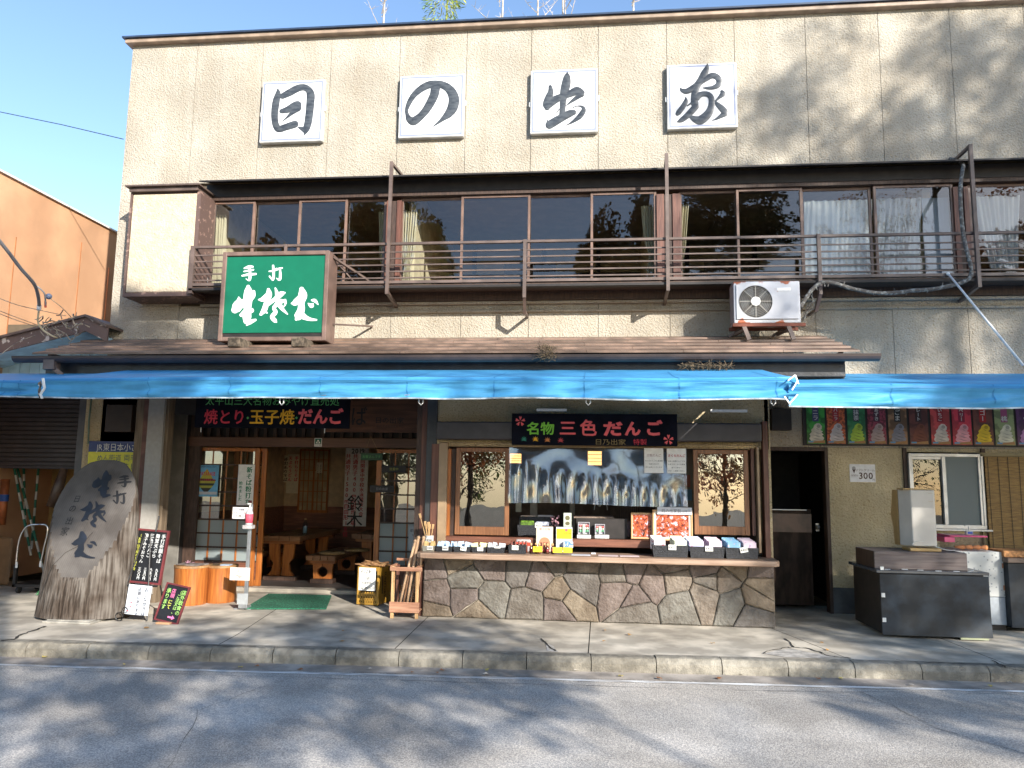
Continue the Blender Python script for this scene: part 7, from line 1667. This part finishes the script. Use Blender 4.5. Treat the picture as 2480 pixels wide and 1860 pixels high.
# white patterned cabinet
yy = -.85; px0, pz1 = at(2330, 1335, yy); px1, pz0 = at(2443, 1515, yy)
wc = empty('patterned_cabinet', ((px0 + px1) / 2, yy + .3, 0), 'white cabinet with small grey leaf print behind the dark chest', 'cabinet')
def leafp(m, n, b, geo, out):
    vo = n.nodes.new('ShaderNodeTexVoronoi'); vo.inputs['Scale'].default_value = 22; n.links.new(geo.outputs['Position'], vo.inputs['Vector'])
    r = n.nodes.new('ShaderNodeValToRGB'); r.color_ramp.interpolation = 'CONSTANT'; r.color_ramp.elements[0].color = (.38, .40, .42, 1); r.color_ramp.elements[1].color = (.68, .69, .67, 1); r.color_ramp.elements[1].position = .22
    n.links.new(vo.outputs[0], r.inputs[0]); n.links.new(r.outputs[0], b.inputs['Base Color'])
px0 -= .1
zs2 = at(2400, 1446, yy)[1]
MB().box(px0, px1, yy, yy + .55, .06, zs2).build('lower_body', flat('pale_blue_white', (.52, .57, .62), .35), wc, bevel=.005)
MB().box(px0, px1, yy - .006, yy + .56, zs2 + .004, pz1).build('cover_cloth', mat('leaf_print_cloth', (.68, .69, .67), .5, extra=leafp), wc, bevel=.005)
MB().box(px0 + .02, px1 - .02, yy + .02, yy + .5, 0, .058).build('plinth', BLACKW, wc)
for z in (pz1 - .18, zs2 + .08): MB().box(px1 - .035, px1 + .003, yy - .009, yy - .0065, z, z + .055).build('tape', flat('tape_orange', (.55, .26, .14)), wc)
# pink lidded box and pump bottle on it
b0x, b1x = at(2290, 1325, yy + .1)[0], at(2392, 1325, yy + .1)[0]; z0 = pz1 + .002; z1 = at(2330, 1303, yy + .1)[1]
pk = empty('pink_lidded_box', ((b0x + b1x) / 2, yy + .25, z0), 'clear food box with a pink lid full of wafer cones, on the patterned cabinet', 'food box')
MB().box(b0x + .07, b1x - .02, yy + .1, yy + .4, z0, z1 + .01).build('box', glass('box_plastic', (.85, .8, .8), ior=1.4), pk)
MB().box(b0x + .04, b1x, yy + .08, yy + .42, z1 + .012, z1 + .03).build('lid', flat('lid_pink', (.75, .10, .25), .35), pk, bevel=.006)
MB().box(b0x - .02, b0x + .10, yy + .075, yy + .42, z1 - .05, z1 + .01).build('lid_flap', flat('lid_pink', (.75, .10, .25), .35), pk, bevel=.006)
for k in range(4):
    B = MB(); x_ = b0x + .12 + k * .085; B.tube([(x_, yy + .14, z0 + .035), (x_ + .10, yy + .14, z0 + .035)], [.012, .030], 10); B.build('wafer_cone', flat('wafer', (.65, .28, .10)), label=ORD[k] + ' wafer cone lying inside the pink lidded box', cat='wafer cone', group='wafer cones', smooth=True)
x, z = at(2347, 1303, yy + .2); z = z1 + .031
pb = empty('pump_bottle', (x, yy + .2, z), 'small white pump bottle with a blue label on the pink lid', 'bottle')
MB().box(x - .04, x + .04, yy + .17, yy + .22, z, z + .02 + .03).build('body', WHITEP, pb, bevel=.012, seg=2); MB().box(x - .025, x + .03, yy + .167, yy + .1695, z + .012, z + .04).build('label', flat('label_blue', (.04, .12, .5)), pb)
B = MB(); B.cyl(x, yy + .19, z + .05, z + .10, .009, n=8); B.box(x - .045, x + .01, yy + .18, yy + .20, z + .10, z + .115); B.build('pump', WHITEP, pb)
# second dark cabinet at the edge of the view
sx_, szt = at(2440, 1363, -.95); 
sc_ = empty('dark_cabinet', (sx_ + .5, -.6, 0), 'dark slate cabinet with a light wooden edge beneath the bamboo blind', 'cabinet')
MB().box(sx_, sx_ + 1.1, -.95, -.35, .05, szt).build('body', FB, sc_, bevel=.006); MB().box(sx_ - .01, sx_ + 1.12, -.98, -.34, szt + .002, szt + .055).build('top', GREYWOOD, sc_, bevel=.005)
MB().box(sx_ - .01, sx_ + .9, -.90, -.5, szt + .058, szt + .13).build('rattan_tray', mat('rattan', (.50, .24, .09), .7, var=.4, scale=30, bump=.8, bscale=50), label='orange brown rattan tray on the dark cabinet beneath the blind', cat='tray', bevel=.006)

# ================================================================== left side: shutter bay, sign, tools
y = .1
B = MB(); a, b = at(-200, 900, y), at(200, 1130, y); B.box(-11, a[0], y, y + .02, b[1], 2.8)
sh_ = empty('shutter_bay', (-8.6, .5, 0), 'dim store bay under a half raised brown roller shutter', 'store bay')
SHM = mat('brown_shutter_slat', (.045, .036, .038), .5, var=.2)
zz = b[1]; s0 = None
xR = at(196, 1050, y)[0]
for k in range(16):
    z = zz + .065 * k
    if s0 is None: s0 = MB().box(-11, xR, y, y + .02, z + .004, z + .058).build('shutter_slat', SHM, sh_, bevel=.006)
    else: o = s0.copy(); COL.objects.link(o); o.location.z += .065 * k
MB().box(-11, xR, y + .021, y + .03, zz, 2.75).build('shutter_backing', BLACKW, sh_)
MB().box(-11, xR, y - .01, y + .03, zz - .04, zz).build('bottom_rail', SHM, sh_, bevel=.004)
x0, x1 = at(190, 1050, y - .02)[0], at(212, 1050, y - .02)[0]; MB().box(x0, x1, y - .05, y + .10, 0, 2.75).build('steel_jamb', mat('grey_jamb', (.10, .10, .11), .45), sh_, bevel=.004)
B = MB(); B.box(-11, -6.2, 1.7, 1.8, 0, 2.8); B.box(-6.6, -6.5, .2, 1.8, 0, 2.8); B.build('bay_wall', mat('bay_ochre', (.40, .27, .11), .9, var=.2), sh_)
MB().box(-11, -6.3, .1, 1.8, 2.75, 2.8).build('bay_ceiling', BLACKW, sh_)
xw0 = x1 + .002; MB().box(xw0, -6.33, .0, .06, 0, 2.79).build('ochre_wall', STUCCO2, sh_)
vbox(258, 316, 980, 1046, -.14, -.01, 'meter_box', mat('dark_brown_box', (.045, .028, .02), .5), sh_, bevel=.004)
B = MB(); p0, p1 = at(222, 960, -.05), at(214, 1075, -.05); B.tube([(p0[0], -.05, p0[1]), (p0[0] - .01, -.05, (p0[1] + p1[1]) / 2), (p1[0], -.05, p1[1])], .012, 6); B.build('conduit', mat('greenish_conduit', (.18, .26, .20), .6), sh_, smooth=True)
# wooden corner post in front
xp0 = at(348, 1200, -.85)[0]
cpz = empty('corner_post', (xp0, -.8, 0), 'stout wooden corner post with a rusty rail behind the menu blackboard', 'post')
PO = wood('pale_weathered_post', (.22, .165, .11), (.12, .085, .055), 'z', .8, bump=.4)
B = MB(); B.pbox(337, 900, 374, 1480, -.85, -.70); B.build('post', PO, cpz, bevel=.008)
B = MB(); B.pbox(351, 965, 360, 1440, -.875, -.852); B.build('rail', mat('rust_red_rail', (.16, .07, .05), .6, var=.3), cpz)
MB().pbox(362, 965, 365, 1440, -.90, -.852).build('cable', flat('cable_grey', (.35, .33, .30)), cpz)
# notice sign board (blue and yellow)
y = -.10; 
r, x0, x1, z0, z1 = hang_board('station_sign', 'blue and yellow enamel sign starting JR東日本, behind the carved log', 216, 1068, 366, 1168, y, flat('enamel_navy', (.015, .03, .16), .35), th=.02)
b_ = at(218, 1094, y); c_ = at(300, 1142, y); MB().box(x0 + .005, x1 - .002, y - .002, y, c_[1], b_[1]).build('yellow_panel', flat('enamel_yellow', (.62, .58, .02), .35), r)
B = MB(); tf(B, 'JR東日本小さな旅', 235, 1073, 368, 1094, y - .003, .02); B.build('lettering', flat('print_white', (.62, .62, .60)), r)
B = MB(); tf(B, 'めん街道', 235, 1100, 293, 1118, y - .004, .01); tf(B, '両毛線', 300, 1100, 346, 1118, y - .004, .01); tf(B, 'で紹介されました', 218, 1120, 345, 1139, y - .004, .01); B.build('lettering', flat('print_blue_dark', (.02, .06, .12)), r)
B = MB(); tf(B, '取材店', 305, 1147, 338, 1162, y - .003, .01); B.build('lettering', flat('print_white', (.62, .62, .60)), r)
# striped poles
PG = flat('pole_green', (.01, .13, .08)); PWh = flat('pole_white', (.48, .48, .45))
for i, (u0, v0, u1, v1, lab) in enumerate(((22, 1130, 75, 1345, 'green and white banded pole leaning outermost in the store bay'), (30, 1132, 108, 1390, 'green and white banded pole crossing the others low down'), (46, 1132, 62, 1300, 'green and white banded pole standing behind the crossing ones'), (82, 1132, 76, 1330, 'upright green and white banded pole by the hand truck'))):
    yy_ = .55 + i * .12; a, b = at(u0, v0, yy_), at(u1, v1, yy_); r = empty('banded_pole', (b[0], yy_, b[1]), lab, 'pole', 'banded poles in the store bay'); P0, P1 = Vector((a[0], yy_ + .1, a[1])), Vector((b[0], yy_, max(.03, b[1])))
    n = 10
    for c, m_ in ((0, PG), (1, PWh)):
        B = MB()
        for k in range(c, n, 2): B.tube([P0.lerp(P1, k / n), P0.lerp(P1, (k + .995) / n)], .018, 8)
        B.build('green_band' if c == 0 else 'white_band', m_, r, smooth=False)
# hand truck
yy_ = -.5; hp = [(38, 1375), (46, 1310), (62, 1278), (85, 1270), (112, 1272), (115, 1290), (106, 1330), (97, 1372)]
ht = empty('hand_truck', (at(70, 1380, yy_)[0], yy_, 0), 'folding hand truck with a bent steel handle beside the carved log', 'hand truck')
B = MB(); B.tube(cr([(at(u, v, yy_)[0], yy_, at(u, v, yy_)[1]) for u, v in hp], 4), .012, 8); B.build('handle', mat('chrome', (.7, .7, .7), .2, metal=1), ht, smooth=True)
xa, xb = at(36, 1372, yy_)[0], at(118, 1372, yy_)[0]; zb_ = at(70, 1372, yy_)[1]
B = MB(); B.box(xa, xb, yy_ - .02, yy_ + .45, .09, .13); B.box(xa, xa + .04, yy_ - .02, yy_ + .02, .09, zb_ + .02); B.box(xb - .04, xb, yy_ - .02, yy_ + .02, .09, zb_ + .02); B.build('deck', BLACKW, ht)
for x in (xa + .05, xb - .08):
    for y_ in (yy_ + .03, yy_ + .38): B = MB(); B.prism_axis([(y_ + .045 * math.cos(t), .05 + .045 * math.sin(t)) for t in [2 * math.pi * k / 14 for k in range(14)]], x, x + .03, 'x'); B.build('wheel', flat('rubber', (.02, .02, .02)), ht)
for (u, v) in ((41, 1366), (99, 1364)): x, z = at(u, v, yy_ - .02); MB().box(x - .015, x + .015, yy_ - .03, yy_ - .021, z - .05, z + .03).build('clamp', WHITEP, ht)
# broom, orange thing, board
yy_ = -.6; B = MB(); a, b = at(122, 1400, yy_), at(92, 1446, yy_ - .1); P0, P1 = Vector((a[0], yy_ + .1, a[1] + .05)), Vector((b[0], yy_, .02)); r = empty('green_broom', tuple(P1), 'green bristled broom head on the ground behind the log', 'broom')
for k in range(40): B.beam(P0 + Vector((rnd(-.02, .02), rnd(-.02, .02), 0)), P1 + Vector((rnd(-.09, .09), rnd(-.08, .08), 0)), .006)
B.build('bristles', flat('broom_green', (.01, .20, .06)), r, kind='stuff'); MB().tube([P0 - Vector((0, 0, .04)), P0 + Vector((.10, .15, .75))], .012).build('handle', PALEWOOD, r)
B = MB(); a, b = at(-8, 1160, .3), at(12, 1272, .3); B.tube([((a[0] + b[0]) / 2, .35, a[1]), ((a[0] + b[0]) / 2, .35, b[1])], .06, 12); B.build('orange_pole', mat('rusty_orange', (.35, .10, .03), .5, var=.4), label='rusty orange post tied with a blue band in the store bay', cat='post', smooth=True)
z = at(0, 1206, .28)[1]; MB().tube([((a[0] + b[0]) / 2, .35, z - .05), ((a[0] + b[0]) / 2, .35, z + .05)], .066, 12).build('blue_band', flat('band_blue', (.01, .06, .25)), label='blue cloth band tied round the rusty orange post', cat='band')
a, b = at(-60, 1300, .1), at(18, 1420, .1); MB().box(a[0], b[0], .1, .14, .02, a[1]).build('plywood_board', mat('plywood', (.17, .10, .05), .7), label='plywood board standing at the edge of the store bay', cat='board', bevel=.03)
B = MB(); a, b = at(143, 1135, .0), at(118, 1228, -.05); c = at(163, 1135, 0); 
B.tube([((a[0] + c[0]) / 2, .02, a[1]), ((a[0] + c[0]) / 2 - .05, .0, (a[1] + b[1]) / 2), (b[0] + .03, -.05, b[1])], [.05, .075, .06], 12); B.build('rolled_tarpaulin', mat('crumpled_brown_film', (.10, .06, .04), .35, var=.4, bump=1, bscale=20), label='rolled brown tarpaulin hanging behind the carved log', cat='tarpaulin', smooth=True)

# ================================================================== neighbours
ob = empty('orange_building', (-12, 6, 0), 'orange rendered neighbour building rising behind the blue shed', 'building')
ORG = mat('orange_render', (.60, .35, .205), .9, var=.12, scale=1.2, grime=.18, bump=.3, bscale=12)
MB().box(-16, -9, -1.5, 14, 0, 6.18).build('wall', ORG, ob); 
B = MB(); B.box(-16.1, -8.96, -1.55, 14.1, 6.185, 6.215); B.build('parapet_cap', WHITEP, ob)
B = MB()
for (y, z0) in ((1.9, 4.6), (.4, 4.2)): B.box(-8.999, -8.992, y, y + .015, z0 - 1.5, z0 + 1.1)
B.build('wall_crack', mat('crack_tone', (.40, .16, .06), .9), ob); MB().tube([(-8.96, 2.65, 3.3), (-8.96, 2.66, 5.45)], .012, 6).build('thin_pipe', mat('orange_painted_pipe', (.5, .2, .08), .6), ob)
bs = empty('blue_shed', (-8.3, .8, 0), 'pale blue clad gable building with peeling brown fascia beside the shop', 'building')
pk_ = at(211, 762, -.35); lf = at(-60, 830, -.35); rt = at(262, 787, -.35); FY = -.35
slope = (pk_[1] - lf[1]) / (pk_[0] - lf[0])
FAS = mat('peeling_fascia_paint', (.60, .52, .45), .7, col2=(.15, .10, .085), scale=9, lo=.60, hi=.64, detail=8)
def gable(dz0, dz1, y0, y1, name, m, xr=rt[0], par=bs):
    L0 = (lf[0] - 2, lf[1] - 2 * slope); pts = [(L0[0], L0[1] - dz0), (pk_[0], pk_[1] - dz0), (xr, rt[1] - dz0), (xr, rt[1] - dz1), (pk_[0], pk_[1] - dz1), (L0[0], L0[1] - dz1)]
    B = MB(); n = 6; vs = [(x, y0, z) for x, z in pts] + [(x, y1, z) for x, z in pts]
    B.add(vs, [(0, 5, 4, 1), (1, 4, 3, 2), (6, 7, 10, 11), (7, 8, 9, 10)] + [(i, (i + 1) % 6, (i + 1) % 6 + 6, i + 6) for i in range(6)]); return B.build(name, m, par)
gable(0, .035, FY - .04, FY + 2.4, 'roof_edge', BROWN); gable(.036, .24, FY, FY + .03, 'fascia', FAS)
gable(.20, .215, FY + .031, FY + .75, 'soffit', mat('sky_blue_soffit', (.50, .70, .78), .6))
wy = FY + .75; SB = mat('sky_blue_cladding', (.48, .66, .72), .6, var=.1)
x = lf[0] - 2
while x < -6.0:
    x2 = x + .163; t = lambda q: (pk_[1] + (q - pk_[0]) * slope if q < pk_[0] else pk_[1] - (q - pk_[0]) * (pk_[1] - rt[1]) / (rt[0] - pk_[0])) - .216
    if x2 < -7.05: MB().prism([(x + .004, 2.5), (x2 - .004, 2.5), (x2 - .004, t(x2) ), (x + .004, t(x))], wy, wy + .02).build('cladding_panel', SB, bs)
    x = x2
MB().box(-11, -7.04, wy + .021, wy + .05, 2.4, 3.9).build('wall_core', BACKM, bs)
MB().box(-11, -6.45, FY - 1.0, wy - .01, 2.80, 2.86).build('white_canopy', flat('canopy_white', (.78, .80, .80)), bs)
# ---- overhead service cables
CB = mat('cable_sleeve_grey', (.24, .22, .21), .6); cbz = empty('service_cable', (-7.6, -.9, 3.6), 'thick grey service cable bundle coming down to the fascia of the blue building', 'cable')
def c3(pts, y0, y1): n = len(pts); return cr([(*[at(u, v, y0 + (y1 - y0) * i / (n - 1))][0][:1], y0 + (y1 - y0) * i / (n - 1), at(u, v, y0 + (y1 - y0) * i / (n - 1))[1]) for i, (u, v) in enumerate(pts)], 5)
MB().tube(c3([(-20, 560), (20, 610), (50, 650), (82, 687), (92, 715), (95, 740)], -2.0, -.9), .022, 8).build('sleeve', CB, cbz, smooth=True)
MB().tube(c3([(95, 738), (94, 752)], -.9, -.88), .028, 8).build('white_tape', WHITEP, cbz, smooth=True)
MB().tube(c3([(94, 752), (92, 780), (105, 800), (128, 814), (140, 818)], -.88, -.6), .013, 6).build('yellowish_core', flat('core_cream', (.60, .50, .32)), cbz, smooth=True)
MB().tube(c3([(84, 690), (98, 700), (108, 712), (110, 730), (110, 745)], -.9, -.8), .012, 6).build('branch_sleeve', CB, cbz, smooth=True); MB().tube(c3([(110, 730), (110, 745)], -.82, -.8), .015, 6).build('red_tape', flat('tape_red', (.6, .10, .06)), cbz)
x, z = at(118, 718, -.8); B = MB(); B.ball((x, -.8, z), .042, 12, 8); B.build('insulator', mat('glazed_insulator', (.22, .26, .36), .15), cbz, smooth=True)
B = MB()
for k in range(46):
    u, v = 100 + rnd(0, 92), 805 + rnd(-42, 8) - 0; u2, v2 = u + rnd(-22, 30), v + rnd(-14, 16); ya, yb_ = rnd(-.75, -.45), rnd(-.75, -.45); a, b = at(u, v, ya), at(u2, v2, yb_); m_ = ((a[0] + b[0]) / 2 + rnd(-.03, .03), (ya + yb_) / 2, (a[1] + b[1]) / 2 + rnd(-.05, .03))
    B.tube(cr([(a[0], ya, a[1]), m_, (b[0], yb_, b[1])], 4), rnd(.004, .010), 5)
B.build('wire_tangle', mat('old_wire', (.14, .11, .09), .7, col2=(.5, .42, .3), scale=8), cbz, kind='stuff')
for i, (pts, y0, y1) in enumerate((([(-20, 715), (40, 738), (100, 752), (160, 765)], -1.6, -.6), ([(-20, 745), (30, 765), (90, 787)], -1.6, -.5), ([(-20, 752), (30, 772), (90, 792)], -1.6, -.5), ([(120, 722), (150, 745), (172, 768)], -.8, -.5), ([(0, 860), (40, 830), (85, 812)], -.9, -.5), ([(190, 790), (185, 812), (165, 832)], -.5, -.4))):
    MB().tube(c3(pts, y0, y1), .005, 5).build('thin_wire', mat('old_wire', (.14, .11, .09), .7), cbz)
MB().tube([(at(u, v, .1)[0], .1, at(u, v, .1)[1]) for u, v in ((-1500, 10), (-900, 92), (-400, 184), (0, 271), (150, 302), (299, 337))], .007, 6).build('overhead_wire', flat('wire_dark_blue', (.03, .06, .10)), label='single thin overhead wire crossing the sky to the shop corner', cat='wire')

# ================================================================== bare trees and bamboo behind the roof
TW = mat('pale_bare_bark', (.50, .44, .38), .8, var=.3)
def bare(u, vtop, y, lab, spread, n, seed):
    random.seed(seed); x, zt = at(u, vtop, y); r = empty('bare_tree', (x, y, 0), lab, 'tree', 'bare trees behind the roof')
    h = zt + 1.2; B = MB(); tr = cr([(x + rnd(-.1, .1), y, 0), (x, y, h * .5), (x + rnd(-.1, .1), y, h)], 6); B.tube(tr, [.09 - .075 * i / (len(tr) - 1) for i in range(len(tr))], 6); B.build('trunk', TW, r, smooth=True)
    B = MB()
    for k in range(n):
        z = 8.2 + (h - 8.2) * rnd(0, 1); a = rnd(0, 6.3); l = spread * rnd(.5, 1) * (1 - (z - 8.2) / (h - 8.2 + 3)); up = rnd(.7, 1.5)
        p = Vector((x, y, z)); q = p + Vector((math.cos(a) * l, math.sin(a) * l, l * up)); B.tube([p, p.lerp(q, .5) + Vector((0, 0, -.04)), q], [.014, .009, .003], 4)
        for s in range(4): t = rnd(.3, .9); pp_ = p.lerp(q, t); qq = pp_ + Vector((rnd(-.5, .5), rnd(-.3, .3), rnd(.1, .5))) * l * .6; B.tube([pp_, qq], [.007, .002], 3)
    B.build('branches', TW, r, kind='stuff')
bare(925, 20, 6.5, 'bare pale tree behind the roof, outermost towards the orange building', 1.6, 26, 1)
bare(1210, 25, 6.0, 'bare tree behind the roof next to the green bamboo', 1.3, 18, 2)
bare(1302, 5, 6.8, 'bare tree behind the roof between the 出 sign and the bamboo', 1.5, 20, 3)
bare(1370, 0, 5.6, 'bare tree behind the roof straight above the 出 sign', 1.7, 24, 4)
bare(1530, 10, 6.4, 'bare tree behind the roof nearest the 家 sign', 1.4, 14, 5)
random.seed(11)
bm = empty('bamboo', (-2.4, 5.5, 0), 'yellow green bamboo top showing above the roof edge', 'bamboo')
x, zt = at(1075, 20, 5.5); B = MB(); B.tube([(x, 5.5, 0), (x, 5.5, 9), (x + .1, 5.5, zt + 1.2)], [.05, .035, .01], 8); B.build('culm', mat('bamboo_culm', (.20, .24, .06), .4), bm, smooth=True)
B = MB()
for k in range(7000):
    zc = rnd(8.4, zt + 1.8); rad = .78 - .12 * abs(zc - 9.6); a = rnd(0, 6.3); rr = rad * math.sqrt(rnd(.0, 1)); p = Vector((x + .05 + rr * math.cos(a) + .1 * math.sin(zc * 5), 5.5 + rr * math.sin(a), zc))
    if noise.noise(p * 3.2) < -.05: continue
    d = Vector((math.cos(a) * .8 + rnd(-.5, .5), math.sin(a) * .5, rnd(-.9, .1))).normalized() * rnd(.10, .17); s_ = d.cross(Vector((rnd(-1, 1), rnd(-1, 1), 1))).normalized() * .011
    B.add([p, p + d * .5 + s_, p + d, p + d * .5 - s_], [(0, 1, 2, 3)])
B.build('leaves', mat('bamboo_leaf', (.52, .50, .06), .6, col2=(.14, .26, .03), scale=2.2, lo=.4, hi=.6), bm, kind='stuff')

# ================================================================== trees across the road (shade, and mirrored in the windows)
def crown_mesh(name, rx, rz, zc, n, leaf, thr, seed, freq=.8, flatb=0):
    rs = np.random.RandomState(seed); V = []; F = []; c = 0
    off = seed * 7.3
    while c < n:
        p = rs.uniform(-1, 1, 3); r = np.linalg.norm(p)
        if r > 1: continue
        q = Vector((p[0] * rx, p[1] * rx, zc + p[2] * rz))
        nv = noise.noise(Vector((q.x * freq + off, q.y * freq, q.z * freq))) + .5 * noise.noise(Vector((q.x * freq * 2.3, q.y * freq * 2.3 + off, q.z * freq * 2.3)))
        if nv < thr + .25 * r ** 4: continue
        d = Vector(rs.normal(size=3)).normalized(); u = d.orthogonal().normalized(); w_ = d.cross(u); l = leaf * rs.uniform(.6, 1.3)
        b = len(V); V += [tuple(q), tuple(q + u * l * .5 + w_ * l * .35), tuple(q + u * l), tuple(q + u * l * .5 - w_ * l * .35)]; F.append((b, b + 1, b + 2, b + 3)); c += 1
    me = bpy.data.meshes.new(name); me.from_pydata(V, [], F); me.update(); return me
EVG = mat('evergreen_leaf', (.035, .07, .022), .6, col2=(.012, .03, .010), scale=1.2); MAP = mat('maple_leaf_rust', (.28, .075, .03), .6, col2=(.13, .08, .025), scale=.8); OLV = mat('olive_leaf', (.09, .12, .03), .6, col2=(.03, .05, .015), scale=1.0)
for _m in (MAP, OLV):
    _n = _m.node_tree; _b = _n.nodes['Principled BSDF']; _t = _n.nodes.new('ShaderNodeBsdfTranslucent'); _x = _n.nodes.new('ShaderNodeMixShader'); _x.inputs[0].default_value = .4
    _l = _b.inputs['Base Color'].links[0].from_socket; _g = _n.nodes.new('ShaderNodeMixRGB'); _g.blend_type = 'ADD'; _g.inputs[0].default_value = .9; _n.links.new(_l, _g.inputs[1]); _n.links.new(_l, _g.inputs[2])
    _n.links.new(_g.outputs[0], _t.inputs[0]); _n.links.new(_b.outputs[0], _x.inputs[1]); _n.links.new(_t.outputs[0], _x.inputs[2]); _n.links.new(_x.outputs[0], _n.nodes['Material Output'].inputs[0])
TRK = mat('dark_bark', (.055, .042, .034), .9, var=.4, scale=6, bump=1, bscale=14, bdist=.03)
def crown(kind, seed):
    return {'dense': lambda: crown_mesh('crown_leaves', 3.0, 3.3, 0, 20000, .19, .02, seed, .75), 'gappy': lambda: crown_mesh('crown_leaves', 3.4, 2.2, 0, 10500, .16, .14, seed, 1.05), 'sparse': lambda: crown_mesh('crown_leaves', 3.8, 3.6, 0, 3200, .13, .20, seed, .8), 'airy': lambda: crown_mesh('crown_leaves', 3.8, 3.6, 0, 11000, .13, .20, seed, .8)}[kind]()
CM = {k: crown(k, i + 3) for i, k in enumerate(('dense', 'gappy', 'airy', 'sparse'))}
def limbs(x, y, zt, r, seed, spread, lo=.35):
    rs = random.Random(seed); B = MB(); tr = cr([(x, y, -.2), (x + rs.uniform(-.2, .2), y, zt * .45), (x + rs.uniform(-.3, .3), y + rs.uniform(-.3, .3), zt)], 5); B.tube(tr, [r * (1 - .75 * i / (len(tr) - 1)) for i in range(len(tr))], 9)
    B2 = MB()
    for k in range(16):
        t = rs.uniform(lo, .95); p = Vector(tr[int(t * (len(tr) - 1))]); a = rs.uniform(0, 6.3); l = spread * rs.uniform(.5, 1); q = p + Vector((math.cos(a) * l, math.sin(a) * l, l * rs.uniform(.1, .7))); B2.tube([p, p.lerp(q, .5) + Vector((0, 0, .15)), q], [r * .28, r * .17, .015], 6)
        for s in range(4): tt = rs.uniform(.3, 1); pp_ = p.lerp(q, tt); qq = pp_ + Vector((rs.uniform(-1, 1), rs.uniform(-1, 1), rs.uniform(-.2, .8))) * l * .4; B2.tube([pp_, qq], [r * .09, .006], 4)
    return B, B2
def tree(x, y, zc, sx, sz, kind, lm, lab, seed, rot=0, tr=.2):
    r = empty('roadside_tree', (x, y, 0), lab, 'tree', 'trees across the road')
    B, B2 = limbs(x, y, zc + sz * 1.2, tr, seed, 2.6 * sx, .8 if sz < .3 else .35); B.build('trunk', TRK, r, smooth=True); B2.build('branches', TRK, r, smooth=True, kind='stuff')
    me = CM[kind].copy() if len(CM[kind].materials) else CM[kind]; me.materials.clear(); me.materials.append(lm)
    o = bpy.data.objects.new('crown', me); COL.objects.link(o); o.parent = r; o.location = (0, 0, zc); o.scale = (sx, sx, sz); o.rotation_euler = (0, 0, rot); o['kind'] = 'stuff'
    return r
TREES = [
 # dark evergreens mirrored in the upper windows
 (1.9, -17.5, 9.0, .85, 1.05, 'dense', EVG, 'tall dark evergreen mirrored in the centre windows', 21, .4, .28),
 (5.4, -18.0, 11.3, .82, .56, 'dense', EVG, 'dark evergreen mirrored past the middle railing post', 22, 1.9, .13),
 (-7.6, -17.5, 8.8, .85, 1.2, 'dense', OLV, 'olive leaved tree across the road, alone beyond the sky gap', 23, 2.9, .24),
 (-13.5, -17, 7.5, 1.1, 1.1, 'dense', EVG, 'broad evergreen across the road, furthest towards the orange building', 24, 4, .3),
 # low gappy crowns that dapple road and pavement
 (5.3, -13.9, 5.40, .80, .25, 'gappy', OLV, 'low spreading tree across the road facing the entrance', 31, .3, .07),
 (11.2, -13.9, 5.4, .50, .17, 'gappy', OLV, 'low spreading tree across the road facing the counter', 32, 2.2, .07),
 (14.3, -14.2, 8.2, .85, .85, 'gappy', MAP, 'rust coloured maple across the road facing the chest', 33, 3.6, .16),
 (15.4, -14.4, 13.6, .95, .85, 'airy', MAP, 'tall rust coloured maple across the road, shading the upper wall', 34, 5.0, .2),
 (18.3, -15.2, 13.6, 1.0, 1.25, 'gappy', OLV, 'tallest airy tree across the road beyond the maples', 35, 1.0, .26),
 (-3.7, -14.6, 3.6, .60, .70, 'airy', MAP, 'slender maple across the road mirrored in the serving window sash', 37, 1.0, .10),
 (4.7, -19.5, 3.4, .62, .80, 'airy', MAP, 'rust coloured low maple further back mirrored near the red brown post', 38, 2.0, .10),
 (-5.0, -20.5, 3.6, .7, .85, 'airy', OLV, 'olive leaved tree further back mirrored in the serving window sash', 40, 2.6, .10),
 (12.0, -20.5, 3.4, .7, .8, 'sparse', OLV, 'thin olive leaved tree further back mirrored in the aluminium window', 41, 2.6, .10),
 (-8.6, -20.5, 3.8, .8, .9, 'airy', OLV, 'olive leaved tree further back mirrored in the entrance glass', 42, 1.6, .10),
 (-7.4, -15.6, 4.2, .6, .70, 'airy', EVG, 'slender dark tree across the road mirrored in the entrance glass', 39, 3.0, .12),
 (10.6, -18.5, 10.8, .62, .62, 'sparse', MAP, 'rust coloured maple mirrored in the windows above the air conditioner pipes', 36, 2.0, .06),
]
for a in TREES: tree(a[0], a[1], a[2], a[3], a[4], a[5], a[6], a[7], a[8], a[9], a[10])
# fallen leaves along the kerb
random.seed(5)
fl = [flat('fallen_leaf_%d' % i, c) for i, c in enumerate(((.42, .22, .06), (.30, .12, .04), (.45, .36, .10), (.5, .45, .38)))]
for k in range(34):
    u = rnd(40, 2440); x, y = gd(u, 1600 + rnd(0, 14), -.12); y = yk(x) - rnd(.02, .38) if k % 4 else yk(x) + rnd(.1, 1.2); z = -.118 if k % 4 else .008
    a = rnd(0, 6.3); l = rnd(.02, .045); pts = [(x + l * q * math.cos(a + t), y + l * q * math.sin(a + t), z + rnd(0, .012)) for t, q in ((0, 1), (.7, .6), (1.6, .7), (2.6, .5), (3.14, .9), (3.9, .5), (4.7, .7), (5.6, .6))]
    MB().add(pts, [tuple(range(8))]).build('fallen_leaf', fl[k % 4], label='%s curled leaf lying %s %s' % (('ochre', 'brown', 'yellow', 'pale grey')[k % 4], 'in the gutter' if k % 4 else 'on the pavement', ('before the carved log', 'below the log stands', 'below the door mat', 'below the cane rack', 'before the stone counter', 'before the red brown post end', 'before the dark passage', 'before the dark chest')[max(0, min(7, int((x + 6) / 1.35)))] ), cat='leaf', group='fallen leaves by the kerb')
